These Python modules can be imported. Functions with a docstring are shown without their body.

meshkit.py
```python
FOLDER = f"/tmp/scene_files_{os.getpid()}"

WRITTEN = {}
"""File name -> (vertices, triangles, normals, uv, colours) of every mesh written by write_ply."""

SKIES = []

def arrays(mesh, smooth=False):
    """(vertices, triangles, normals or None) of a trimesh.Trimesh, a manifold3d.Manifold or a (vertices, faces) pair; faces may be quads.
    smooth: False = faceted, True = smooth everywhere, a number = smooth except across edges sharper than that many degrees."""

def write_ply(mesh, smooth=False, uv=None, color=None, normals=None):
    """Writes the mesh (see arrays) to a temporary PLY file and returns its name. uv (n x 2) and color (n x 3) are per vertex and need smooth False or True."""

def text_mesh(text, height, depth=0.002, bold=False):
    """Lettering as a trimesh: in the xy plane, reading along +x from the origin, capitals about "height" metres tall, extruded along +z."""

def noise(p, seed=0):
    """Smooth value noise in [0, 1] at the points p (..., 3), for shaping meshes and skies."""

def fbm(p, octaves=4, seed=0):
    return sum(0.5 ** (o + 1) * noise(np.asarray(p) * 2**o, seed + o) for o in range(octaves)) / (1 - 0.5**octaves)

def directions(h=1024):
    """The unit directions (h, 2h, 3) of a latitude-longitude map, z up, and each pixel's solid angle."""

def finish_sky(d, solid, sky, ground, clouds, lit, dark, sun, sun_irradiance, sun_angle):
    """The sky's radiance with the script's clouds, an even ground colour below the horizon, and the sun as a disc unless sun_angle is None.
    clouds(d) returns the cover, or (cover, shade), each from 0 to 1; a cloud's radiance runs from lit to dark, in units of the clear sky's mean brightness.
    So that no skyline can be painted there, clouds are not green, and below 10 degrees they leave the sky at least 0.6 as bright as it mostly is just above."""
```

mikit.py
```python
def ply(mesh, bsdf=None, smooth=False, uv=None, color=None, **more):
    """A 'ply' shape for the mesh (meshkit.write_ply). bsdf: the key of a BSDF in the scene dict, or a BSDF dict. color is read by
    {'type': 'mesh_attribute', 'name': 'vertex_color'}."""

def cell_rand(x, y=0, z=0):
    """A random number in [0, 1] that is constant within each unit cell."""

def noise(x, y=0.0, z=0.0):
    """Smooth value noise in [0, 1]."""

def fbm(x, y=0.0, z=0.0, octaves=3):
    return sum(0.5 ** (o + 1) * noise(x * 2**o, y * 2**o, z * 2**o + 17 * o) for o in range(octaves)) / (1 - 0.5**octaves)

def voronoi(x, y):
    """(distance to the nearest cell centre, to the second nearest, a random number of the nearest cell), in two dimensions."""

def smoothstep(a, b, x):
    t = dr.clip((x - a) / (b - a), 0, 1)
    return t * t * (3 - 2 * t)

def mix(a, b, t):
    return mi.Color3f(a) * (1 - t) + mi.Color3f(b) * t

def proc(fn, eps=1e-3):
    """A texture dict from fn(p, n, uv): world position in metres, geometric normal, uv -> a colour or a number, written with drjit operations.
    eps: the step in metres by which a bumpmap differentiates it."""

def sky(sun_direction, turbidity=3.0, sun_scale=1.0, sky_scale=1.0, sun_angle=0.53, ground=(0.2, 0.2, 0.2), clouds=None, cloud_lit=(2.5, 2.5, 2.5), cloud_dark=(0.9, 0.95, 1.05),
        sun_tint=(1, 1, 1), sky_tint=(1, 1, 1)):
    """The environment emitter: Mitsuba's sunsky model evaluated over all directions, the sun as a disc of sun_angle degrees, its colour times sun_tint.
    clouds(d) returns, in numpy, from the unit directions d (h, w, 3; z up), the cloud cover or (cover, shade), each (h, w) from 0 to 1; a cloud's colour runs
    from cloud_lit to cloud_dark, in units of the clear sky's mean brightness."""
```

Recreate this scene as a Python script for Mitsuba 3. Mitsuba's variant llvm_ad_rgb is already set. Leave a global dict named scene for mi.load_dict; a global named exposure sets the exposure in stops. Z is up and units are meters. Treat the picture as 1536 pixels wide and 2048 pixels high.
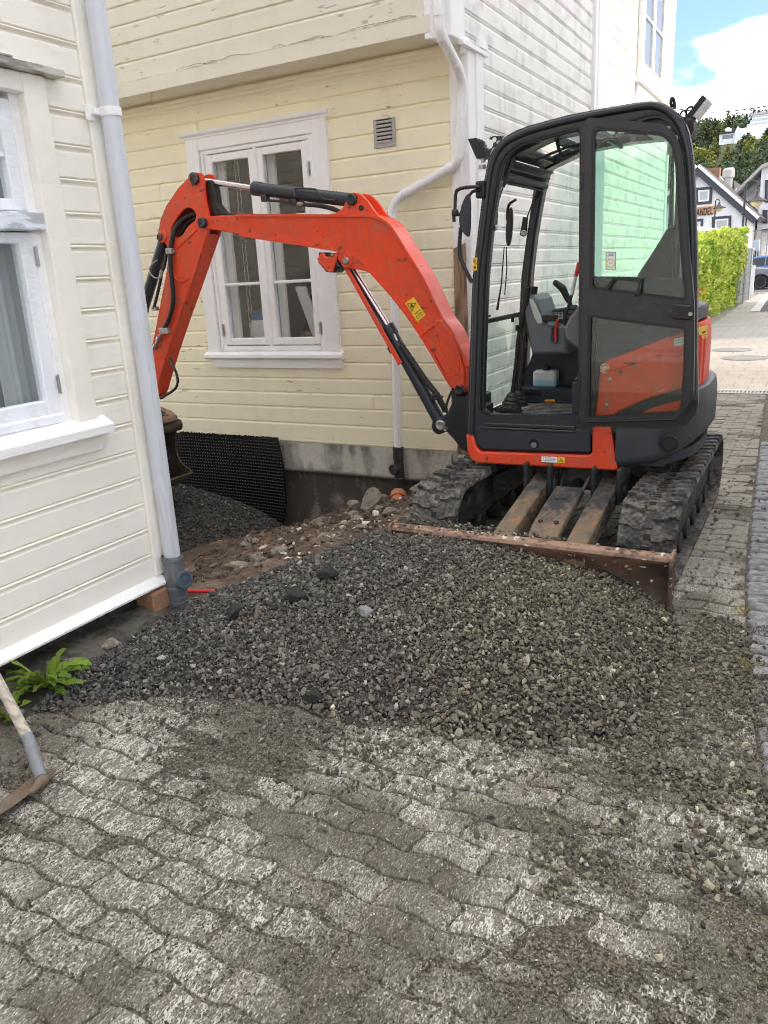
import math, random
import numpy as np
import drjit as dr
import mitsuba as mi
import trimesh
import shapely
import shapely.geometry as sg
import mikit, meshkit
from mikit import proc, noise, fbm, voronoi, cell_rand, smoothstep, mix

T = mi.ScalarTransform4f
scene, labels = {'type': 'scene'}, {}
RNG = np.random.default_rng(7)
random.seed(7)

# ------------------------------------------------------------------ camera, sky, exposure
exposure = 4.45
scene['camera'] = {'type': 'perspective', 'fov': 52.2906, 'fov_axis': 'x', 'near_clip': 0.05, 'far_clip': 2000.0,
                   'to_world': T().look_at(origin=[0, 0, 1.68], target=[-0.470, 0.834, 1.391], up=[-0.094, 0.278, 0.956])}


def cloud_cover(d):
    k = 1.0 / (0.25 + np.maximum(d[..., 2:3], 0))
    p = d * k
    a = meshkit.fbm(p * [3.2, 3.2, 4.0] + [14.1, 9.8, 22.0], octaves=6, seed=5)
    b = meshkit.fbm(p * [2.6, 2.6, 3.0] + [11.0, 2.0, 4.0], octaves=5, seed=9)
    cover = np.clip((a - 0.395) / 0.17, 0, 1)
    shade = np.clip((b - 0.46) / 0.22, 0, 1) * cover
    return cover * 0.96, shade


SUN = (0.76, 0.27, 0.60)
scene['sky'] = mikit.sky(SUN, turbidity=3, sun_scale=0.12, clouds=cloud_cover, cloud_lit=(5.9, 5.6, 5.2), cloud_dark=(2.2, 2.35, 2.6), sky_tint=(0.36, 0.36, 0.42))


# ------------------------------------------------------------------ helpers
def numbered(name):
    if name not in scene and name not in labels:
        return name
    k = 1
    while f'{name}_{k:03d}' in scene or f'{name}_{k:03d}' in labels:
        k += 1
    return f'{name}_{k:03d}'


def obj(name, mesh, mat, parent=None, smooth=False, label=None, **kw):
    """One entry of scene: a part of parent, or a thing of one mesh."""
    key = numbered(f'{parent}__{name}' if parent else name)
    scene[key] = mikit.ply(mesh, mat, smooth=smooth, **kw)
    if label:
        labels[key] = {'label': label}
    return key


def same(key_of, name, parent, to_world):
    """Another entry with the mesh of an existing one, moved."""
    key = numbered(f'{parent}__{name}' if parent else name)
    scene[key] = {**scene[key_of], 'to_world': to_world}
    return key


def thing(name, label, cat, group=None):
    key = numbered(name)
    labels[key] = {'label': label, 'category': cat}
    if group:
        labels[key]['group'] = group
    return key


def tag(key, label=None, cat=None, group=None, kind=None):
    e = labels.setdefault(key, {})
    for k, v in (('label', label), ('category', cat), ('group', group), ('kind', kind)):
        if v:
            e[k] = v
    return key


def cat_(*m):
    m = [x for x in m if x is not None]
    return trimesh.util.concatenate(m)


def box(x0, x1, y0, y1, z0, z1, b=0.0):
    """Box, its edges chamfered by b."""
    if b <= 0:
        return trimesh.creation.box(bounds=[[x0, y0, z0], [x1, y1, z1]])
    v = []
    for sx in (0, 1):
        for sy in (0, 1):
            for sz in (0, 1):
                c = np.array([(x0, x1)[sx], (y0, y1)[sy], (z0, z1)[sz]], float)
                d = np.array([1 - 2 * sx, 1 - 2 * sy, 1 - 2 * sz]) * b
                for k in range(3):
                    w = c + d
                    w[k] = c[k]
                    v.append(w)
    return trimesh.convex.convex_hull(np.array(v))


def ring_prism(poly, y0, y1, b=0.0):
    """Polygon in a plane (list of (a, c)), extruded along the middle axis from y0 to y1, edges of both faces chamfered by b: (a, y, c)."""
    p = np.array(poly, float)
    if len(p) > 1 and np.allclose(p[0], p[-1]):
        p = p[:-1]
    area = 0.5 * np.sum(p[:, 0] * np.roll(p[:, 1], -1) - np.roll(p[:, 0], -1) * p[:, 1])
    if area < 0:
        p = p[::-1]
    n = len(p)
    if b > 0:
        e = np.roll(p, -1, 0) - p
        e /= np.linalg.norm(e, axis=1, keepdims=True) + 1e-12
        nrm = np.stack([-e[:, 1], e[:, 0]], 1)
        prev = np.roll(nrm, 1, 0)
        m = nrm + prev
        m /= np.maximum((m * m).sum(1, keepdims=True) / 2, 0.35)
        q = p + m * b
        rings = [(q, y0), (p, y0 + b), (p, y1 - b), (q, y1)]
    else:
        q = p
        rings = [(p, y0), (p, y1)]
    v = np.vstack([np.column_stack([r[:, 0], np.full(n, y), r[:, 1]]) for r, y in rings])
    f = []
    i = np.arange(n)
    j = (i + 1) % n
    for k in range(len(rings) - 1):
        a0, b0, a1, b1 = k * n + i, k * n + j, (k + 1) * n + i, (k + 1) * n + j
        f += [np.stack([a0, a1, b0], 1), np.stack([b0, a1, b1], 1)]
    tv, tf = trimesh.creation.triangulate_polygon(sg.Polygon(q), engine='earcut')
    tv, tf = np.asarray(tv), np.asarray(tf)
    if len(tv) == n and np.allclose(tv, q, atol=1e-9):
        f += [tf, tf[:, ::-1] + (len(rings) - 1) * n]
        mesh = trimesh.Trimesh(v, np.vstack(f), process=False)
    else:
        o = len(v)
        c0 = np.column_stack([tv[:, 0], np.full(len(tv), y0), tv[:, 1]])
        c1 = np.column_stack([tv[:, 0], np.full(len(tv), y1), tv[:, 1]])
        mesh = trimesh.Trimesh(np.vstack([v, c0, c1]), np.vstack(f + [tf + o, tf[:, ::-1] + o + len(tv)]), process=False)
    mesh.fix_normals()
    return mesh


def poly_prism(shape, y0, y1):
    """A shapely polygon with holes in (a, c), extruded from y0 to y1 along the middle axis."""
    gs = getattr(shape, 'geoms', [shape])
    m = cat_(*[trimesh.creation.extrude_polygon(g, abs(y1 - y0), engine='earcut') for g in gs])
    v = m.vertices
    return trimesh.Trimesh(np.column_stack([v[:, 0], min(y0, y1) + v[:, 2], v[:, 1]]), m.faces[:, ::-1], process=False)


def smooth_poly(p, it=2, closed=True):
    """Chaikin corner cutting."""
    p = np.array(p, float)
    for _ in range(it):
        q = np.roll(p, -1, 0) if closed else p[1:]
        a = p if closed else p[:-1]
        r = np.empty((2 * len(a), p.shape[1]))
        r[0::2], r[1::2] = 0.75 * a + 0.25 * q, 0.25 * a + 0.75 * q
        p = r if closed else np.vstack([p[:1], r, p[-1:]])
    return p


def rounded(poly, r):
    """A polygon with its outward corners rounded to the radius r."""
    return list(sg.Polygon(poly).buffer(-r, join_style='mitre').buffer(r, quad_segs=5).simplify(0.0006).exterior.coords)[:-1]


def spline(pts, n=8):
    """Catmull-Rom through the points."""
    p = np.array(pts, float)
    if len(p) < 3:
        return p
    e = np.vstack([2 * p[0] - p[1], p, 2 * p[-1] - p[-2]])
    out = []
    for k in range(len(p) - 1):
        a, b, c, d = e[k:k + 4]
        for t in np.linspace(0, 1, n, endpoint=False):
            out.append(0.5 * ((2 * b) + (c - a) * t + (2 * a - 5 * b + 4 * c - d) * t * t + (3 * b - a - 3 * c + d) * t ** 3))
    return np.vstack([out, p[-1:]])


def sweep(path, prof, up=None, caps=True):
    """A closed profile (list of (right, up)) swept along a path."""
    p = np.array(path, float)
    t = np.gradient(p, axis=0)
    t /= np.linalg.norm(t, axis=1, keepdims=True) + 1e-12
    u = np.zeros_like(p)
    ref = np.array(up if up is not None else ([0, 0, 1] if abs(t[0][2]) < 0.9 else [1, 0, 0]), float)
    for k in range(len(p)):
        w = ref - t[k] * (ref @ t[k])
        u[k] = w / (np.linalg.norm(w) + 1e-12)
        if up is None:
            ref = u[k]
    r = np.cross(t, u)
    prof = np.array(prof, float)
    m = len(prof)
    v = (p[:, None] + prof[None, :, :1] * r[:, None] + prof[None, :, 1:] * u[:, None]).reshape(-1, 3)
    i, j = np.meshgrid(np.arange(len(p) - 1), np.arange(m), indexing='ij')
    a, b, c, d = i * m + j, i * m + (j + 1) % m, (i + 1) * m + (j + 1) % m, (i + 1) * m + j
    f = [np.stack([a, b, c], -1).reshape(-1, 3), np.stack([a, c, d], -1).reshape(-1, 3)]
    if caps:
        v = np.vstack([v, p[:1], p[-1:]])
        k = np.arange(m)
        n = len(p) * m
        f += [np.stack([np.full(m, n), (k + 1) % m, k], 1), np.stack([np.full(m, n + 1), n - m + k, n - m + (k + 1) % m], 1)]
    mesh = trimesh.Trimesh(v, np.vstack(f), process=False)
    return mesh


def tube(path, r, sides=10, n=0, caps=True):
    path = spline(path, n) if n else np.array(path, float)
    a = np.arange(sides) / sides * 2 * np.pi
    rr = np.broadcast_to(r, (len(path),))
    m = sweep(path, np.column_stack([np.cos(a), np.sin(a)]), caps=caps)
    v = m.vertices.copy()
    for k in range(len(path)):
        v[k * sides:(k + 1) * sides] = path[k] + (v[k * sides:(k + 1) * sides] - path[k]) * rr[k]
    return trimesh.Trimesh(v, m.faces, process=False)


def cyl(p0, p1, r, sides=20, b=0.0):
    p0, p1 = np.array(p0, float), np.array(p1, float)
    if b:
        d = (p1 - p0) / np.linalg.norm(p1 - p0) * b
        return tube([p0, p0 + d * 1e-3, p0 + d, p1 - d, p1 - d * 1e-3, p1], [r - b, r - b, r, r, r - b, r - b], sides)
    return tube([p0, p1], r, sides)


def lathe(pts, origin, axis=(0, 0, 1), sides=24):
    """Profile (radius, along) turned about the axis."""
    o, ax = np.array(origin, float), np.array(axis, float) / np.linalg.norm(axis)
    path = [o + ax * z for _, z in pts]
    for k in range(1, len(path)):
        if np.allclose(path[k], path[k - 1]):
            path[k] = path[k] + ax * 1e-5
    a = np.arange(sides) / sides * 2 * np.pi
    u = np.cross(ax, [1, 0, 0] if abs(ax[0]) < 0.9 else [0, 1, 0])
    u /= np.linalg.norm(u)
    w = np.cross(ax, u)
    v, n = [], len(path)
    for q, (r, _) in zip(path, pts):
        v.append(q + r * (np.cos(a)[:, None] * u + np.sin(a)[:, None] * w))
    v = np.vstack(v + [[path[0]], [path[-1]]])
    i, j = np.meshgrid(np.arange(n - 1), np.arange(sides), indexing='ij')
    A, B, C, D = i * sides + j, i * sides + (j + 1) % sides, (i + 1) * sides + (j + 1) % sides, (i + 1) * sides + j
    k = np.arange(sides)
    f = np.vstack([np.stack([A, B, C], -1).reshape(-1, 3), np.stack([A, C, D], -1).reshape(-1, 3),
                   np.stack([np.full(sides, n * sides), (k + 1) % sides, k], 1),
                   np.stack([np.full(sides, n * sides + 1), (n - 1) * sides + k, (n - 1) * sides + (k + 1) % sides], 1)])
    return trimesh.Trimesh(v, f, process=False)


def hull(*meshes):
    return trimesh.convex.convex_hull(np.vstack([np.asarray(m.vertices) if hasattr(m, 'vertices') else np.asarray(m, float) for m in meshes]))


def beam(p0, p1, w, h, up=(0, 0, 1), b=0.004):
    """A straight bar of width w and height h."""
    x, y = w / 2, h / 2
    pr = [(-x + b, -y), (x - b, -y), (x, -y + b), (x, y - b), (x - b, y), (-x + b, y), (-x, y - b), (-x, -y + b)]
    return sweep([p0, p1], pr, up=up)


def stones(pos, size, flat=0.7, seed=1, nvar=24, sides=12, up=None):
    """Many angular stones in one mesh: (vertices, faces, index of the stone of every vertex)."""
    g = np.random.default_rng(seed)
    var = []
    for _ in range(nvar):
        q = g.normal(size=(sides, 3))
        q /= np.linalg.norm(q, axis=1, keepdims=True)
        q *= g.uniform(0.75, 1.1, (sides, 1))
        q = q * [1, g.uniform(0.6, 0.95), flat * g.uniform(0.6, 1.0)]
        h = trimesh.convex.convex_hull(q)
        # one vertex per face corner keeps the facets sharp
        var.append(h.vertices[h.faces].reshape(-1, 3) - h.vertices.mean(0))
    pos, size = np.asarray(pos, float), np.broadcast_to(size, (len(pos),))
    which = g.integers(0, nvar, len(pos))
    V, I = [], []
    for k in range(nvar):
        idx = np.nonzero(which == k)[0]
        if not len(idx):
            continue
        q = g.normal(size=(len(idx), 4))
        q[:, 1:3] *= 0.55
        q /= np.linalg.norm(q, axis=1, keepdims=True)
        w, x, y, z = q.T
        R = np.stack([np.stack([1 - 2 * (y * y + z * z), 2 * (x * y - z * w), 2 * (x * z + y * w)], -1),
                      np.stack([2 * (x * y + z * w), 1 - 2 * (x * x + z * z), 2 * (y * z - x * w)], -1),
                      np.stack([2 * (x * z - y * w), 2 * (y * z + x * w), 1 - 2 * (x * x + y * y)], -1)], 1)
        v = np.einsum('nij,mj->nmi', R, var[k]) * size[idx][:, None, None] * 0.5 + pos[idx][:, None]
        V.append(v.reshape(-1, 3))
        I.append(np.repeat(idx, len(var[k])))
    V, I = np.vstack(V), np.concatenate(I)
    return V, np.arange(len(V)).reshape(-1, 3), I


class Wall:
    """A vertical face: local (a along it, d out of it, z up) to the world."""

    def __init__(self, origin, along, out):
        self.o, self.a, self.d = (np.array(v, float) for v in (origin, along, out))
        self.flip = np.linalg.det(np.array([self.a, self.d, [0, 0, 1]])) < 0

    def __call__(self, m):
        v = np.asarray(m.vertices)
        w = self.o + v[:, :1] * self.a + v[:, 1:2] * self.d + v[:, 2:] * np.array([0, 0, 1.0])
        f = np.asarray(m.faces)
        return trimesh.Trimesh(w, f[:, ::-1] if self.flip else f, process=False)

    def box(self, a0, a1, d0, d1, z0, z1, b=0.0):
        return self(box(a0, a1, d0, d1, z0, z1, b))


def board(a0, a1, prof):
    """A board: profile (d, z) from bottom to top, extruded along a."""
    p = np.array(prof, float)
    return sweep([(a0, 0, 0), (a1, 0, 0)], np.column_stack([-p[:, 0], p[:, 1]]), up=(0, 0, 1))


def grid_mesh(xs, ys, hf):
    X, Y = np.meshgrid(xs, ys, indexing='xy')
    Z = hf(X, Y)
    ny, nx = X.shape
    i, j = np.meshgrid(np.arange(ny - 1), np.arange(nx - 1), indexing='ij')
    a = i * nx + j
    f = np.vstack([np.stack([a, a + 1, a + nx + 1], -1).reshape(-1, 3), np.stack([a, a + nx + 1, a + nx], -1).reshape(-1, 3)])
    return trimesh.Trimesh(np.stack([X, Y, Z], -1).reshape(-1, 3), f, process=False)

# ------------------------------------------------------------------ materials
def mat(name, color, rough=0.6, metal=0.0, bump=None, bump_eps=1e-3, spec=0.5, clear=0.0, **kw):
    c = color if isinstance(color, dict) else ({'type': 'rgb', 'value': list(color)} if not callable(color) else proc(color))
    r = rough if not callable(rough) else proc(rough)
    b = {'type': 'principled', 'base_color': c, 'roughness': r, 'metallic': metal, 'specular': spec}
    if clear:
        b['clearcoat'], b['clearcoat_gloss'] = clear, 0.85
    b.update(kw)
    if bump:
        b = {'type': 'bumpmap', 'scale': 1.0, 'arbitrary': proc(bump, bump_eps), 'bsdf': b}
    scene[name] = {'type': 'twosided', 'bsdf': b}
    return name


def C(*v):
    return mi.Color3f(*v)


def paint(c, dirt=(0.42, 0.38, 0.30), amount=0.30, scale=1.0, horiz=True):
    """Old house paint: board-to-board tone, rain streaks and grime."""
    def fn(p, n, uv):
        h = p.x + p.y
        tone = 0.93 + 0.10 * fbm(h * 0.9, p.z * 5.0, 3.0)
        g = fbm(h * 6.0 * scale, p.z * 1.4 * scale, 7.0, 3)
        fine = fbm(h * 24.0 * scale, p.z * 60.0 * scale, p.x * 3, 2)
        m = smoothstep(0.50, 0.78, 0.7 * g + 0.3 * fine) * amount
        return mix(C(*c) * tone, C(*dirt), m)
    return fn


def grain(p, n, uv):
    h = p.x + p.y
    return 0.0022 * fbm(h * 14.0, p.z * 130.0, 1.5, 3) + 0.0009 * noise(h * 60.0, p.z * 300.0)


def peeled(c, under=(0.30, 0.24, 0.17)):
    base = paint(c, dirt=(0.46, 0.41, 0.30), amount=0.14)
    def fn(p, n, uv):
        h = p.x * 1.0 + p.y
        f = fbm(h * 9.0, p.z * 34.0, 2.0, 4) + 0.20 * smoothstep(-3.00, -2.70, p.x) * smoothstep(2.5, 1.6, p.z) - 0.17 + 0.12 * smoothstep(0.62, 0.8, noise(h * 2.2, p.z * 3.0, 9.0))
        m = smoothstep(0.66, 0.74, f)
        return mix(base(p, n, uv), C(*under), m * 0.7)
    return fn


mat('cream_paint', paint((0.82, 0.79, 0.72), amount=0.14), 0.55, bump=grain)
mat('yellow_paint', paint((0.83, 0.78, 0.58), dirt=(0.45, 0.38, 0.24), amount=0.10), 0.6, bump=grain)
mat('yellow_worn', peeled((0.83, 0.78, 0.58)), 0.6, bump=grain)
mat('pale_paint', peeled((0.70, 0.665, 0.55), under=(0.36, 0.31, 0.24)), 0.6, bump=grain)


def white_weathered(p, n, uv):
    h = p.x + p.y
    g = fbm(h * 5.0, p.z * 9.0, 4.0, 4)
    s = fbm(h * 16.0, p.z * 4.0, 1.0, 3)
    m = smoothstep(0.42, 0.75, g * 0.6 + s * 0.4) * 0.55
    return mix(C(0.80, 0.80, 0.775), C(0.50, 0.50, 0.48), m)


mat('white_weathered', white_weathered, 0.6, bump=grain)
mat('white_trim', paint((0.82, 0.82, 0.82), dirt=(0.5, 0.5, 0.48), amount=0.22), 0.45, bump=grain)
mat('sash_paint', paint((0.80, 0.83, 0.88), dirt=(0.45, 0.48, 0.52), amount=0.30, scale=2.0), 0.4, bump=grain)


def worn_rail(p, n, uv):
    f = fbm((p.x + p.y) * 9.0, p.z * 50.0, 2.0, 4)
    return mix(C(0.70, 0.76, 0.84), C(0.42, 0.45, 0.48), smoothstep(0.45, 0.65, f))


mat('worn_rail', worn_rail, 0.6, bump=grain)
mat('weathered_board', lambda p, n, uv: mix(C(0.50, 0.48, 0.44), C(0.24, 0.23, 0.21), smoothstep(0.35, 0.7, fbm((p.x + p.y) * 12, p.z * 90, 0, 4))), 0.8, bump=grain)
def pvc(c, d):
    def fn(p, n, uv):
        g = fbm(p.x * 30 + p.y * 30, p.z * 5.0, 3.0, 3)
        s = noise(p.x * 90, p.y * 90, p.z * 70)
        return mix(C(*c) * (0.95 + 0.08 * g), C(*d), smoothstep(0.62, 0.8, g) * 0.35 + smoothstep(0.93, 0.97, s) * 0.3)
    return fn


mat('pipe_white', pvc((0.57, 0.60, 0.65), (0.38, 0.39, 0.40)), 0.38)
mat('pipe_old', pvc((0.80, 0.80, 0.80), (0.50, 0.48, 0.44)), 0.42)
mat('pipe_grey', pvc((0.115, 0.125, 0.135), (0.25, 0.24, 0.22)), 0.42)
mat('pipe_black', pvc((0.028, 0.030, 0.034), (0.16, 0.14, 0.12)), 0.42)
mat('cap_blue', pvc((0.06, 0.085, 0.115), (0.18, 0.18, 0.18)), 0.4)
mat('clay_pipe', pvc((0.46, 0.17, 0.075), (0.36, 0.22, 0.14)), 0.6)
mat('red_conduit', (0.55, 0.035, 0.03), 0.4)


def orange(p, n, uv):
    g = fbm(p.x * 5, p.y * 5, p.z * 5, 4)
    s = fbm(p.x * 40, p.y * 40, p.z * 14, 3)
    c = mix(C(0.74, 0.066, 0.020), C(0.64, 0.070, 0.030), smoothstep(0.35, 0.7, g))
    nick = smoothstep(0.77, 0.82, fbm(p.x * 22 + 5, p.y * 22, p.z * 22, 2))
    scr = smoothstep(0.80, 0.86, fbm(p.x * 8 + p.z * 5, p.y * 60, p.z * 70 - p.x * 30, 2))
    c = mix(c, C(0.30, 0.15, 0.10), smoothstep(0.50, 0.80, s) * 0.45)
    c = mix(c, C(0.66, 0.36, 0.28), scr * 0.35)
    c = mix(c, C(0.30, 0.20, 0.14), smoothstep(0.60, 0.80, fbm(p.x * 3 + 9, p.y * 3, p.z * 3, 4)) * 0.30)
    return mix(c, C(0.10, 0.055, 0.04), nick * 0.8)


mat('orange_paint', orange, lambda p, n, uv: 0.30 + 0.22 * fbm(p.x * 9, p.y * 9, p.z * 9, 3), clear=0.15, spec=0.35)
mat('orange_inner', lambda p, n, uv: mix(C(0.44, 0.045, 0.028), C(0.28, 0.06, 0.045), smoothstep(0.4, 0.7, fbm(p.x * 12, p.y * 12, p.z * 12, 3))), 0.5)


def dusty(c, d, lo=0.45, amt=0.6, sc=1.0):
    def fn(p, n, uv):
        g = fbm(p.x * 7 * sc, p.y * 7 * sc, p.z * 7 * sc, 4)
        f = fbm(p.x * 45 * sc, p.y * 45 * sc, p.z * 45 * sc, 2)
        up = 0.10 * dr.maximum(n.z, 0)
        return mix(C(*c), C(*d), smoothstep(lo, lo + 0.35, 0.7 * g + 0.3 * f + up) * amt)
    return fn


mat('dark_metal', dusty((0.014, 0.0165, 0.022), (0.060, 0.062, 0.066), 0.54, 0.28), 0.34, clear=0.2)
mat('dark_plastic', dusty((0.022, 0.028, 0.038), (0.07, 0.074, 0.08), 0.54, 0.35), 0.46)
mat('tail_plastic', dusty((0.034, 0.041, 0.052), (0.10, 0.105, 0.11), 0.52, 0.35), 0.46)
mat('grey_plastic', dusty((0.13, 0.14, 0.16), (0.22, 0.22, 0.22), 0.5, 0.4), 0.55)
mat('rubber_hose', dusty((0.014, 0.014, 0.015), (0.07, 0.068, 0.062), 0.5, 0.4), 0.55)
mat('black_seal', (0.012, 0.012, 0.013), 0.5)
mat('seat_fabric', (0.035, 0.037, 0.040), 0.85)


def track_rubber(p, n, uv):
    g = fbm(p.x * 9, p.y * 9, p.z * 9, 4)
    f = fbm(p.x * 60, p.y * 60, p.z * 60, 3)
    return mix(C(0.028, 0.027, 0.027), C(0.20, 0.185, 0.165), smoothstep(0.36, 0.70, 0.55 * g + 0.45 * f) * 0.85)


mat('track_rubber', track_rubber, 0.8, bump=lambda p, n, uv: 0.0016 * fbm(p.x * 90, p.y * 90, p.z * 90, 3))
mat('undercarriage', dusty((0.022, 0.023, 0.026), (0.12, 0.11, 0.095), 0.45, 0.6), 0.55)


def arm_worn(p, n, uv):
    g = fbm(p.x * 8, p.y * 8, p.z * 8, 4)
    f = fbm(p.x * 50, p.y * 30, p.z * 50, 3)
    t = smoothstep(4.35, 3.85, p.y)
    c = mix(C(0.035, 0.040, 0.047), C(0.17, 0.125, 0.085), smoothstep(0.30, 0.62, 0.6 * g + 0.4 * f + 0.25 * t - 0.1))
    return mix(c, C(0.34, 0.13, 0.05), smoothstep(0.60, 0.72, f * 0.5 + g * 0.4 + 0.12 * t))


mat('arm_worn', arm_worn, 0.65)


def blade_rust(p, n, uv):
    g = fbm(p.x * 5, p.y * 9, p.z * 9, 4)
    f = fbm(p.x * 40, p.y * 60, p.z * 60, 3)
    top = smoothstep(0.235, 0.30, p.z + 0.03 * (g - 0.5))
    c = mix(C(0.050, 0.032, 0.025), C(0.125, 0.068, 0.045), smoothstep(0.3, 0.7, g))
    c = mix(c, C(0.36, 0.235, 0.165), top * smoothstep(0.30, 0.60, f * 0.7 + 0.3 * g) * 0.8)
    chip = smoothstep(0.76, 0.80, fbm(p.x * 30, p.y * 10, p.z * 40 + 3, 2))
    return mix(c, C(0.62, 0.58, 0.52), chip * 0.8)


mat('blade_rust', blade_rust, 0.62, bump=lambda p, n, uv: 0.0015 * fbm(p.x * 70, p.y * 70, p.z * 70, 3))
mat('bucket_steel', dusty((0.060, 0.048, 0.038), (0.20, 0.155, 0.11), 0.42, 0.7), 0.5, metal=0.25)
scene['chrome'] = {'type': 'twosided', 'bsdf': {'type': 'roughconductor', 'material': 'Cr', 'alpha': 0.10}}
mat('steel', dusty((0.42, 0.42, 0.41), (0.20, 0.19, 0.17), 0.45, 0.7), 0.4, metal=0.8)
mat('brass', (0.52, 0.38, 0.16), 0.4, metal=0.8)
mat('yellow_sticker', (0.80, 0.50, 0.03), 0.45)
mat('white_sticker', (0.72, 0.76, 0.76), 0.45)
mat('ink_black', (0.015, 0.015, 0.015), 0.6)
mat('ink_grey', (0.22, 0.25, 0.26), 0.6)
mat('ink_yellow', (0.62, 0.60, 0.10), 0.6)
mat('red_plastic', (0.50, 0.025, 0.025), 0.4)
mat('orange_plastic', (0.75, 0.30, 0.02), 0.45)
mat('lamp_lens', (0.55, 0.57, 0.56), 0.25)
mat('fluid_bottle', lambda p, n, uv: mix(C(0.62, 0.68, 0.68), C(0.28, 0.52, 0.60), smoothstep(0.945, 0.925, p.z)), 0.4)
mat('floor_mat', dusty((0.050, 0.047, 0.043), (0.23, 0.205, 0.17), 0.38, 0.75), 0.8)
scene['cab_glass'] = {'type': 'thindielectric', 'int_ior': 1.5, 'specular_transmittance': {'type': 'rgb', 'value': [0.80, 0.93, 0.86]}, 'specular_reflectance': {'type': 'rgb', 'value': [1.0, 1.0, 1.0]}}
scene['door_glass'] = {'type': 'thindielectric', 'int_ior': 1.5, 'specular_transmittance': {'type': 'rgb', 'value': [0.44, 0.70, 0.60]}}
scene['window_glass'] = {'type': 'thindielectric', 'int_ior': 1.52, 'specular_transmittance': {'type': 'rgb', 'value': [0.90, 0.93, 0.92]}}


def concrete(p, n, uv):
    g = fbm(p.x * 3.2, p.z * 4.5, p.y * 3, 5)
    s = fbm(p.x * 14, p.z * 2.2, 5.0, 3)
    f = fbm(p.x * 50, p.z * 50, p.y * 50, 2)
    c = mix(C(0.50, 0.475, 0.42), C(0.15, 0.14, 0.125), smoothstep(0.42, 0.62, 0.60 * g + 0.40 * s))
    c = mix(c, C(0.58, 0.56, 0.52), smoothstep(0.55, 0.75, s) * 0.35)
    damp = smoothstep(-0.125, -0.165, p.z + 0.05 * (g - 0.5))
    c = c * (0.85 + 0.3 * f)
    d = mix(C(0.075, 0.064, 0.055), C(0.24, 0.22, 0.20), smoothstep(0.50, 0.75, g * 0.5 + f * 0.2 + s * 0.3))
    return mix(c, d, damp)


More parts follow.
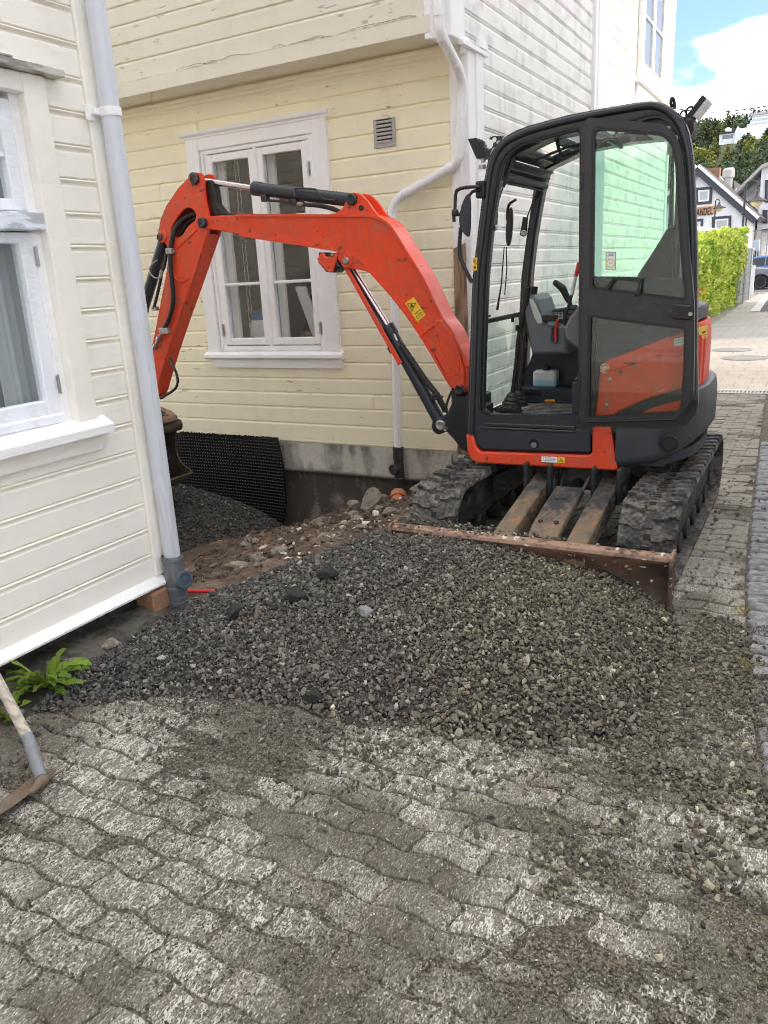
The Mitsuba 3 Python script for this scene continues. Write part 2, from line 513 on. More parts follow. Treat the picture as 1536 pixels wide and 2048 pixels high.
mat('concrete', concrete, 0.85, bump=lambda p, n, uv: 0.004 * fbm(p.x * 26, p.z * 26, p.y * 26, 4), bump_eps=2e-3)
mat('dark_base', dusty((0.035, 0.032, 0.028), (0.13, 0.12, 0.10), 0.42, 0.8), 0.9, bump=lambda p, n, uv: 0.01 * fbm(p.x * 14, p.z * 14, p.y * 14, 4), bump_eps=3e-3)
mat('membrane', dusty((0.006, 0.0065, 0.008), (0.030, 0.032, 0.036), 0.55, 0.3), 0.26)


def soil(p, n, uv):
    g = fbm(p.x * 4, p.y * 4, 2.0, 4)
    f = fbm(p.x * 34, p.y * 34, p.z * 20, 3)
    c = mix(C(0.052, 0.036, 0.026), C(0.130, 0.092, 0.064), smoothstep(0.35, 0.7, 0.5 * g + 0.5 * f))
    return mix(c, C(0.20, 0.165, 0.125), smoothstep(0.62, 0.75, g) * 0.5)


mat('soil', soil, 0.95, bump=lambda p, n, uv: 0.008 * fbm(p.x * 30, p.y * 30, p.z * 30, 4), bump_eps=2e-3)
mat('gravel', {'type': 'mesh_attribute', 'name': 'vertex_color'}, 0.72)
mat('gravel_bed', lambda p, n, uv: mix(C(0.030, 0.029, 0.026), C(0.085, 0.080, 0.070), fbm(p.x * 60, p.y * 60, p.z * 60, 3)), 0.9, bump=lambda p, n, uv: 0.01 * fbm(p.x * 55, p.y * 55, p.z * 55, 2), bump_eps=2e-3)
mat('asphalt_lump', lambda p, n, uv: mix(C(0.010, 0.010, 0.011), C(0.04, 0.038, 0.036), fbm(p.x * 90, p.y * 90, p.z * 90, 2)), 0.9, bump=lambda p, n, uv: 0.006 * fbm(p.x * 110, p.y * 110, p.z * 110, 3))


def rubble(p, n, uv):
    g = fbm(p.x * 11, p.y * 11, p.z * 11, 4)
    f = fbm(p.x * 70, p.y * 70, p.z * 70, 2)
    c = mix(C(0.15, 0.138, 0.118), C(0.30, 0.27, 0.22), smoothstep(0.35, 0.65, 0.6 * g + 0.4 * f))
    return mix(c, C(0.10, 0.070, 0.048), smoothstep(0.47, 0.64, g) * 0.85)


mat('rubble', rubble, 0.85, bump=lambda p, n, uv: 0.005 * fbm(p.x * 40, p.y * 40, p.z * 40, 4))
mat('brick', lambda p, n, uv: mix(C(0.34, 0.17, 0.095), C(0.20, 0.13, 0.09), fbm(p.x * 30, p.y * 30, p.z * 30, 3)), 0.9)


def paver_fn(dark):
    """Worn concrete: pale scraped aggregate, and fines swept into streaks."""
    def fn(p, n, uv):
        u, v = p.x * 0.99 + p.y * 0.12, -p.x * 0.12 + p.y * 0.99
        g = fbm(p.x * 2.3, p.y * 2.3, 1.0, 4)
        s = fbm(u * 80, v * 26, 3.0, 3)
        f = fbm(p.x * 210, p.y * 210, 0.0, 2)
        f2 = noise(u * 330, v * 150, 4.0)
        c = mix(C(0.135, 0.124, 0.098), C(0.245, 0.228, 0.188), smoothstep(0.3, 0.7, f))
        far = smoothstep(3.4, 5.2, p.y)
        c = mix(c, C(0.235, 0.212, 0.172) * (0.80 + 0.40 * f), far)
        c = mix(c, C(0.58, 0.56, 0.51), smoothstep(0.48, 0.66, 0.55 * s + 0.45 * f2) * (0.85 - 0.65 * far))
        dirt = smoothstep(0.40, 0.60, 0.75 * g + 0.25 * s + dark - 0.12 * far)
        c = mix(c, mix(C(0.045, 0.039, 0.028), C(0.122, 0.106, 0.077), f2), dirt * 0.85)
        return mix(c, C(0.70, 0.69, 0.66), smoothstep(0.80, 0.88, f2 * 0.7 + 0.3 * f) * 0.7 * (1 - 0.8 * far))
    return fn


PB = lambda p, n, uv: 0.0035 * fbm(p.x * 60, p.y * 60, p.z * 60, 3) + 0.0012 * noise(p.x * 260, p.y * 260)
mat('paver_a', paver_fn(0.0), 0.85, bump=PB)
mat('paver_b', paver_fn(0.06), 0.85, bump=PB)
mat('paver_c', paver_fn(-0.05), 0.85, bump=PB)
mat('joint_dirt', lambda p, n, uv: mix(mix(C(0.045, 0.039, 0.028), C(0.165, 0.145, 0.110), smoothstep(0.25, 0.75, fbm(p.x * 150, p.y * 150, 0, 2))), C(0.42, 0.40, 0.36), smoothstep(0.80, 0.90, noise(p.x * 210, p.y * 140, 5.0)) * 0.6), 0.95, bump=lambda p, n, uv: 0.006 * fbm(p.x * 80, p.y * 80, 0, 3))


def far_pave(p, n, uv):
    g = fbm(p.x * 1.5, p.y * 1.5, 0, 3)
    f = fbm(p.x * 30, p.y * 30, 0, 2)
    jx, jy = p.x / 0.4 + 0.5 * dr.floor(p.y / 0.4), p.y / 0.4
    ex = dr.minimum(jx - dr.floor(jx), 1 - jx + dr.floor(jx))
    ey = dr.minimum(jy - dr.floor(jy), 1 - jy + dr.floor(jy))
    j = smoothstep(0.035, 0.015, dr.minimum(ex, ey))
    c = mix(C(0.23, 0.218, 0.198), C(0.30, 0.285, 0.26), smoothstep(0.3, 0.7, 0.5 * g + 0.5 * f))
    return mix(c, C(0.15, 0.14, 0.12), j * 0.7)


mat('far_pave', far_pave, 0.9)
mat('sett_stone', lambda p, n, uv: mix(C(0.16, 0.162, 0.17), C(0.28, 0.28, 0.285), smoothstep(0.3, 0.7, fbm(p.x * 40, p.y * 40, p.z * 9, 4))), 0.8, bump=lambda p, n, uv: 0.005 * fbm(p.x * 30, p.y * 30, p.z * 30, 4))
mat('earth', lambda p, n, uv: mix(C(0.16, 0.145, 0.12), C(0.24, 0.225, 0.20), fbm(p.x * 0.7, p.y * 0.7, 0, 4)), 0.95)
mat('asphalt', lambda p, n, uv: mix(C(0.055, 0.056, 0.06), C(0.10, 0.10, 0.10), fbm(p.x * 9, p.y * 9, 0, 4)), 0.9)
mat('kerb_stone', (0.42, 0.41, 0.39), 0.85)
mat('iron', dusty((0.05, 0.05, 0.058), (0.14, 0.13, 0.125), 0.45, 0.5), 0.55, metal=0.4)
mat('cover_iron', dusty((0.13, 0.128, 0.13), (0.21, 0.20, 0.185), 0.42, 0.7), 0.65)
mat('grate_steel', (0.40, 0.39, 0.37), 0.5, metal=0.3)


def leaf(name, c, trans=0.5, rough=0.5):
    scene[name] = {'type': 'principledthin', 'base_color': {'type': 'mesh_attribute', 'name': 'vertex_color'} if c is None else {'type': 'rgb', 'value': list(c)},
                   'roughness': rough, 'diff_trans': trans, 'spec_trans': 0.0}


leaf('leaf_color', None, 0.7)
mat('forest_leaf', {'type': 'mesh_attribute', 'name': 'vertex_color'}, 0.9, spec=0.2)
mat('bark', lambda p, n, uv: mix(C(0.05, 0.04, 0.03), C(0.12, 0.10, 0.08), fbm(p.x * 9, p.y * 9, p.z * 3, 3)), 0.95)
mat('wood_old', lambda p, n, uv: mix(C(0.30, 0.205, 0.125), C(0.14, 0.088, 0.052), smoothstep(0.35, 0.65, fbm(p.x * 60, p.y * 60, p.z * 5, 4))), 0.85, bump=lambda p, n, uv: 0.002 * fbm(p.x * 120, p.y * 120, p.z * 9, 3))
mat('handle_wood', lambda p, n, uv: mix(C(0.50, 0.455, 0.38), C(0.30, 0.27, 0.22), smoothstep(0.35, 0.75, fbm(p.x * 25 + p.z * 25, p.y * 120, p.z * 90, 4))), 0.7)
mat('shovel_steel', dusty((0.22, 0.245, 0.275), (0.20, 0.165, 0.13), 0.40, 0.7), 0.5, metal=0.2)
mat('shovel_rust', dusty((0.15, 0.095, 0.058), (0.16, 0.145, 0.12), 0.36, 0.8, 3.0), 0.7)
mat('room_dark', (0.10, 0.095, 0.09), 0.9)
mat('room_black', (0.022, 0.020, 0.019), 0.9)
mat('curtain', (0.62, 0.64, 0.64), 0.9)
mat('far_white', (0.78, 0.79, 0.80), 0.7)
mat('far_trim', (0.055, 0.060, 0.070), 0.7)
mat('far_pane', (0.16, 0.18, 0.20), 0.15)
mat('far_roof', (0.060, 0.058, 0.060), 0.8)
mat('blind_pane', (0.42, 0.45, 0.46), 0.3)
mat('sign_board', (0.52, 0.31, 0.17), 0.8)
mat('sign_ink', (0.045, 0.022, 0.012), 0.8)
mat('tarp', (0.85, 0.85, 0.84), 0.7)
mat('panel_grey', (0.46, 0.50, 0.54), 0.6)
mat('car_grey', (0.17, 0.18, 0.21), 0.3, metal=0.5, clear=1.0)
mat('car_blue', (0.05, 0.13, 0.32), 0.3, metal=0.3, clear=1.0)
mat('car_glass', (0.02, 0.025, 0.03), 0.08)
mat('tyre', (0.02, 0.02, 0.02), 0.85)
mat('alloy', (0.55, 0.55, 0.57), 0.35, metal=0.8)
mat('fence_wire', (0.30, 0.33, 0.32), 0.6, metal=0.4)
mat('orange_fence', (0.55, 0.19, 0.06), 0.75)
mat('grey_curtain', (0.40, 0.43, 0.44), 0.9)
mat('globe', (0.66, 0.56, 0.34), 0.35)
mat('hill_soil', lambda p, n, uv: mix(C(0.020, 0.034, 0.018), C(0.055, 0.070, 0.030), fbm(p.x * 0.05, p.y * 0.05, p.z * 0.08, 4)), 0.95)
mat('mat_facade', (0.66, 0.66, 0.66), 0.85)

# ------------------------------------------------------------------ houses beside the lane
def bead_profile(h, s=1.0):
    """One weatherboard with a round bead under its top edge, bottom to top."""
    top = [(-0.012, 0), (-0.012, -.003), (0.000, -.004), (0.004, -.006), (0.006, -.010), (0.004, -.0135), (0.000, -.016), (-0.010, -.0165),
           (-0.010, -.020), (0.003, -.036), (0.003, -h + .004), (-0.004, -h + .0005)]
    return [(-0.03, -h + .0005)] + [(d * s, z) for d, z in top[::-1]] + [(-0.03, 0)]


def plain_profile(h):
    """One tongued board: an open joint, then a slope that catches the light, then the flat."""
    top = [(-0.013, 0), (-0.013, -.004), (-0.008, -.006), (0.002, -.022), (0.003, -.024), (0.003, -h + .004), (0.000, -h + .0005)]
    return [(-0.03, -h + .0005)] + top[::-1] + [(-0.03, 0)]


def double_profile(h):
    top = [(-0.012, 0), (-0.012, -.004), (0.000, -.006), (0.002, -.012), (-0.002, -.018), (-0.010, -.020), (-0.009, -.024), (0.003, -.042), (0.003, -h + .004), (-0.002, -h + .0005)]
    return [(-0.03, -h + .0005)] + top[::-1] + [(-0.03, 0)]


def boarding(W, holder, mats, grooves, a0, a1, prof, holes=(), jitter=0.0015, joints=(), tilt=0.0):
    """Boards between successive grooves, cut round the openings (a0, a1, z0, z1)."""
    for k in range(len(grooves) - 1):
        zb, zt = grooves[k], grooves[k + 1]
        spans = [(a0, a1)]
        for (b0, b1, y0, y1) in list(holes) + [(j, j + 0.0015, zb - 1, zt + 1) for i, j in enumerate(joints) if (i + k) % max(1, len(joints) + 1) == 0]:
            if zt > y0 + 0.012 and zb < y1 - 0.012:
                spans = [s for (s0, s1) in spans for s in ((s0, min(s1, b0)), (max(s0, b1), s1)) if s[1] - s[0] > 0.02]
        for s0, s1 in spans:
            m = board(s0, s1, prof(zt - zb))
            m.apply_translation([0, RNG.uniform(-jitter, jitter), zt])
            obj('board', W(m), mats[k % len(mats)] if isinstance(mats, (list, tuple)) else mats, holder)


# --- the cream house on the left
A = thing('cream_house', 'cream painted timber house on the left with beaded boards and a blue grey window', 'house')
WL = Wall((-2.99, 0, 0), (0, 1, 0), (1, 0, 0))
gl = [1.747 + k * 0.1397 for k in range(-11, 17)]
hole = (0.86, 2.455, 1.115, 2.545)
obj('wall', cat_(WL.box(-3.0, 0.86, -0.20, -0.012, 0.17, 6), WL.box(2.455, 2.87, -0.20, -0.012, 0.17, 6), WL.box(0.86, 2.455, -0.20, -0.012, 0.17, 1.10),
                 WL.box(0.86, 2.455, -0.20, -0.012, 2.55, 6)), 'cream_paint', A)
boarding(WL, A + '__wall', 'cream_paint', gl, -2.5, 2.782, lambda h: bead_profile(h, 1.5), [hole])
# the alley face of the same house
WA = Wall((-2.99, 2.895, 0), (-1, 0, 0), (0, 1, 0))
obj('wall', WA.box(0.03, 6.0, -0.15, -0.012, 0.17, 6), 'cream_paint', A)
boarding(WA, A + '__wall_001', 'cream_paint', gl, 0.03, 6.0, bead_profile)
obj('corner_board', WL.box(2.785, 2.892, -0.05, 0.022, 0.222, 6.2, 0.004), 'cream_paint', A)
obj('corner_board', WL.box(2.8945, 2.915, -0.12, 0.018, 0.222, 6.2, 0.004), 'cream_paint', A)
obj('base_trim', WL(ring_prism([(-0.06, 0.173), (0.052, 0.173), (0.054, 0.184), (0.006, 0.218), (-0.06, 0.219)], -2.5, 2.832).apply_transform(np.array([[0, 1, 0, 0], [1, 0, 0, 0], [0, 0, 1, 0], [0, 0, 0, 1.0]]))), 'white_trim', A)
obj('foundation', cat_(WL.box(-2.6, 2.70, -0.5, -0.10, -0.4, 0.17), WA.box(0.1, 6, -0.5, -0.10, -0.9, 0.17)), 'dark_base', A)
obj('roof', cat_(box(-9, -2.55, -3.2, 3.2, 6.0, 6.15)), 'far_roof', A)


def frame_ring(W, name, holder, material, a0, a1, z0, z1, w, d0, d1, b=0.004, wb=None, wt=None):
    """Four bars round an opening whose outside is a0..a1, z0..z1."""
    wb, wt = wb or w, wt or w
    m = cat_(W.box(a0, a0 + w, d0, d1, z0, z1, b), W.box(a1 - w, a1, d0, d1, z0, z1, b),
             W.box(a0 + w, a1 - w, d0, d1 - 0.0025, z0, z0 + wb, b), W.box(a0 + w, a1 - w, d0, d1 - 0.0025, z1 - wt, z1, b))
    return obj(name, m, material, holder)


def room(W, holder, a0, a1, z0, z1, depth, material='room_dark'):
    """The room behind a window: five inner faces."""
    d = -depth
    e = 0.02
    m = cat_(W.box(a0 - 0.3, a1 + 0.3, d - e, d, z0 - 0.4, z1 + 0.2), W.box(a0 - 0.3 - e, a0 - 0.3, d, -0.21, z0 - 0.4, z1 + 0.2), W.box(a1 + 0.3, a1 + 0.3 + e, d, -0.21, z0 - 0.4, z1 + 0.2),
             W.box(a0 - 0.3, a1 + 0.3, d, -0.21, z0 - 0.4 - e, z0 - 0.4), W.box(a0 - 0.3, a1 + 0.3, d, -0.21, z1 + 0.2, z1 + 0.2 + e))
    return obj('inner_room', m, material, holder)


w = A + '__window'
frame_ring(WL, 'window', A, 'white_trim', 0.86, 2.455, 1.115, 2.55, 0.045, -0.13, -0.022, wt=0.05)
casing = cat_(WL.box(2.453, 2.566, -0.02, 0.026, 1.108, 2.552, 0.004), WL.box(0.75, 0.862, -0.02, 0.026, 1.108, 2.552, 0.004), WL.box(0.862, 2.453, -0.02, 0.023, 2.475, 2.552, 0.004))
obj('casing', casing, 'cream_paint', w)
obj('cap', cat_(WL.box(0.70, 2.645, -0.01, 0.062, 2.555, 2.585, 0.003), WL.box(0.70, 2.40, 0.0, 0.058, 2.588, 2.596, 0.002)), 'weathered_board', w)
sill = ring_prism([(-0.10, 1.082), (-0.10, 1.122), (0.012, 1.112), (0.075, 1.075), (0.075, 1.038), (-0.02, 1.045)], 0.69, 2.612, 0.002).apply_transform(np.array([[0, 1, 0, 0], [1, 0, 0, 0], [0, 0, 1, 0], [0, 0, 0, 1.0]]))
obj('sill', WL(sill), 'white_trim', w)
obj('apron', WL.box(0.74, 2.566, -0.012, 0.030, 0.958, 1.036, 0.004), 'cream_paint', w)
obj('transom', WL.box(0.905, 2.458, -0.11, 0.016, 1.940, 2.014, 0.004), 'worn_rail', w, label='blue white transom with bare worn paint')
frame_ring(WL, 'sash', w, 'sash_paint', 1.70, 2.412, 1.160, 1.936, 0.068, -0.09, -0.028, wb=0.062, wt=0.045)
frame_ring(WL, 'sash', w, 'sash_paint', 1.70, 2.412, 2.022, 2.452, 0.060, -0.09, -0.028, wb=0.045, wt=0.05)
frame_ring(WL, 'sash', w, 'sash_paint', 0.91, 1.66, 1.160, 1.936, 0.068, -0.09, -0.028)
frame_ring(WL, 'sash', w, 'sash_paint', 0.91, 1.66, 2.022, 2.452, 0.060, -0.09, -0.028)
obj('muntin', WL.box(1.76, 2.352, -0.075, -0.034, 2.226, 2.248, 0.004), 'sash_paint', w)
obj('bottom_rail', WL.box(0.905, 2.41, -0.12, -0.010, 1.118, 1.156, 0.004), 'sash_paint', w)
for (a0, a1, z0, z1) in ((1.765, 2.347, 1.218, 1.893), (1.758, 2.354, 2.065, 2.404), (0.975, 1.595, 1.22, 1.87), (0.965, 1.60, 2.07, 2.40)):
    obj('pane', WL.box(a0, a1, -0.0610, -0.0610, z0, z1) if False else WL(trimesh.Trimesh([[a0, -0.061, z0], [a1, -0.061, z0], [a1, -0.061, z1], [a0, -0.061, z1]], [[0, 2, 1], [0, 3, 2]])), 'window_glass', w)
for z in (1.835, 1.285):
    hz = z
    m = cat_(cyl((0, 0, 0), (0, 0, 0.085), 0.0055, 10), box(-0.010, -0.001, -0.004, 0.002, 0.005, 0.08))
    m.apply_translation([2.4135, -0.018, hz - 0.04])
    obj('hinge', WL(m), 'steel', w)
ys = np.linspace(1.0, 2.46, 260)
fold = 0.018 * np.sin(ys * 55 + 1.5 * np.sin(ys * 9)) + 0.008 * np.sin(ys * 131)


def curtain(sel, d, z0, z1):
    y, f = ys[sel], fold[sel]
    v = np.vstack([np.column_stack([y, d + f, np.full(len(y), z)]) for z in (z0, z1)])
    n = len(y)
    i = np.arange(n - 1)
    return trimesh.Trimesh(v, np.vstack([np.stack([i, i + 1, i + n + 1], 1), np.stack([i, i + n + 1, i + n], 1)]), process=False)


obj('curtain', WL(curtain(ys > 2.235, -0.16, 1.05, 2.52)), 'grey_curtain', w)
obj('blind', WL.box(1.0, 2.30, -0.26, -0.255, 1.02, 2.52), 'grey_curtain', w)
obj('curtain', WL(curtain(ys < 1.3, -0.19, 1.05, 2.52)), 'curtain', w)
room(WL, w, 0.9, 2.42, 1.1, 2.5, 2.2, 'curtain')

# --- the pale yellow house across the pit, its street side white
B = thing('yellow_house', 'pale yellow timber house behind the digger with an overhanging upper floor and white street side', 'house')
WY = Wall((0, 6.3, 0), (1, 0, 0), (0, -1, 0))
gy = [0.158, 0.333, 0.494, 0.635, 0.775, 0.926, 1.080, 1.236, 1.394, 1.556, 1.715, 1.872, 2.030, 2.190, 2.347, 2.507, 2.663, 2.824, 2.991, 3.155, 3.40]
hy = (-5.34, -4.05, 1.02, 3.01)
obj('wall', cat_(WY.box(-9, -5.34, -0.25, -0.012, 0.10, 3.5), WY.box(-4.05, -2.60, -0.25, -0.012, 0.10, 3.5), WY.box(-5.34, -4.05, -0.25, -0.012, 0.10, 1.0), WY.box(-5.34, -4.05, -0.25, -0.012, 3.01, 3.5)), 'yellow_paint', B)
boarding(WY, B + '__wall', ['yellow_worn', 'yellow_worn'], gy, -9, -2.72, plain_profile, [hy], joints=(-5.9, -3.6))
obj('cornice', WY(ring_prism([(0.0, 3.262), (0.012, 3.262), (0.016, 3.278), (0.03, 3.29), (0.034, 3.312), (0.05, 3.325), (0.054, 3.349), (0.0, 3.352)], -9, -2.70).apply_transform(np.array([[0, 1, 0, 0], [1, 0, 0, 0], [0, 0, 1, 0], [0, 0, 0, 1.0]]))), 'yellow_paint', B)
WF = Wall((0, 6.33, 0), (1, 0, 0), (0, -1, 0))
fs = []
for k, (x0, x1) in enumerate(((-9, -2.82), (-2.815, -2.52))):
    xs, zs = np.linspace(x0, x1, 160 if k == 0 else 12), np.linspace(-0.165, 0.135, 14)
    X, Z = np.meshgrid(xs, zs)
    n = meshkit.fbm(np.stack([X * 3, Z * 5, X * 0], -1).reshape(-1, 3), 4, 3).reshape(X.shape)
    Y = 6.315 - 0.012 - 0.022 * n + 0.02 * k
    i, j = np.meshgrid(np.arange(X.shape[0] - 1), np.arange(X.shape[1] - 1), indexing='ij')
    a = i * X.shape[1] + j
    f = np.vstack([np.stack([a, a + 1, a + X.shape[1] + 1], -1).reshape(-1, 3), np.stack([a, a + X.shape[1] + 1, a + X.shape[1]], -1).reshape(-1, 3)])
    fs.append(trimesh.Trimesh(np.stack([X, Y, Z], -1).reshape(-1, 3), f, process=False))
obj('foundation', cat_(*fs), 'concrete', B, smooth=40)
obj('foundation', cat_(box(-9, -2.50, 6.345, 6.8, -1.2, 0.14), box(-9, -2.54, 6.33, 6.5, 0.132, 0.157)), 'concrete', B, label='dark damp lower foundation in the pit')
obj('base_trim', WY.box(-9, -2.72, -0.01, 0.007, 0.146, 0.158), 'yellow_paint', B)

# overhanging upper floor
WO = Wall((0, 5.95, 0), (1, 0, 0), (0, -1, 0))
obj('upper_wall', cat_(WO.box(-9, -2.75, -0.3, -0.012, 3.40, 6.3), box(-9, -2.62, 5.98, 6.32, 3.372, 3.398)), 'pale_paint', B)
boarding(WO, B + '__upper_wall', 'pale_paint', [3.495, 3.656, 3.808, 3.956, 4.105, 4.255, 4.405, 4.555, 4.705, 4.855, 5.0], -9, -2.73, plain_profile, joints=(-5.2, -3.9))
# fascia board, its top edge cracked and lifting
xs = np.linspace(-9, -2.70, 240)
lift = 0.006 * meshkit.fbm(np.stack([xs * 5, xs * 0, xs * 0], 1), 3, 4) + 0.010 * (meshkit.fbm(np.stack([xs * 11, xs * 0 + 3, xs * 0], 1), 3, 8) > 0.62)
pr = [(-0.04, 3.371), (0.020, 3.371), (0.022, 3.373), (0.020, 3.484), (-0.02, 3.488)]
v = np.vstack([np.column_stack([xs, np.full(240, 5.95 - d), np.full(240, z) + (lift if k == 3 else 0)]) for k, (d, z) in enumerate(pr)])
i = np.arange(239)
f = np.vstack([np.vstack([np.stack([k * 240 + i, k * 240 + i + 1, ((k + 1) % 5) * 240 + i + 1], 1), np.stack([k * 240 + i, ((k + 1) % 5) * 240 + i + 1, ((k + 1) % 5) * 240 + i], 1)]) for k in range(5)])
obj('fascia', trimesh.Trimesh(v, f, process=False), 'pale_paint', B)
for k in range(9):
    x0 = RNG.uniform(-5.8, -2.9)
    L = RNG.uniform(0.12, 0.45)
    t = np.linspace(0, 1, 7)
    p = np.column_stack([x0 + t * L, np.full(7, 5.924), 3.492 + 0.02 * np.sin(t * np.pi) * RNG.uniform(0.2, 1.0) + 0.004 * RNG.normal(size=7)])
    obj('splinter', tube(p, np.interp(t, [0, .5, 1], [0.0012, 0.0022, 0.0012]), 5), 'wood_old', B)

# street side
WS = Wall((-2.585, 0, 0), (0, 1, 0), (1, 0, 0))
hs = (12.42, 14.30, 4.05, 5.6)
obj('street_wall', cat_(box(-2.8, -2.60, 6.42, 15.0, 0.10, 6.6)), 'white_weathered', B)
gw = [2.954 + k * 0.153 for k in range(-18, 23)]
boarding(WS, B + '__street_wall', 'white_weathered', [g for g in gw if g <= 3.3], 6.55, 14.93, double_profile)
boarding(WS, B + '__street_wall', 'white_weathered', [g for g in gw if g >= 3.2], 6.20, 14.93, double_profile, [(12.25, 14.40, 4.0, 6.0)])
obj('street_foundation', box(-2.75, -2.57, 6.4, 15.0, -0.5, 0.19), 'concrete', B)
obj('corner_board', cat_(box(-2.735, -2.575, 6.255, 6.545, 0.10, 3.30, 0.006), box(-2.715, -2.64, 6.245, 6.26, 0.10, 3.34, 0.004)), 'white_trim', B)
obj('corner_board', cat_(box(-2.585, -2.562, 6.40, 6.55, 0.10, 3.30, 0.006)), 'white_trim', B)
obj('corner_board', cat_(box(-2.735, -2.565, 5.925, 6.195, 3.32, 6.5, 0.008), box(-2.78, -2.737, 5.932, 5.96, 3.33, 6.5, 0.004)), 'white_trim', B)
obj('corner_bracket', cat_(box(-2.585, -2.545, 6.10, 6.62, 3.30, 3.335, 0.004), box(-2.575, -2.54, 6.42, 6.60, 3.335, 3.40, 0.006)), 'white_trim', B)
obj('corner_board', box(-2.60, -2.557, 14.90, 15.03, 0.10, 6.6, 0.006), 'white_trim', B)
obj('timber_post', hull(np.array([[-2.735, 6.235, 0.13], [-2.60, 6.235, 0.13], [-2.735, 6.30, 0.13], [-2.60, 6.30, 0.13], [-2.725, 6.235, 1.86], [-2.625, 6.235, 1.90], [-2.725, 6.30, 1.86], [-2.625, 6.30, 1.9]])), 'wood_old', B, label='bare brown rotten corner timber')
obj('cover_strip', cat_(box(-2.60, -2.545, 9.95, 10.52, 0.15, 6.6, 0.005), box(-2.56, -2.535, 10.06, 10.40, 0.15, 6.6, 0.006)), 'white_trim', B)
obj('roof', box(-9, -2.3, 5.6, 15.3, 6.6, 6.8), 'far_roof', B)
# upper street window
sw = B + '__street_window'
frame_ring(WS, 'street_window', B, 'white_trim', 12.40, 14.25, 4.12, 5.9, 0.16, -0.01, 0.055)
obj('sill', WS.box(12.28, 14.40, -0.02, 0.085, 4.05, 4.115, 0.006), 'white_trim', sw)
obj('apron', WS.box(12.36, 14.30, -0.012, 0.030, 3.80, 4.045, 0.006), 'white_trim', sw)
for a0, a1 in ((12.57, 13.31), (13.34, 14.08)):
    frame_ring(WS, 'sash', sw, 'white_trim', a0, a1, 4.285, 5.74, 0.07, -0.01, 0.034)
    obj('pane', WS.box(a0 + 0.06, a1 - 0.06, 0.000, 0.008, 4.35, 5.7), 'far_pane', sw)
    obj('muntin', WS.box(a0 + 0.065, a1 - 0.065, 0.004, 0.028, 4.93, 4.96), 'white_trim', sw)
# ground floor window facing the pit
yw = frame_ring(WY, 'window', B, 'white_trim', -5.345, -4.045, 1.03, 2.985, 0.085, -0.16, 0.004, wb=0.05, wt=0.12)
obj('casing', cat_(WY.box(-5.485, -5.335, -0.02, 0.030, 1.028, 3.004, 0.004), WY.box(-4.052, -3.903, -0.02, 0.030, 1.028, 3.004, 0.004), WY.box(-5.335, -4.052, -0.02, 0.0275, 2.895, 3.004, 0.004)), 'white_trim', yw)
obj('cap', WY(ring_prism([(-0.01, 3.004), (0.034, 3.004), (0.036, 3.018), (0.055, 3.034), (0.060, 3.060), (-0.01, 3.066)], -5.52, -3.87).apply_transform(np.array([[0, 1, 0, 0], [1, 0, 0, 0], [0, 0, 1, 0], [0, 0, 0, 1.0]]))), 'white_trim', yw)
obj('inner_moulding', cat_(WY.box(-5.33, -5.29, -0.02, 0.016, 1.05, 2.89, 0.006), WY.box(-4.097, -4.057, -0.02, 0.016, 1.05, 2.89, 0.006), WY.box(-5.29, -4.097, -0.02, 0.014, 2.855, 2.893, 0.006)), 'white_trim', yw)
obj('sill', WY(ring_prism([(-0.05, 0.985), (-0.05, 1.030), (0.03, 1.026), (0.072, 1.000), (0.074, 0.972), (0.06, 0.960), (-0.012, 0.960)], -5.52, -3.868, 0.003).apply_transform(np.array([[0, 1, 0, 0], [1, 0, 0, 0], [0, 0, 1, 0], [0, 0, 0, 1.0]]))), 'white_trim', yw)
obj('apron', WY(ring_prism([(-5.455, 0.958), (-5.445, 0.90), (-5.40, 0.868), (-3.90, 0.868), (-3.895, 0.958)], -0.012, 0.034, 0.004)), 'white_trim', yw)
for a0, a1 in ((-5.268, -4.712), (-4.680, -4.124)):
    frame_ring(WY, 'sash', yw, 'white_trim', a0, a1, 1.092, 2.848, 0.066, -0.055, 0.008, b=0.006)
    obj('pane', WY(trimesh.Trimesh([[a0 + .05, -0.03, 1.13], [a1 - .05, -0.03, 1.13], [a1 - .05, -0.03, 2.81], [a0 + .05, -0.03, 2.81]], [[0, 2, 1], [0, 3, 2]])), 'window_glass', yw)
    for z in (1.672, 2.245):
        obj('muntin', WY.box(a0 + 0.064, a1 - 0.064, -0.045, 0.0, z - 0.014, z + 0.014, 0.006), 'white_trim', yw)
    obj('inner_sash', cat_(WY.box(a0 + 0.02, a0 + 0.10, -0.155, -0.12, 1.08, 2.86), WY.box(a1 - 0.10, a1 - 0.02, -0.155, -0.12, 1.08, 2.86)), 'white_trim', yw)
obj('mullion', WY.box(-4.716, -4.676, -0.05, 0.014, 1.075, 2.865, 0.006), 'white_trim', yw)
obj('bottom_rail', WY.box(-5.26, -4.13, -0.10, 0.012, 1.035, 1.080, 0.004), 'white_trim', yw)
for a, z in ((-5.278, 2.62), (-5.278, 1.24), (-4.114, 2.62), (-4.114, 1.24)):
    obj('hinge', WY(cat_(cyl((a, 0.016, z - 0.06), (a, 0.016, z + 0.06), 0.008, 10), box(a - 0.02, a + 0.02, 0.004, 0.012, z - 0.05, z + 0.05))), 'steel', yw)
room(WY, yw, -5.2, -4.2, 1.1, 2.9, 3.5, 'room_black')
for x in (-5.02, -4.98):
    obj('blind_cord', WY(cyl((x, -0.09, 1.1), (x + 0.01, -0.09, 2.8), 0.0014, 5)), 'white_trim', yw)
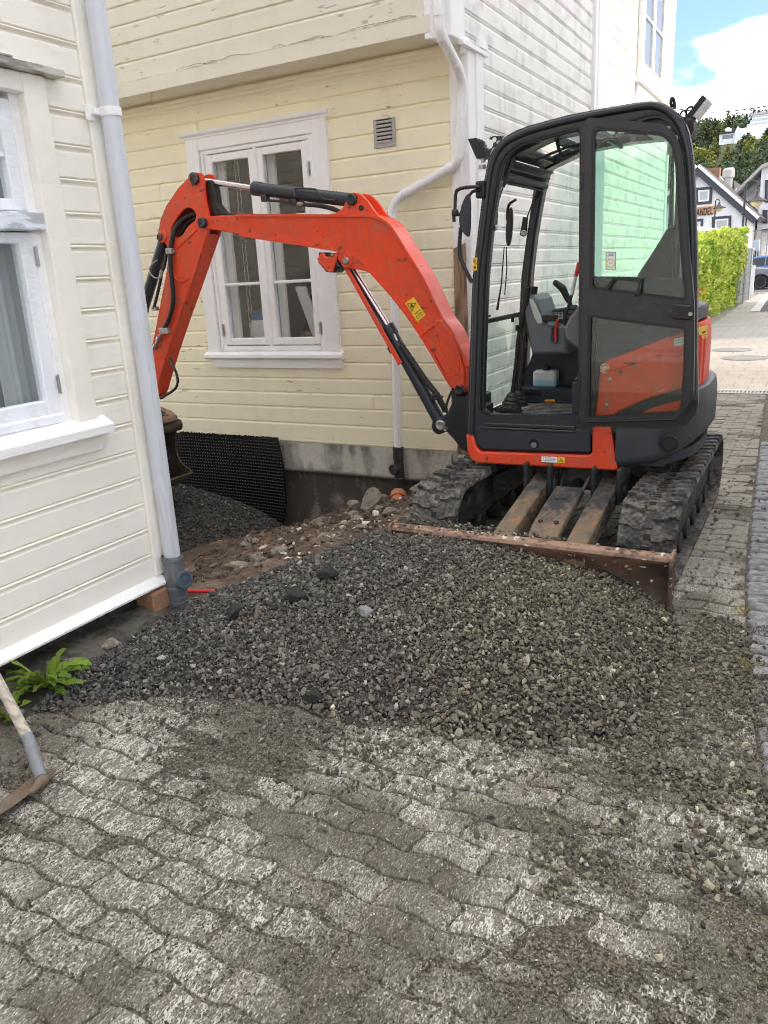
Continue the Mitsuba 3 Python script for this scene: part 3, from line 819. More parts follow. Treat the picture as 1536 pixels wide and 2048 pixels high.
# ventilation grille
vg = obj('vent_grille', cat_(WY.box(-3.445, -3.240, 0.001, 0.016, 2.700, 2.920, 0.003)), 'grate_steel', B)
for k in range(6):
    z = 2.735 + k * 0.030
    obj('louvre', WY(ring_prism([(-3.415, z), (-3.270, z), (-3.270, z + 0.017), (-3.415, z + 0.017)], 0.0165, 0.026, 0.0).apply_transform(np.eye(4))), 'grate_steel', vg)
    obj('slot', WY.box(-3.415, -3.270, 0.012, 0.0175, z + 0.019, z + 0.029), 'ink_black', vg)
# things seen inside the window
t = thing('white_plank', 'pale plank leaning inside the right hand casement of the yellow house', 'plank')
scene[t] = mikit.ply(hull(np.array([[-4.40, 6.62, 1.05], [-4.28, 6.62, 1.05], [-4.40, 6.645, 1.05], [-4.28, 6.645, 1.05], [-4.55, 6.55, 1.62], [-4.43, 6.55, 1.62], [-4.55, 6.575, 1.62], [-4.43, 6.575, 1.62]])), 'far_white')
t = thing('blue_sack', 'blue and white sack standing inside the left hand casement of the yellow house', 'sack')
sk = trimesh.creation.icosphere(subdivisions=3)
sk.vertices = np.sign(sk.vertices) * np.abs(sk.vertices) ** 0.6 * [0.14, 0.09, 0.20] + [-5.05, 6.66, 1.22]
up = sk.vertices[sk.faces].mean(1)[:, 2] > 1.30
obj('top', trimesh.Trimesh(sk.vertices, sk.faces[up], process=False), 'car_blue', t, smooth=True)
obj('bottom', trimesh.Trimesh(sk.vertices, sk.faces[~up], process=False), 'far_white', t, smooth=True)
for k in range(3):
    t = thing('timber_offcut', ('lowest' if k == 0 else 'middle' if k == 1 else 'uppermost') + ' of three brown timber offcuts lying inside the right hand casement', 'timber', 'timber offcuts inside the window')
    scene[t] = mikit.ply(box(-4.62 + 0.02 * k, -4.17 - 0.03 * k, 6.64, 6.74 - 0.01 * k, 1.06 + 0.042 * k, 1.10 + 0.042 * k, 0.004), 'wood_old')

# --- white house on the right of the lane, outside the picture: it shades the pavement
D = thing('tall_house', 'tall white rendered house along the right side of the lane', 'house')
WD = Wall((1.75, 0, 0), (0, -1, 0), (-1, 0, 0))
obj('wall', box(1.75, 9.5, 1.9, 12.14, -0.2, 8.3), 'mat_facade', D)
obj('roof', trimesh.convex.convex_hull(np.array([[x, y, z] for y in (1.85, 12.2) for x, z in ((1.65, 8.3), (9.7, 8.3), (5.6, 10.2))])), 'far_roof', D)
for y in (4.0, 7.2, 10.4):
    for z in (1.2, 4.2, 7.0):
        wd = frame_ring(WD, 'window', D, 'white_trim', -y - 0.6, -y + 0.6, z, z + 1.5, 0.09, -0.02, 0.04)
        obj('pane', WD.box(-y - 0.51, -y + 0.51, 0.002, 0.012, z + 0.09, z + 1.41), 'far_pane', wd)
E2 = thing('low_house', 'low white house further along the right side of the lane', 'house')
obj('wall', box(1.8, 9.5, 21.95, 35.2, -0.2, 6.0), 'mat_facade', E2)
obj('roof', trimesh.convex.convex_hull(np.array([[x, y, z] for y in (21.8, 35.4) for x, z in ((1.6, 6.0), (9.7, 6.0), (5.6, 9.0))])), 'far_roof', E2)


# --- the white house the photographer has behind: the sun is full on it, and the cab glass mirrors it
G = thing('facing_house', 'white boarded house behind the camera with a heat pump on its wall', 'house')
WG = Wall((0, -5.6, 0), (-1, 0, 0), (0, 1, 0))
obj('wall', box(-13.0, 4.5, -12.0, -5.62, -0.2, 6.4), 'far_white', G)
for k in range(44):
    obj('board', WG.box(-4.5, 13.0, -0.015, 0.004 if k % 2 else 0.001, 0.20 + 0.14 * k, 0.20 + 0.14 * k + 0.134), 'far_white', G)
for a in (-2.8, 0.6, 5.6, 9.0):
    for z in (1.1, 4.0):
        wd = frame_ring(WG, 'window', G, 'white_trim', a, a + 1.2, z, z + 1.5, 0.10, -0.01, 0.04)
        obj('pane', WG.box(a + 0.09, a + 1.11, 0.006, 0.012, z + 0.09, z + 1.41), 'far_pane', wd)
obj('roof', trimesh.convex.convex_hull(np.array([[x, y, z] for x in (-13.3, 4.8) for y, z in ((-12.3, 6.4), (-5.2, 6.4), (-8.8, 9.4))])), 'far_roof', G)
t = thing('heat_pump', 'white outdoor heat pump unit on the wall of the facing house', 'heat pump')
scene[t] = mikit.ply(WG.box(3.0, 3.9, 0.08, 0.40, 3.05, 3.65, 0.02), 'far_white')
obj('fan_grille', WG(lathe([(0.25, 0), (0.25, 0.02), (0.22, 0.03), (0.05, 0.03), (0, 0.03)], (3.32, 0.40, 3.35), (0, 1, 0), 28)), 'grate_steel', t)
for k in range(8):
    obj('louvre', WG.box(3.62, 3.86, 0.40, 0.408, 3.12 + 0.06 * k, 3.15 + 0.06 * k), 'grate_steel', t)
obj('bracket', cat_(WG.box(3.1, 3.14, 0.005, 0.42, 2.99, 3.045), WG.box(3.74, 3.78, 0.005, 0.42, 2.99, 3.045)), 'grate_steel', t)

# ------------------------------------------------------------------ rain water pipes
t = thing('drainpipe', 'pale blue grey plastic downpipe on the corner of the cream house', 'drainpipe')
PX, PY = -2.912, 2.858
obj('pipe', tube([(PX, PY, 0.30), (PX, PY, 6.0)], 0.0435, 28), 'pipe_white', t, smooth=40)
br = obj('bracket', lathe([(0.0445, -0.018), (0.0485, -0.018), (0.0495, -0.012), (0.0495, 0.012), (0.0485, 0.018), (0.0445, 0.018)], (PX, PY, 2.448), sides=28), 'pipe_old', t, smooth=40)
obj('stem', cat_(box(PX - 0.075, PX - 0.02, PY - 0.075, PY - 0.03, 2.435, 2.462, 0.003), box(PX - 0.055, PX - 0.045, PY - 0.10, PY - 0.055, 2.41, 2.475, 0.002)), 'pipe_old', br)
k = obj('gully_socket', cat_(lathe([(0.048, 0.10), (0.057, 0.10), (0.0585, 0.11), (0.0585, 0.125), (0.055, 0.13), (0.053, 0.05), (0.053, -0.04), (0.0585, -0.045), (0.0585, -0.058), (0.054, -0.064), (0.052, -0.10), (0.0545, -0.102),
                                    (0.0545, -0.108), (0.052, -0.11), (0.052, -0.13), (0.0545, -0.132), (0.0545, -0.138), (0.052, -0.14), (0.052, -0.32)][::-1], (PX, PY, 0.195), sides=30)), 'pipe_grey', t, smooth=35)
o, ax = np.array([PX, PY, 0.19]), np.array([0.86, -0.18, 0.10])
ax /= np.linalg.norm(ax)
obj('inspection_branch', lathe([(0.040, 0), (0.040, 0.062)], o, ax), 'pipe_grey', k, smooth=40)
n = 40
a = np.arange(n)
obj('cap', cat_(lathe([(0.046, 0.060), (0.049, 0.062), (0.050, 0.066), (0.050, 0.086), (0.047, 0.091), (0.036, 0.092), (0.034, 0.087), (0.012, 0.087), (0.010, 0.090), (0.0, 0.090)], o, ax, 36)), 'cap_blue', k, smooth=30)

t = thing('drainpipe', 'white plastic downpipe bending across the front of the yellow house', 'drainpipe')
path = [(-2.632, 5.872, 6.2), (-2.632, 5.872, 3.42), (-2.630, 5.885, 3.33), (-2.612, 6.00, 3.235), (-2.600, 6.13, 3.135), (-2.605, 6.205, 3.05), (-2.612, 6.222, 2.96), (-2.640, 6.222, 2.585), (-2.668, 6.222, 2.515), (-2.73, 6.222, 2.470),
        (-3.13, 6.222, 2.322), (-3.215, 6.222, 2.280), (-3.262, 6.222, 2.215), (-3.268, 6.222, 2.13), (-3.318, 6.222, 0.17)]
pp = [path[0]]
for q in range(1, len(path) - 1):
    pp.append(path[q])
obj('pipe', tube(smooth_poly(np.array(path), 2, closed=False), 0.0385, 22), 'pipe_old', t, smooth=40)
P = np.array(path)


def sleeve(p, d, L=0.03, r=0.0415):
    d = np.array(d, float) / np.linalg.norm(d)
    p = np.array(p, float)
    return tube([p - d * L, p - d * L * 0.99, p + d * L * 0.99, p + d * L], [0.038, r, r, 0.038], 22, caps=False)


for p, d in (((-2.632, 5.872, 3.47), (0, 0, 1)), ((-2.626, 5.92, 3.300), (0.1, 0.8, -0.6)), ((-2.603, 6.10, 3.155), (0.06, 0.78, -0.6)), ((-2.622, 6.222, 2.84), (0.03, 0, 1)), ((-2.72, 6.222, 2.474), (0.94, 0, 0.35)), ((-3.14, 6.222, 2.318), (0.94, 0, 0.35))):
    obj('sleeve', sleeve(p, d), 'pipe_old', t, smooth=40)
k = obj('gully_socket', lathe([(0.030, 0.17), (0.048, 0.17), (0.05, 0.165), (0.05, 0.05), (0.046, 0.045), (0.044, 0.02), (0.047, 0.015), (0.047, -0.12), (0.052, -0.125), (0.052, -0.15), (0.047, -0.155), (0.047, -0.22), (0.053, -0.225), (0.053, -0.245), (0.048, -0.25), (0.048, -0.42)][::-1],
                          (-3.322, 6.222, -0.0), sides=26), 'pipe_black', t, smooth=35)
o, ax = np.array([-3.322, 6.222, -0.035]), np.array([-0.25, -0.95, 0.05])
ax /= np.linalg.norm(ax)
obj('inspection_branch', lathe([(0.038, 0), (0.038, 0.062)], o, ax), 'pipe_black', k, smooth=40)
obj('cap', lathe([(0.044, 0.058), (0.049, 0.060), (0.049, 0.084), (0.046, 0.088), (0.036, 0.088), (0.034, 0.083), (0.0, 0.083)], o, ax, 30), 'pipe_black', k, smooth=30)
t = thing('clay_pipe', 'short orange clay drain bend under the black gully in the pit', 'pipe')
scene[t] = mikit.ply(tube(spline([(-3.30, 6.15, -0.28), (-3.27, 6.05, -0.34), (-3.22, 5.95, -0.43)], 6), 0.062, 20), 'clay_pipe', smooth=40)
obj('collar', tube([(-3.31, 6.17, -0.262), (-3.29, 6.12, -0.295)], 0.074, 20), 'clay_pipe', t, smooth=40)
t = thing('conduit', 'thin red plastic conduit poking out beside the grey gully', 'conduit')
scene[t] = mikit.ply(tube(spline([(-2.95, 2.807, 0.133), (-2.90, 3.07, 0.035), (-2.78, 3.16, 0.030), (-2.62, 3.25, 0.005)], 6), 0.011, 10), 'red_conduit', smooth=40)

# ------------------------------------------------------------------ the mini excavator
X = thing('mini_excavator', 'orange and black compact tracked excavator with an open cab door and rusty dozer blade', 'excavator')
SX = np.array([[0, 1, 0, 0], [1, 0, 0, 0], [0, 0, 1, 0], [0, 0, 0, 1.0]])


def inset(poly, d):
    g = sg.Polygon(poly).buffer(-d, join_style='mitre')
    if g.geom_type != 'Polygon':
        g = max(g.geoms, key=lambda q: q.area)
    return list(g.exterior.coords)[:-1]


# --- crawler tracks: a belt, its lugs, sprocket, idler and rollers
TY0, TY1, TR, TZ = 4.245, 5.93, 0.205, 0.232


def belt_point(s):
    """Point, outward normal on the belt's mid line (y, z) at the length s."""
    L1, L2 = TY1 - TY0, math.pi * TR
    s = s % (2 * L1 + 2 * L2)
    if s < L1:
        sag = 0.012 * math.sin(math.pi * s / L1)
        return np.array([TY1 - s, TZ + TR - sag]), np.array([0.0, 1.0])
    s -= L1
    if s < L2:
        a = math.pi / 2 + s / TR
        return np.array([TY0 + TR * math.cos(a), TZ + TR * math.sin(a)]), np.array([math.cos(a), math.sin(a)])
    s -= L2
    if s < L1:
        return np.array([TY0 + s, TZ - TR]), np.array([0.0, -1.0])
    s -= L1
    a = -math.pi / 2 + s / TR
    return np.array([TY1 + TR * math.cos(a), TZ + TR * math.sin(a)]), np.array([math.cos(a), math.sin(a)])


BELT = 2 * (TY1 - TY0) + 2 * math.pi * TR
NP = 46


def wrap(mesh, s0, xc, side):
    """A lug modelled flat (x across, y along the belt, z outward) bent onto the belt."""
    v = mesh.vertices
    out = np.zeros_like(v)
    for k, (x, y, z) in enumerate(v):
        p, n = belt_point(s0 + y)
        q = p + n * z
        out[k] = [xc + side * x, q[0], q[1]]
    m = trimesh.Trimesh(out, mesh.faces if side > 0 else mesh.faces[:, ::-1], process=False)
    return m


lug_poly = [(0.150, -0.036), (0.151, 0.022), (0.095, 0.026), (0.070, 0.044), (0.024, 0.045), (0.020, 0.016), (0.060, 0.010), (0.085, -0.020), (0.118, -0.034)]


def lug_mesh():
    lo = ring_prism(lug_poly, 0, 0.031, 0.0)
    v = lo.vertices[:, [0, 2, 1]].copy()
    c = np.array([0.085, 0.004])
    top = v[:, 2] > 0.02
    v[top, :2] = c + (v[top, :2] - c) * [0.90, 0.80]
    v[:, 2] += 0.008
    return trimesh.Trimesh(v, lo.faces[:, ::-1], process=False)


LUG = lug_mesh()
for tx in (-0.707, -1.935):
    s = np.linspace(0, BELT, 150, endpoint=False)
    pts = np.array([belt_point(q)[0] for q in s])
    nr = np.array([belt_point(q)[1] for q in s])
    # belt with rounded shoulders
    prof = [(-0.150, -0.010), (-0.150, 0.008), (-0.140, 0.013), (0.140, 0.013), (0.150, 0.008), (0.150, -0.010), (0.135, -0.014), (-0.135, -0.014)]
    n, m = len(s), len(prof)
    v = np.vstack([np.column_stack([np.full(n, tx + a), pts[:, 0] + nr[:, 0] * h, pts[:, 1] + nr[:, 1] * h]) for a, h in prof])
    i = np.arange(n)
    j = (i + 1) % n
    f = np.vstack([np.vstack([np.stack([k * n + i, k * n + j, ((k + 1) % m) * n + j], 1), np.stack([k * n + i, ((k + 1) % m) * n + j, ((k + 1) % m) * n + i], 1)]) for k in range(m)])
    tr = obj('track', trimesh.Trimesh(v, f, process=False), 'track_rubber', X, smooth=40, label='left hand track nearest the wall' if tx < -1 else 'right hand track nearest the lane')
    slots, links = [], []
    for k in range(NP):
        s0 = k * BELT / NP
        obj('lug', wrap(LUG, s0, tx, 1), 'track_rubber', tr)
        obj('lug', wrap(LUG, s0 + BELT / NP * 0.5, tx, -1), 'track_rubber', tr)
        slots.append(wrap(box(-0.017, 0.017, -0.016, 0.016, -0.004, 0.0142), s0 + 0.02, tx, 1))
        links.append(wrap(box(-0.026, 0.026, -0.011, 0.011, -0.004, 0.024, 0.005), s0 + 0.02 + BELT / NP * 0.5, tx, 1))
        links.append(wrap(box(-0.012, 0.012, -0.012, 0.012, -0.055, -0.012, 0.003), s0 + 0.02 + BELT / NP * 0.5, tx, 1))
    tag(obj('drive_slot', cat_(*slots), 'black_seal', tr), kind='stuff')
    tag(obj('steel_link', cat_(*links), 'bucket_steel', tr), kind='stuff')
    sg_ = 1 if tx > -1 else -1
    obj('idler', lathe([(0.02, -0.10), (0.10, -0.10), (0.12, -0.03), (0.178, -0.028), (0.182, -0.02), (0.182, 0.02), (0.178, 0.028), (0.12, 0.03), (0.10, 0.10), (0.02, 0.10)], (tx, TY0, TZ), (1, 0, 0), 32), 'undercarriage', tr, smooth=30)
    obj('sprocket', lathe([(0.02, -0.09), (0.09, -0.09), (0.11, -0.03), (0.17, -0.025), (0.17, 0.025), (0.11, 0.03), (0.10, 0.10), (0.07, 0.11), (0.02, 0.11)], (tx, TY1, TZ), (1, 0, 0), 32), 'undercarriage', tr, smooth=30)
    for y in (4.58, 4.86, 5.14, 5.42, 5.68):
        obj('roller', lathe([(0.03, -0.10), (0.058, -0.10), (0.062, -0.095), (0.062, -0.045), (0.05, -0.04), (0.05, 0.04), (0.062, 0.045), (0.062, 0.095), (0.058, 0.10), (0.03, 0.10)], (tx, y, 0.105), (1, 0, 0), 20), 'undercarriage', tr, smooth=30)
    obj('track_frame', ring_prism([(4.30, 0.20), (4.42, 0.33), (4.60, 0.365), (5.72, 0.365), (5.86, 0.30), (5.86, 0.17), (5.7, 0.14), (4.5, 0.14), (4.32, 0.17)], tx - 0.085, tx + 0.085, 0.012).apply_transform(SX), 'undercarriage', tr)
    obj('leg', hull(np.array([[tx - sg_ * 0.06, y, z] for y, z in ((4.80, 0.22), (4.80, 0.34), (5.60, 0.22), (5.60, 0.34))] + [[-1.307 + sg_ * 0.18, y, z] for y, z in ((4.90, 0.36), (4.90, 0.50), (5.50, 0.36), (5.50, 0.50))])), 'undercarriage', tr)
obj('centre_frame', cat_(hull(np.array([[-1.307 + a, y, z] for a in (-0.24, 0.24) for y, z in ((4.72, 0.34), (4.72, 0.50), (5.62, 0.34), (5.62, 0.50))])), box(-1.58, -1.03, 4.62, 4.74, 0.36, 0.50, 0.01),
                         lathe([(0.0, 0.48), (0.33, 0.48), (0.34, 0.50), (0.34, 0.53), (0.30, 0.535), (0.30, 0.56), (0.0, 0.56)], (-1.307, 5.2, 0), sides=40)), 'undercarriage', X)
# blade pushed by two arms and a ram under a cover
zs = np.linspace(0.012, 0.262, 14)
front = [(3.765 + 0.045 * (1 - ((z - 0.13) / 0.135) ** 2), z) for z in zs]
back = [(y + 0.016, z) for y, z in front][::-1]
prof = front + [(3.757, 0.275), (3.765, 0.292), (3.785, 0.303), (3.815, 0.302), (3.828, 0.290), (3.828, 0.272)] + back
bl = obj('blade', ring_prism(prof, -2.072, -0.548).apply_transform(SX), 'blade_rust', X, smooth=35, label='rusty dozer blade with a worn pale top edge')
for x0, x1 in ((-2.090, -2.074), (-0.546, -0.530)):
    obj('end_plate', ring_prism([(3.742, 0.003), (3.742, 0.300), (3.755, 0.312), (3.86, 0.312), (3.87, 0.29), (3.87, 0.12), (3.80, 0.003)], x0, x1, 0.003).apply_transform(SX), 'blade_rust', bl)
obj('cutting_edge', box(-2.07, -0.55, 3.752, 3.772, 0.004, 0.05, 0.003), 'blade_rust', bl)
for xc in (-1.432, -1.022):
    a = obj('blade_arm', sweep([(xc, 3.79, 0.225), (xc, 3.95, 0.262), (xc, 4.72, 0.42)], [(-0.05, -0.06), (0.05, -0.06), (0.056, -0.054), (0.056, 0.054), (0.05, 0.06), (-0.05, 0.06), (-0.056, 0.054), (-0.056, -0.054)], up=(0, 0, 1)), 'arm_worn', X)
    obj('pivot_lug', cat_(box(xc - 0.085, xc - 0.062, 4.44, 4.72, 0.33, 0.55, 0.01), box(xc + 0.062, xc + 0.085, 4.44, 4.72, 0.33, 0.55, 0.01), cyl((xc - 0.10, 4.56, 0.40), (xc + 0.10, 4.56, 0.40), 0.035, 18)), 'undercarriage', X)
    obj('gusset', hull(np.array([[xc + q, y, z] for q in (-0.012, 0.012) for y, z in ((3.79, 0.28), (3.79, 0.18), (3.96, 0.28), (3.90, 0.2))])), 'arm_worn', a)
ram = obj('blade_ram', cyl((-1.225, 4.00, 0.23), (-1.225, 4.66, 0.40), 0.042, 20), 'dark_metal', X, smooth=40)
cov = sweep([(-1.228, 3.90, 0.262), (-1.228, 4.00, 0.312), (-1.228, 4.20, 0.362), (-1.228, 4.44, 0.412)], [(-0.085, -0.03), (-0.085, 0.004), (-0.078, 0.012), (0.078, 0.012), (0.085, 0.004), (0.085, -0.03), (0.077, -0.03), (0.077, 0.002), (-0.077, 0.002), (-0.077, -0.03)], up=(0, 0, 1))
rc = obj('ram_cover', cov, 'arm_worn', X, label='worn bolted steel plate over the blade ram')
for dx, y, z in ((-0.045, 4.02, 0.331), (0.045, 4.02, 0.331), (-0.03, 4.28, 0.393), (0.01, 4.29, 0.395)):
    obj('bolt', lathe([(0.014, -0.003), (0.014, 0.006), (0.011, 0.010), (0, 0.010)], (-1.228 + dx, y, z), (0, -0.2, 1), 6), 'undercarriage', rc)
for k, (p, r) in enumerate((([(-1.13, 4.62, 0.48), (-1.12, 4.54, 0.49), (-1.135, 4.46, 0.45), (-1.165, 4.40, 0.36)], 0.011), ([(-1.36, 4.62, 0.50), (-1.36, 4.55, 0.47), (-1.34, 4.48, 0.38), (-1.33, 4.40, 0.33)], 0.013), ([(-1.30, 4.62, 0.52), (-1.305, 4.56, 0.45), (-1.30, 4.50, 0.40)], 0.015))):
    obj('hose', tube(p, r, 8, n=6), 'rubber_hose' if k else 'bucket_steel', X, smooth=40)

# --- upper structure
YN = 4.51
deck = obj('deck', cat_(box(-1.90, -0.72, 4.56, 5.86, 0.545, 0.60, 0.008), box(-1.86, -0.80, 4.58, 5.80, 0.60, 0.76, 0.01)), 'undercarriage', X)
skirt = [(-1.912, 0.693), (-1.868, 0.692), (-1.858, 0.663), (-1.849, 0.628), (-1.836, 0.603), (-1.816, 0.588), (-1.148, 0.605), (-1.127, 0.611), (-1.119, 0.626), (-1.118, 0.769), (-1.111, 0.777), (-1.017, 0.781), (-0.969, 0.525), (-1.073, 0.524), (-1.551, 0.517), (-1.836, 0.514), (-1.868, 0.524), (-1.891, 0.548), (-1.907, 0.593)]
sk = obj('side_skirt', ring_prism(skirt, 4.496, 4.60, 0.010), 'orange_paint', X)
door_panel = [(-1.85, 0.74), (-1.137, 0.758), (-1.131, 0.751), (-1.129, 0.632), (-1.139, 0.621), (-1.805, 0.604), (-1.822, 0.614), (-1.835, 0.639), (-1.849, 0.699)]
sp = obj('side_panel', ring_prism(door_panel, 4.502, 4.60, 0.008), 'dark_plastic', X)
c = (-1.468, 4.5, 0.654)
obj('key_socket', cat_(lathe([(0.030, 0.0), (0.032, 0.004), (0.028, 0.008), (0.022, 0.002), (0.0, 0.0)][::1], (c[0], 4.5025, c[2] + 0.006), (0, -1, 0), 28)), 'black_seal', sp, smooth=30)
obj('key_cover', cat_(lathe([(0.017, 0.0), (0.017, 0.014), (0.012, 0.018), (0.0, 0.018)], (c[0], 4.5025, c[2] - 0.004), (0, -1, 0), 20)), 'grey_plastic', sp, smooth=30)
# stickers on the skirt


def sticker(name, quad, y, mat_, parent, up=None, d=0.0015):
    p = np.array(quad, float)
    return obj(name, ring_prism(p, y - d, y), mat_, parent)


def strip_marks(quad, rows, y, mat_, parent, name='mark', seed=1, cols=5):
    """Rows of small marks (print too small to read) on a sticker of four corners."""
    g = np.random.default_rng(seed)
    q = np.array(quad, float)
    ms = []
    for r in rows:
        u = 0.10
        while u < 0.88:
            w_ = g.uniform(0.03, 0.12)
            h = 0.055
            cs = []
            for (uu, vv) in ((u, r - h), (min(u + w_, 0.9), r - h), (min(u + w_, 0.9), r + h), (u, r + h)):
                cs.append((1 - vv) * ((1 - uu) * q[0] + uu * q[1]) + vv * ((1 - uu) * q[3] + uu * q[2]))
            ms.append(ring_prism(cs, y - 0.0006, y))
            u += w_ + g.uniform(0.02, 0.05)
    return obj(name, cat_(*ms), mat_, parent)


def warn_sign(tri, y, parent):
    """A black outlined triangle with a dark blot, as on the machine's warning stickers."""
    t = np.array(tri, float)
    cc = t.mean(0)
    o = sg.Polygon(t).difference(sg.Polygon(cc + (t - cc) * 0.74))
    m = [poly_prism(o, y - 0.0007, y)]
    for a, b in ((0.0, 0.34), (2.1, 0.30), (4.0, 0.26)):
        d = np.array([math.cos(a), math.sin(a)]) * 0.16
        s_ = np.linalg.norm(t[0] - cc)
        m.append(ring_prism([cc + s_ * (d + b * 0.55 * np.array([math.cos(x), math.sin(x)])) for x in np.linspace(0, 2 * math.pi, 7, endpoint=False)], y - 0.0009, y - 0.0002 + 0.0002))
    return obj('warning_mark', cat_(*m), 'ink_black', parent)


q = [(-1.42, 0.55), (-1.42, 0.584), (-1.323, 0.586), (-1.323, 0.55)]
s_ = sticker('sticker', q, 4.4955, 'white_sticker', sk)
strip_marks([q[0], q[3], q[2], q[1]], (0.3, 0.55, 0.78), 4.494, 'ink_grey', s_, seed=4)
q = [(-1.32, 0.551), (-1.32, 0.586), (-1.276, 0.587), (-1.276, 0.552)]
s_ = sticker('sticker', q, 4.4955, 'yellow_sticker', sk)
warn_sign([(-1.311, 0.559), (-1.285, 0.559), (-1.299, 0.581)], 4.494, s_)


# tail: a moulded cover sweeping round the counterweight, over it the orange engine hood
def round_plan(x0, hw, r, xt, n=44):
    """Plan of the tail, from the near side round to the far side, symmetrical about y = 5.2."""
    y0, y1 = 5.2 - hw, 5.2 + hw
    p = [(x0, y0)]
    ang = np.linspace(-math.pi / 2, math.pi / 2, n)
    ex = 2.6
    for a in ang:
        cx, cy = math.cos(a), math.sin(a)
        k = (abs(cx) ** ex + abs(cy) ** ex) ** (-1 / ex)
        p.append((xt - r + r * k * cx, 5.2 + hw * k * cy))
    p.append((x0, y1))
    return np.array(p)


def tail_shell(plan, zb, zt, bulge, rim=0.07, ns=12):
    """Shell between the heights zb(t) and zt(t), bulging outward; closed on top by a rim turned in."""
    n = len(plan)
    c = np.array([plan[:, 0].min() - 0.05, 5.2])
    tng = np.gradient(plan, axis=0)
    nrm = np.stack([tng[:, 1], -tng[:, 0]], 1)
    nrm /= np.linalg.norm(nrm, axis=1, keepdims=True)
    s = np.linspace(0, 1, ns)
    rows = []
    for q in s:
        b = bulge * (1 - (2 * q - 1) ** 4) - 0.05 * max(0, 0.12 - q) / 0.12
        rows.append(np.column_stack([plan + nrm * b, zb + (zt - zb) * q]))
    rows.append(np.column_stack([plan + nrm * (-0.008), zt + 0.008]))
    rows.append(np.column_stack([plan - nrm * rim, zt + 0.010]))
    rows.append(np.column_stack([plan - nrm * (rim + 0.3), zt * 0 + zt.mean()]))
    v = np.vstack(rows)
    v[:, 1] = np.clip(v[:, 1], plan[:, 1].min() - bulge, plan[:, 1].max() + bulge)
    m = len(rows)
    i, j = np.meshgrid(np.arange(m - 1), np.arange(n - 1), indexing='ij')
    a = i * n + j
    f = np.vstack([np.stack([a, a + 1, a + n + 1], -1).reshape(-1, 3), np.stack([a, a + n + 1, a + n], -1).reshape(-1, 3)])
    return trimesh.Trimesh(v, f, process=False)


pl = round_plan(-0.985, 0.688, 0.36, -0.560)
t_ = np.linspace(0, 1, len(pl))
mid = 1 - np.abs(2 * t_ - 1)
sm = lambda a, b, x: np.clip((x - a) / (b - a), 0, 1) ** 2 * (3 - 2 * np.clip((x - a) / (b - a), 0, 1))
zt = 0.785 + 0.012 * sm(0.0, 0.2, mid) + 0.155 * sm(0.12, 0.55, mid)
zb = 0.535 + 0.015 * sm(0, 0.2, mid) + 0.095 * sm(0.22, 0.80, mid)
tl = obj('tail_cover', tail_shell(pl, zb, zt, 0.012), 'tail_plastic', X, smooth=40, label='dark grey moulded cover round the tail')
obj('tail_core', cat_(hull(np.column_stack([np.vstack([pl * [1, 1]] * 2) * 1.0, np.r_[np.full(len(pl), 0.56), np.full(len(pl), 0.62)]]) * [1, 0.97, 1] + [-0.03, 0.155, 0])), 'dark_plastic', X)
cc = (-0.662, 4.5, 0.718)
obj('hitch_hole', cat_(lathe([(0.045, 0.0), (0.047, 0.004), (0.040, 0.007), (0.035, 0.001), (0, 0.0005)], (-0.690, 4.5175, 0.700), (0.10, -1, -0.02), 28)), 'black_seal', tl, smooth=30)
ph = round_plan(-0.90, 0.60, 0.34, -0.612)
t_ = np.linspace(0, 1, len(ph))
mid = 1 - np.abs(2 * t_ - 1)
hd = obj('engine_hood', tail_shell(ph, np.full(len(ph), 0.80), np.full(len(ph), 1.315), 0.010, rim=0.05), 'orange_paint', X, smooth=40, label='orange engine hood')
ph2 = round_plan(-0.90, 0.590, 0.34, -0.632)
obj('hood_top', tail_shell(ph2, np.full(len(ph2), 1.325), np.full(len(ph2), 1.405), 0.004, rim=0.16), 'tail_plastic', X, smooth=40)
obj('hood_gap', tail_shell(round_plan(-0.90, 0.57, 0.34, -0.66), np.full(len(ph2), 1.30), np.full(len(ph2), 1.335), 0.0, rim=0.10), 'black_seal', X)
pm = np.array(ph)
for k in (15, 17, 19, 30):
    p0 = pm[k]
    tg = pm[k + 1] - pm[k - 1]
    nn = np.array([tg[1], -tg[0]]) / np.linalg.norm(tg)
    obj('hood_rib', tube([(*(p0 + nn * 0.008), 0.95), (*(p0 + nn * 0.0105), 1.00), (*(p0 + nn * 0.0105), 1.20), (*(p0 + nn * 0.008), 1.25)], 0.006, 8), 'orange_paint', hd, smooth=40)


def hood_sticker(k0, k1, z0, z1):
    a, b = pm[k0], pm[k1]
    tg = b - a
    nn = np.array([tg[1], -tg[0]]) / np.linalg.norm(tg)
    P = lambda q, z, d: np.array([*(a + tg * q + nn * (0.0135 + d)), z])
    st = obj('sticker', hull(np.array([P(q, z, d) for q in (0, 1) for z in (z0, z1) for d in (0, 0.002)])), 'yellow_sticker', hd)
    ms = []
    for q0, q1, q2 in (((0.10, 0.22), (0.42, 0.22), (0.26, 0.80)),):
        e = [P(q, z0 + (z1 - z0) * w_, 0.0025) for q, w_ in (q0, q1, q2)]
        ms += [tube([e[i_], e[(i_ + 1) % 3]], 0.0022, 5) for i_ in range(3)]
    ms.append(tube([P(0.62, z0 + (z1 - z0) * 0.5, 0.0025), P(0.82, z0 + (z1 - z0) * 0.55, 0.0025)], 0.005, 5))
    obj('warning_mark', cat_(*ms), 'ink_black', st)


hood_sticker(14, 20, 1.225, 1.300)

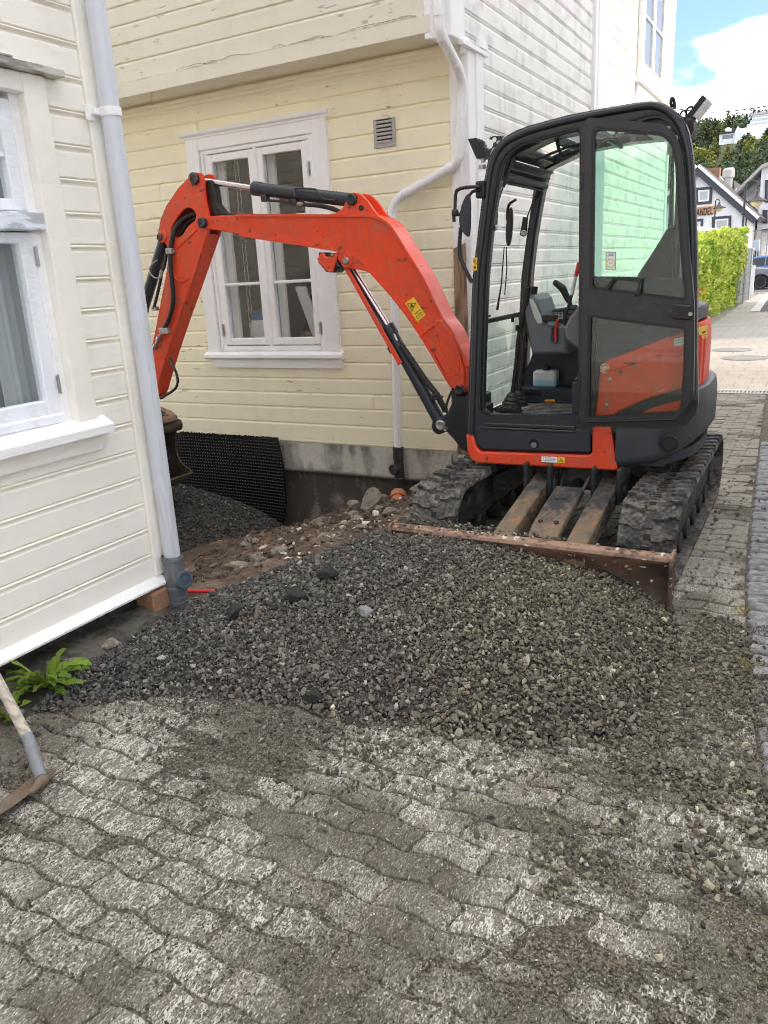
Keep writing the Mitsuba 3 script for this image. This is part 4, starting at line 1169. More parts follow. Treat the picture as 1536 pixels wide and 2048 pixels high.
# body side behind the door
side = obj('body_side', ring_prism([(-1.194, 0.768), (-1.203, 1.598), (-0.605, 1.47), (-0.564, 0.856), (-0.676, 0.81)], 4.560, 4.62, 0.006), 'dark_plastic', X)
op = [(-1.089, 1.131), (-1.056, 1.153), (-0.827, 1.244), (-0.612, 1.324), (-0.587, 1.023), (-0.709, 0.982), (-0.841, 0.934), (-0.977, 0.867), (-1.018, 0.834), (-1.113, 0.831), (-1.106, 0.927)]
osd = obj('orange_side', ring_prism(op, 4.535, 4.57, 0.007), 'orange_paint', X, label='orange body panel seen through the door glass')
obj('swage_line', tube(spline([(-1.06, 4.535, 1.095), (-0.929, 4.535, 1.135), (-0.77, 4.535, 1.182), (-0.606, 4.535, 1.198)], 6), 0.009, 8), 'orange_paint', osd, smooth=40)
obj('lower_side', ring_prism([(-0.871, 0.85), (-0.812, 0.883), (-0.707, 0.92), (-0.594, 0.954), (-0.589, 0.868)], 4.545, 4.57, 0.004), 'orange_paint', X)
for p in ((-1.038, 4.535, 1.048), (-1.049, 4.535, 0.899)):
    obj('bolt', lathe([(0.012, -0.002), (0.012, 0.004), (0.008, 0.008), (0, 0.009)], p, (0, -1, 0), 14), 'steel', osd)
p = np.array((-1.066, 4.534, 1.11))
ring = sg.Point(p[0], p[2]).buffer(0.026).difference(sg.Point(p[0], p[2]).buffer(0.022))
s_ = obj('round_badge', poly_prism(ring, 4.532, 4.5352), 'white_sticker', osd)
obj('badge_print', cat_(*[box(p[0] - w_, p[0] + w_, 4.5325, 4.5352, p[2] + z - 0.0022, p[2] + z + 0.0022) for w_, z in ((0.012, 0.010), (0.018, 0.003), (0.016, -0.004), (0.009, -0.011))]), 'white_sticker', s_)
q = [(-0.694, 1.231), (-0.701, 1.27), (-0.641, 1.283), (-0.636, 1.246)]
s_ = sticker('sticker', q, 4.5348, 'white_sticker', osd)
strip_marks([q[0], q[3], q[2], q[1]], (0.35, 0.70), 4.5333, 'ink_black', s_, seed=8)

# --- cab
outer = [(-1.92, 0.615), (-1.915, 0.696), (-1.894, 1.036), (-1.858, 1.631), (-1.832, 1.807), (-1.805, 1.975), (-1.772, 2.181), (-1.75, 2.272), (-1.734, 2.305), (-1.713, 2.331), (-1.683, 2.358), (-1.648, 2.379), (-1.61, 2.396), (-1.568, 2.409), (-1.496, 2.422), (-1.39, 2.434), (-1.298, 2.444), (-1.125, 2.452), (-0.955, 2.456), (-0.884, 2.454), (-0.835, 2.444), (-0.801, 2.43), (-0.769, 2.411), (-0.739, 2.384), (-0.716, 2.356), (-0.698, 2.327), (-0.682, 2.291), (-0.664, 2.224), (-0.646, 2.116), (-0.628, 1.931), (-0.606, 1.692), (-0.578, 1.214), (-0.556, 0.92), (-0.568, 0.865), (-0.611, 0.8)]
front_open = [(-1.818, 0.852), (-1.801, 1.218), (-1.778, 1.627), (-1.746, 1.881), (-1.72, 2.023), (-1.695, 2.149), (-1.682, 2.206), (-1.664, 2.256), (-1.637, 2.292), (-1.596, 2.318), (-1.546, 2.337), (-1.404, 2.357), (-1.222, 2.374), (-1.217, 1.965), (-1.21, 1.492), (-1.2, 0.825), (-1.762, 0.81)]
rear_open = [(-1.169, 2.351), (-0.972, 2.371), (-0.883, 2.387), (-0.822, 2.384), (-0.778, 2.357), (-0.742, 2.316), (-0.716, 2.267), (-0.698, 2.205), (-0.671, 1.968), (-0.644, 1.575), (-1.157, 1.603)]
low_open = [(-1.144, 1.557), (-0.611, 1.442), (-0.578, 0.947), (-0.644, 0.846), (-1.12, 0.801)]
side_frame = sg.Polygon(outer).difference(sg.Polygon(rounded(front_open, 0.03))).difference(sg.Polygon(rounded(rear_open, 0.03))).difference(sg.Polygon(low_open))


def ring_frame(name, y0, y1, b, parent, material='dark_metal'):
    """The cab's side frame: rounded outer hoop plus a recessed inner lip."""
    ext = list(side_frame.exterior.coords)[:-1]
    holes = [list(h.coords)[:-1] for h in side_frame.interiors]
    f = side_frame
    core = poly_prism(f.buffer(-b, join_style='mitre'), y0, y1)
    lo = poly_prism(f.buffer(-b * 0.35, join_style='mitre'), y0 + b * 0.30, y1 - b * 0.30)
    full = poly_prism(f, y0 + b, y1 - b)
    lip = poly_prism(f.buffer(0.012, join_style='mitre').intersection(sg.Polygon(ext)), y0 + 0.022, y1 - 0.01)
    return obj(name, cat_(core, lo, full, lip), material, parent)


cab = ring_frame('cab', 4.510, 4.580, 0.012, X)
# the outer tube of the hoop, raised round like rolled section
hoop = [q for q in ([(-1.881, 0.697), (-1.86, 1.036), (-1.826, 1.629), (-1.8, 1.805), (-1.774, 1.973), (-1.744, 2.173), (-1.72, 2.254), (-1.687, 2.313), (-1.631, 2.355), (-1.558, 2.379), (-1.487, 2.395), (-1.382, 2.408), (-1.292, 2.417), (-1.124, 2.427), (-0.954, 2.432), (-0.88, 2.432), (-0.829, 2.42), (-0.782, 2.392), (-0.749, 2.358), (-0.721, 2.314), (-0.701, 2.261), (-0.684, 2.204), (-0.667, 2.109), (-0.649, 1.933), (-0.628, 1.693), (-0.6, 1.24), (-0.58, 0.947)])]
hoop = np.array([(x, 4.512, z) for x, z in hoop])
obj('side_hoop', sweep(spline(hoop, 3), [(0.020 * math.cos(a), 0.020 * math.sin(a)) for a in np.linspace(0, 2 * math.pi, 12, endpoint=False)], up=(0, 1, 0)), 'dark_metal', cab, smooth=40)
far_open = [(-1.785, 1.395), (-1.778, 1.627), (-1.746, 1.881), (-1.72, 2.023), (-1.695, 2.149), (-1.682, 2.206), (-1.664, 2.256), (-1.637, 2.292), (-1.596, 2.318), (-1.546, 2.337), (-1.404, 2.357), (-1.227, 2.37), (-0.972, 2.383), (-0.822, 2.384), (-0.778, 2.357), (-0.742, 2.316), (-0.716, 2.267), (-0.698, 2.205), (-0.671, 1.968), (-0.632, 1.371)]
far_poly = sg.Polygon(outer).difference(sg.Polygon(rounded(far_open, 0.03))).difference(sg.Polygon([(-1.818, 0.852), (-1.789, 1.351), (-1.381, 1.344), (-1.226, 0.824), (-1.762, 0.81)]))
far_side = cat_(poly_prism(far_poly.buffer(-0.006, join_style='mitre'), 5.39, 5.455), poly_prism(far_poly.buffer(-0.02, join_style='mitre'), 5.375, 5.462))
far_side.vertices[:, 0] = np.where(far_side.vertices[:, 0] > -1.0, -1.0 + (far_side.vertices[:, 0] + 1.0) * 0.42, far_side.vertices[:, 0])
fcab = obj('far_frame', far_side, 'dark_metal', cab)
# cross members and roof
top_z = lambda x: float(np.interp(x, [-1.66, -1.40, -1.12, -0.92, -0.76], [2.345, 2.430, 2.445, 2.44, 2.40]))
rx = np.linspace(-1.66, -0.74, 12)


def roof_strip(y0, y1, dz0, dz1, x0=-1.66, x1=-0.74, n=14):
    xs_ = np.linspace(x0, x1, n)
    z = np.array([top_z(x) for x in xs_])
    v = np.vstack([np.column_stack([xs_, np.full(n, y), z + dz]) for y in (y0, y1) for dz in (dz0, dz1)])
    i = np.arange(n - 1)
    f = []
    for a, b in ((0, 1), (1, 3), (3, 2), (2, 0)):
        f += [np.stack([a * n + i, a * n + i + 1, b * n + i + 1], 1), np.stack([a * n + i, b * n + i + 1, b * n + i], 1)]
    f += [[[0, n, 3 * n], [0, 3 * n, 2 * n], [n - 1, 2 * n - 1, 4 * n - 1], [n - 1, 4 * n - 1, 3 * n - 1]]]
    return trimesh.Trimesh(v, np.vstack(f), process=False)


obj('roof', cat_(roof_strip(4.575, 4.70, -0.075, -0.012), roof_strip(5.27, 5.39, -0.075, -0.012, -1.66, -0.88), roof_strip(4.70, 5.27, -0.075, -0.012, -0.98, -0.84), roof_strip(4.70, 5.27, -0.065, -0.014, -1.66, -1.585)), 'dark_metal', cab)
obj('roof_glass', roof_strip(4.69, 5.28, -0.045, -0.0445, -1.60, -0.97), 'cab_glass', cab)
for x in (-1.40, -1.18):
    obj('roof_bar', box(x - 0.010, x + 0.010, 4.68, 5.29, top_z(x) - 0.10, top_z(x) - 0.05, 0.004), 'dark_metal', cab)
obj('roof_rail', tube([(-1.60, 4.80, 2.27), (-1.36, 4.80, 2.33), (-1.10, 4.80, 2.345)], 0.008, 8), 'dark_metal', cab)
obj('grab_rail', tube([(-1.42, 4.74, 2.36), (-1.40, 4.74, 2.30), (-1.36, 4.74, 2.28), (-1.12, 4.74, 2.335), (-1.08, 4.74, 2.37)], 0.010, 8, n=5), 'black_seal', cab, smooth=40)
obj('front_header', cat_(box(-1.735, -1.67, 4.57, 5.40, 2.215, 2.28, 0.012), box(-1.72, -1.66, 4.60, 5.38, 2.165, 2.205, 0.01)), 'black_seal', cab)
# raised front window stored under the roof, its frame and struts
wf = obj('front_window', cat_(*[box(-1.70 + 0.022 * k, -1.688 + 0.022 * k, 4.62, 5.36, 2.150 + 0.034 * k, 2.162 + 0.034 * k, 0.003) for k in range(4)]), 'black_seal', cab)
for name, y in (('strut', 4.60), ('strut', 5.35)):
    a, b, c_ = ((-1.62, 2.305), (-1.69, 2.13), (-1.745, 1.985)) if y < 5 else ([(-1.677, 2.293), (-1.75, 2.117), (-1.801, 1.994)])
    k = obj('gas_strut', cyl((a[0], y, a[1]), (b[0], y, b[1]), 0.011, 10), 'dark_metal', cab, smooth=40)
    obj('rod', cyl((b[0], y, b[1]), (c_[0], y, c_[1]), 0.0045, 8), 'dark_metal', k, smooth=40)
for y, (u, pts) in ((4.585, (0, [(-1.755, 2.012), (-1.721, 1.996), (-1.727, 1.923), (-1.741, 1.896), (-1.772, 1.884)])), (5.37, (0, [(-1.832, 2.007), (-1.804, 2.002), (-1.811, 1.898), (-1.832, 1.88), (-1.854, 1.894)]))):
    k = obj('window_catch', ring_prism(pts, y - 0.012, y + 0.02, 0.004), 'black_seal', cab)
    p = np.mean(pts[2:5], 0)
    obj('knob', lathe([(0.020, 0), (0.020, 0.012), (0.014, 0.016), (0.008, 0.012), (0, 0.012)], (p[0] + 0.012, y - 0.012, p[1] + 0.012), (0, -1, 0), 16), 'steel', k)
obj('sill_bar', cat_(beam((-1.842, 4.56, 1.375), (-1.842, 5.42, 1.375), 0.02, 0.03)), 'dark_metal', cab)
obj('sill_latch', cat_(box(-1.85, -1.82, 4.63, 4.66, 1.385, 1.43, 0.003), cyl((-1.83, 4.64, 1.40), (-1.83, 4.73, 1.405), 0.008, 8)), 'black_seal', cab)
obj('lower_windscreen', trimesh.Trimesh([[-1.912, 4.57, 0.79], [-1.912, 5.40, 0.79], [-1.846, 5.40, 1.37], [-1.846, 4.57, 1.37]], [[0, 1, 2], [0, 2, 3]]), 'cab_glass', cab)
obj('far_glass', trimesh.Trimesh([[-1.80, 5.43, 1.20], [-0.86, 5.43, 1.20], [-0.90, 5.43, 2.30], [-1.60, 5.43, 2.30]], [[0, 1, 2], [0, 2, 3]]), 'cab_glass', cab)
obj('far_panel', cat_(ring_prism([(-1.97, 0.76), (-1.80, 1.02), (-1.72, 1.24), (-0.84, 1.26), (-0.84, 0.76)], 5.38, 5.45, 0.006)), 'dark_plastic', cab)
obj('rear_wall', cat_(hull(np.array([[x, y, z] for x, y in ((-0.76, 4.585), (-0.72, 4.585), (-0.90, 5.39), (-0.86, 5.39)) for z in (0.76, 1.42)])), box(-0.74, -0.70, 4.585, 4.66, 1.42, 2.30, 0.01), box(-0.89, -0.85, 5.30, 5.39, 1.42, 2.30, 0.01), hull(np.array([[x, y, z] for x, y in ((-0.78, 4.585), (-0.70, 4.585), (-0.93, 5.39), (-0.86, 5.39)) for z in (2.29, 2.37)]))), 'dark_metal', cab)
obj('rear_glass', trimesh.Trimesh([[-0.725, 4.66, 1.42], [-0.86, 5.30, 1.42], [-0.88, 5.30, 2.28], [-0.745, 4.66, 2.28]], [[0, 1, 2], [0, 2, 3]]), 'cab_glass', cab)
obj('door_post', cat_(ring_prism([(-1.219, 2.36), (-1.185, 2.366), (-1.179, 1.599), (-1.17, 0.798), (-1.199, 0.797), (-1.212, 1.6)], 4.486, 4.60, 0.006)), 'dark_metal', cab)
obj('door_seal', sweep(spline(np.array([(x, 4.507, z) for x, z in [(-1.772, 0.834), (-1.797, 0.877), (-1.782, 1.218), (-1.761, 1.627), (-1.731, 1.88), (-1.705, 2.021), (-1.683, 2.148), (-1.655, 2.237), (-1.622, 2.282), (-1.541, 2.324), (-1.401, 2.345), (-1.241, 2.362)]]), 3), [(0.007 * math.cos(a), 0.007 * math.sin(a)) for a in np.linspace(0, 2 * math.pi, 8, endpoint=False)], up=(0, 1, 0)), 'black_seal', cab, smooth=40)
obj('door_sill', cat_(box(-1.80, -1.22, 4.497, 4.60, 0.752, 0.775, 0.004), box(-1.82, -1.22, 4.492, 4.585, 0.735, 0.750, 0.004)), 'dark_metal', cab)
q = [(-1.845, 1.681), (-1.84, 1.754), (-1.812, 1.753), (-1.816, 1.68)]
q = np.array(q)
for k in (0, 1):
    a0, a1 = (0.0, 0.47) if k else (0.53, 1.0)
    quad = [q[0] + (q[1] - q[0]) * a0, q[0] + (q[1] - q[0]) * a1, q[3] + (q[2] - q[3]) * a1, q[3] + (q[2] - q[3]) * a0]
    s_ = obj('sticker', ring_prism(quad, 4.488, 4.494), 'yellow_sticker', cab)
    cx = np.mean(quad, 0)
    if k == 0:
        warn_sign([cx + [-0.012, -0.011], cx + [0.012, -0.011], cx + [0, 0.013]], 4.4878, s_)
    else:
        obj('warning_mark', ring_prism([cx + [-0.004, -0.006], cx + [0.008, -0.008], cx + [0.009, 0.007], cx + [-0.006, 0.004]], 4.487, 4.488), 'ink_black', s_)
# floor and controls
fl = obj('cab_floor', box(-1.93, -0.74, 4.575, 5.40, 0.755, 0.772), 'floor_mat', cab)
mt = obj('floor_mat', box(-1.86, -1.20, 4.585, 5.36, 0.772, 0.784, 0.003), 'floor_mat', cab)
for k in range(11):
    y = 4.68 + k * 0.052
    obj('mat_rib', box(-1.66, -1.27, y, y + 0.018, 0.783, 0.793, 0.003), 'floor_mat', mt)
for y in (5.02, 5.10):
    x0 = -1.80 if y < 5.05 else -1.78
    k = obj('travel_lever', tube([(x0, y, 0.80), (x0 + 0.04, y, 1.10), (x0 + 0.055, y, 1.25), (x0 + 0.11, y, 1.50)], 0.0135, 10, n=4), 'black_seal', cab, smooth=40)
    obj('grip', tube([(x0 + 0.10, y, 1.45), (x0 + 0.115, y, 1.56)], [0.021, 0.024], 12), 'black_seal', k, smooth=40)
    obj('gaiter', lathe([(0.075, 0), (0.06, 0.02), (0.064, 0.03), (0.048, 0.045), (0.052, 0.055), (0.036, 0.07), (0.038, 0.08), (0.02, 0.10), (0, 0.10)], (x0, y, 0.784), (0.1, 0, 1), 18), 'rubber_hose', k)
for y, z in ((5.24, 0.86), (4.74, 0.82)):
    k = obj('pedal', hull(box(-1.80, -1.66, y - 0.055, y + 0.045, z, z + 0.014), box(-1.74, -1.64, y - 0.05, y + 0.05, z - 0.02, z - 0.01)), 'black_seal', cab)
    for r_ in range(4):
        obj('pedal_rib', box(-1.79 + 0.033 * r_, -1.78 + 0.033 * r_, y - 0.05, y + 0.04, z + 0.013, z + 0.020, 0.002), 'rubber_hose', k)
obj('footrest', cat_(box(-1.90, -1.84, 4.64, 4.80, 0.784, 0.85, 0.004), box(-1.88, -1.86, 4.66, 4.72, 0.85, 0.92, 0.003)), 'black_seal', cab)
cons = [(-1.73, 1.477), (-1.693, 1.507), (-1.65, 1.512), (-1.624, 1.48), (-1.567, 1.329), (-1.543, 1.316), (-1.517, 1.315), (-1.516, 1.215), (-1.49, 1.215), (-1.491, 1.306), (-1.465, 1.321), (-1.426, 1.305), (-1.424, 1.139), (-1.656, 1.139)]
cs = obj('console', ring_prism(cons, 5.02, 5.36, 0.014), 'grey_plastic', cab)
obj('display', ring_prism(smooth_poly(np.array([(-1.677, 1.485), (-1.647, 1.49), (-1.583, 1.352), (-1.587, 1.33), (-1.623, 1.331)]), 1), 5.012, 5.03, 0.003), 'lamp_lens', cs)
obj('console_back', ring_prism([(-1.751, 1.359), (-1.723, 1.472), (-1.643, 1.148), (-1.67, 1.199), (-1.69, 1.257)], 5.03, 5.33, 0.006), 'black_seal', cab)
for k in range(4):
    obj('vent_slat', box(-1.79 + 0.03 * k, -1.775 + 0.03 * k, 5.0, 5.02, 1.345 - 0.055 * k, 1.38 - 0.055 * k, 0.002), 'rubber_hose', cs)
obj('key_panel', box(-1.585, -1.50, 5.015, 5.08, 1.345, 1.385, 0.004), 'black_seal', cs)
obj('lever_slot', ring_prism([(-1.519, 1.306), (-1.487, 1.306), (-1.489, 1.218), (-1.515, 1.218)], 5.010, 5.10), 'black_seal', cs)
obj('safety_lever', tube([(-1.492, 5.005, 1.216), (-1.493, 5.005, 1.291), (-1.481, 5.005, 1.359)], 0.010, 10), 'red_plastic', cs)
bq = [(-1.572, 1.348), (-1.573, 1.386), (-1.506, 1.388), (-1.505, 1.346)]
pn = obj('side_console', ring_prism([(-1.669, 1.307), (-1.649, 1.398), (-1.49, 1.419), (-1.472, 1.303)], 5.25, 5.37, 0.01), 'dark_plastic', cab)
s_ = sticker('sticker', [(-1.589, 1.345), (-1.59, 1.385), (-1.519, 1.385), (-1.518, 1.343)], 5.249, 'white_sticker', pn, d=0.002)
q = [(-1.586, 1.348), (-1.586, 1.382), (-1.521, 1.382), (-1.52, 1.347)]
obj('pattern_mark', cat_(*[ring_prism([(x, z), (x + 0.016, z), (x + 0.016, z + 0.012), (x, z + 0.012)], 5.2450, 5.2468) for x in np.linspace(q[0][0] + 0.003, q[2][0] - 0.02, 3) for z in (q[0][1] + 0.004, q[0][1] + 0.023)]), 'ink_black', s_)
joy = obj('joystick', tube([(-1.456, 5.16, 1.303), (-1.438, 5.16, 1.398), (-1.452, 5.16, 1.467)], [0.012, 0.012, 0.014], 10), 'black_seal', cab, smooth=40)
obj('gaiter', lathe([(0.06, 0), (0.052, 0.02), (0.056, 0.028), (0.044, 0.05), (0.048, 0.058), (0.034, 0.08), (0.036, 0.088), (0.02, 0.11), (0, 0.11)], (-1.427, 5.16, 1.325), (0.05, 0, 1), 18), 'rubber_hose', joy)
obj('grip', hull(*[trimesh.creation.icosphere(subdivisions=1, radius=r).apply_translation(p) for p, r in (((-1.459, 5.16, 1.467), 0.020), ((-1.496, 5.16, 1.54), 0.024))]), 'black_seal', joy, smooth=50)
obj('head', hull(*[trimesh.creation.icosphere(subdivisions=1, radius=r).apply_translation(p) for p, r in (((-1.496, 5.16, 1.54), 0.024), ((-1.542, 5.16, 1.576), 0.020))]), 'black_seal', joy, smooth=50)
obj('lock_lever', tube([(-1.373, 4.8, 1.33), (-1.38, 4.8, 1.366), (-1.336, 4.8, 1.51), (-1.314, 4.8, 1.61)], 0.009, 8), 'black_seal', cab, smooth=40)
obj('lock_lever_grip', tube([(-1.336, 4.8, 1.51), (-1.314, 4.8, 1.616)], 0.011, 10), 'lamp_lens', cab, smooth=40)
obj('lock_lever_cap', tube([(-1.314, 4.8, 1.616), (-1.295, 4.8, 1.694)], 0.012, 10), 'red_plastic', cab, smooth=40)
lc = ring_prism([(-1.35, 1.327), (-1.321, 1.387), (-1.254, 1.466), (-1.222, 1.482), (-1.215, 1.177), (-1.267, 1.2), (-1.343, 1.254)], 4.70, 4.86, 0.015)
obj('left_console', lc, 'grey_plastic', cab)
fb = thing('fluid_bottle', 'translucent blue tinted plastic fluid bottle standing on a ledge inside the cab', 'bottle')
scene[fb] = mikit.ply(box(-1.722, -1.560, 5.24, 5.33, 0.890, 1.0, 0.012), 'fluid_bottle')
obj('floor_ledge', box(-1.80, -1.40, 5.20, 5.38, 0.785, 0.889, 0.005), 'dark_plastic', cab)
obj('cap', cyl((-1.64, 5.285, 1.0), (-1.64, 5.285, 1.03), 0.025, 16), 'black_seal', fb)
t = thing('screwdriver', 'yellow and black handled screwdriver lying on the cab floor', 'tool')
scene[t] = mikit.ply(tube([(-1.66, 5.22, 0.803), (-1.60, 5.21, 0.803), (-1.55, 5.205, 0.803)], [0.013, 0.016, 0.013], 10), 'orange_plastic', smooth=40)
obj('shaft', cyl((-1.55, 5.205, 0.803), (-1.44, 5.19, 0.795), 0.005, 8), 'dark_metal', t)
t = thing('spanner', 'shiny adjustable spanner lying on the cab floor beside the pedals', 'tool')
scene[t] = mikit.ply(beam((-1.78, 4.78, 0.80), (-1.66, 4.92, 0.80), 0.022, 0.010), 'steel')
obj('jaw', hull(lathe([(0.024, 0), (0.024, 0.014)], (-1.79, 4.77, 0.793), sides=10)), 'steel', t)
# seat
seat = obj('seat', hull(box(-1.30, -0.86, 4.80, 5.22, 1.16, 1.25, 0.03)), 'seat_fabric', cab)
bk = np.array([(-0.955, 1.22), (-0.985, 1.56), (-0.86, 1.75), (-0.80, 1.855), (-0.765, 1.865), (-0.75, 1.84), (-0.755, 1.22)])
obj('backrest', ring_prism(smooth_poly(bk, 1), 4.76, 5.22, 0.02), 'seat_fabric', seat)
obj('seat_box', box(-1.22, -0.80, 4.70, 5.3, 0.77, 1.15, 0.02), 'dark_plastic', seat)
obj('step_box', cat_(box(-1.27, -1.19, 4.60, 4.72, 0.784, 1.02, 0.006), box(-1.265, -1.19, 4.61, 4.71, 1.025, 1.04, 0.004)), 'dark_plastic', cab)

# --- the open door, folded back along the side
od = [(-1.172, 0.804), (-1.174, 1.6), (-1.177, 2.398), (-1.15, 2.401), (-0.793, 2.327), (-0.764, 2.308), (-0.736, 2.279), (-0.713, 2.239), (-0.69, 2.166), (-0.663, 1.976), (-0.632, 1.723), (-0.595, 1.473), (-0.579, 1.221), (-0.571, 1.004), (-0.576, 0.958), (-0.626, 0.851), (-0.646, 0.843), (-1.063, 0.814)]
up_ = [(-1.127, 1.553), (-1.13, 2.005), (-1.133, 2.352), (-0.806, 2.285), (-0.779, 2.273), (-0.754, 2.25), (-0.733, 2.216), (-0.712, 2.131), (-0.685, 1.885), (-0.659, 1.676), (-0.629, 1.473), (-0.718, 1.487)]
lo_ = [(-1.13, 0.844), (-1.133, 1.412), (-0.626, 1.337), (-0.618, 1.117), (-0.622, 0.919), (-0.629, 0.905), (-0.644, 0.892), (-0.687, 0.884)]
up_, lo_ = rounded(up_, 0.022), rounded(lo_, 0.012)
df = sg.Polygon(rounded(od, 0.02)).difference(sg.Polygon(up_)).difference(sg.Polygon(lo_))
dr_ = obj('door', cat_(poly_prism(df.buffer(-0.008, join_style='mitre'), 4.418, 4.462), poly_prism(df.buffer(-0.003, join_style='mitre'), 4.421, 4.459), poly_prism(df, 4.425, 4.455)), 'dark_metal', X)
g = sg.Polygon(up_).buffer(0.008)
gp = np.array(g.exterior.coords)[:-1]


def flat(poly, y):
    tv, tf = trimesh.creation.triangulate_polygon(sg.Polygon(poly), engine='earcut')
    return trimesh.Trimesh(np.column_stack([tv[:, 0], np.full(len(tv), y), tv[:, 1]]), tf, process=False)


obj('upper_pane', flat(gp, 4.440), 'door_glass', dr_)
obj('lower_pane', flat(np.array(sg.Polygon(lo_).buffer(0.008).exterior.coords)[:-1], 4.440), 'cab_glass', dr_)
obj('pane_seal', cat_(*[poly_prism(p.buffer(0.004).difference(p.buffer(-0.010)), 4.4235, 4.4275) for p in (sg.Polygon(up_), sg.Polygon(lo_))]), 'black_seal', dr_)
obj('bottom_trim', tube([(x, 4.412, z) for x, z in [(-1.146, 0.808), (-1.127, 0.822), (-0.646, 0.855), (-0.576, 0.959)]], 0.0065, 8), 'black_seal', dr_)
obj('door_grip', sweep([(-1.039, 4.4, 1.544), (-0.997, 4.395, 1.604), (-0.865, 4.395, 1.583), (-0.872, 4.395, 1.512), (-0.889, 4.4, 1.513)], [(-0.008, -0.006), (0.008, -0.006), (0.008, 0.006), (-0.008, 0.006)], up=(0, 1, 0)), 'black_seal', dr_)
hd_ = obj('door_handle', ring_prism([(-0.693, 1.399), (-0.686, 1.45), (-0.674, 1.46), (-0.603, 1.45), (-0.595, 1.397), (-0.604, 1.377), (-0.683, 1.384)], 4.380, 4.419, 0.006), 'black_seal', dr_)
obj('handle_lever', ring_prism([(-0.71, 1.416), (-0.706, 1.431), (-0.678, 1.428), (-0.677, 1.4), (-0.704, 1.398)], 4.388, 4.408, 0.004), 'dark_plastic', hd_)
p = (-0.603, 4.378, 1.409)
obj('key_barrel', cyl((p[0], 4.376, p[2]), (p[0], 4.384, p[2]), 0.010, 14), 'steel', hd_)
for p in ((-0.773, 4.417, 1.409), (-0.765, 4.417, 1.459), (-0.964, 4.417, 1.473)):
    obj('rivet', lathe([(0.009, 0), (0.008, 0.003), (0, 0.005)], (p[0], 4.4185, p[2]), (0, -1, 0), 12), 'dark_plastic', dr_)
q = np.array([(-1.053, 1.646), (-1.056, 1.739), (-1.002, 1.735), (-0.999, 1.644)])
s_ = obj('paper_notice', ring_prism(q, 4.4370, 4.4380), 'white_sticker', dr_)
cx = q.mean(0) + [0, -0.012]
ringp = sg.Point(*cx).buffer(0.024).difference(sg.Point(*cx).buffer(0.018))
obj('ring_print', poly_prism(ringp, 4.4358, 4.4368), 'ink_yellow', s_)
obj('border_print', cat_(poly_prism(sg.Polygon(q).difference(sg.Polygon(q).buffer(-0.0035, join_style='mitre')), 4.4360, 4.4368), *[box(cx[0] - w_, cx[0] + w_, 4.4360, 4.4368, cx[1] + z - 0.002, cx[1] + z + 0.002) for w_, z in ((0.009, 0), (0.018, 0.040), (0.014, 0.047))]), 'ink_grey', s_)
for z in (1.05, 1.55, 2.1):
    obj('hinge', cat_(cyl((-1.185, 4.455, z - 0.04), (-1.185, 4.455, z + 0.04), 0.012, 12), box(-1.20, -1.15, 4.46, 4.49, z - 0.03, z + 0.03, 0.003)), 'dark_metal', dr_)

# --- lights, mirrors, rails outside the cab
def work_light(front, back, w, h, name, parent):
    k = obj(name, sweep([back, front], [(-w, -h), (w, -h), (w * 1.0, h), (-w, h)], up=(0, 0, 1)), 'black_seal', parent)
    return k


a, b = np.array((-1.864, 4.62, 2.404)), np.array((-1.814, 4.62, 2.295))
lt = obj('front_light', hull(*[np.array([p + np.array([dx, dy, 0]) for dx in (-0.026, 0.026) for dy in (-0.05, 0.05)]) for p in (a, b)]), 'black_seal', X)
for k in range(5):
    p = a + (b - a) * (0.15 + 0.17 * k)
    obj('cooling_fin', box(p[0] + 0.012, p[0] + 0.034, 4.568, 4.672, p[2] - 0.006, p[2] + 0.006), 'rubber_hose', lt)
p = np.array((-1.765, 4.6, 2.393))
brk = sg.Polygon([(-1.816, 2.321), (-1.775, 2.374), (-1.754, 2.4), (-1.73, 2.402), (-1.676, 2.393), (-1.7, 2.365), (-1.746, 2.337), (-1.767, 2.302), (-1.792, 2.284)]).difference(sg.Point([(-1.764, 2.362)][0]).buffer(0.026)).difference(sg.Point([(-1.733, 2.382)][0]).buffer(0.015))
obj('light_bracket', poly_prism(brk, 4.575, 4.585), 'dark_metal', lt)
obj('bracket_tab', ring_prism([(-1.718, 2.366), (-1.703, 2.375), (-1.685, 2.36), (-1.7, 2.343)], 4.570, 4.576), 'lamp_lens', lt)
obj('mount_bolt', cat_(lathe([(0.014, 0), (0.014, 0.03), (0.008, 0.035)], (-1.809, 4.6, 2.274), (0, 0, 1), 10), lathe([(0.022, 0), (0.022, 0.02)], (-1.816, 4.6, 2.24), (0, 0, 1), 12)), 'steel', lt)
a, b = np.array((-0.721, 4.9, 2.4)), np.array((-0.651, 4.9, 2.483))
d = (b - a) / np.linalg.norm(b - a)
nrm = np.array([d[2], 0, -d[0]])
rl = obj('rear_light', hull(np.array([p + nrm * s1 + np.array([0, dy, 0]) for p in (a - d * 0.01, b) for s1 in (-0.024, 0.004) for dy in (-0.07, 0.07)])), 'black_seal', X)
obj('lens', hull(np.array([p + nrm * s1 + np.array([0, dy, 0]) for p in (a + d * 0.01, b) for s1 in (0.0045, 0.022) for dy in (-0.068, 0.068)])), 'lamp_lens', rl)
obj('light_mount', cat_(ring_prism([(-0.767, 2.396), (-0.708, 2.393), (-0.702, 2.339), (-0.715, 2.306), (-0.731, 2.305), (-0.756, 2.345)], 4.82, 4.98, 0.01), cyl((-0.73, 4.9, 2.386), (-0.717, 4.9, 2.419), 0.014, 10)), 'black_seal', rl)
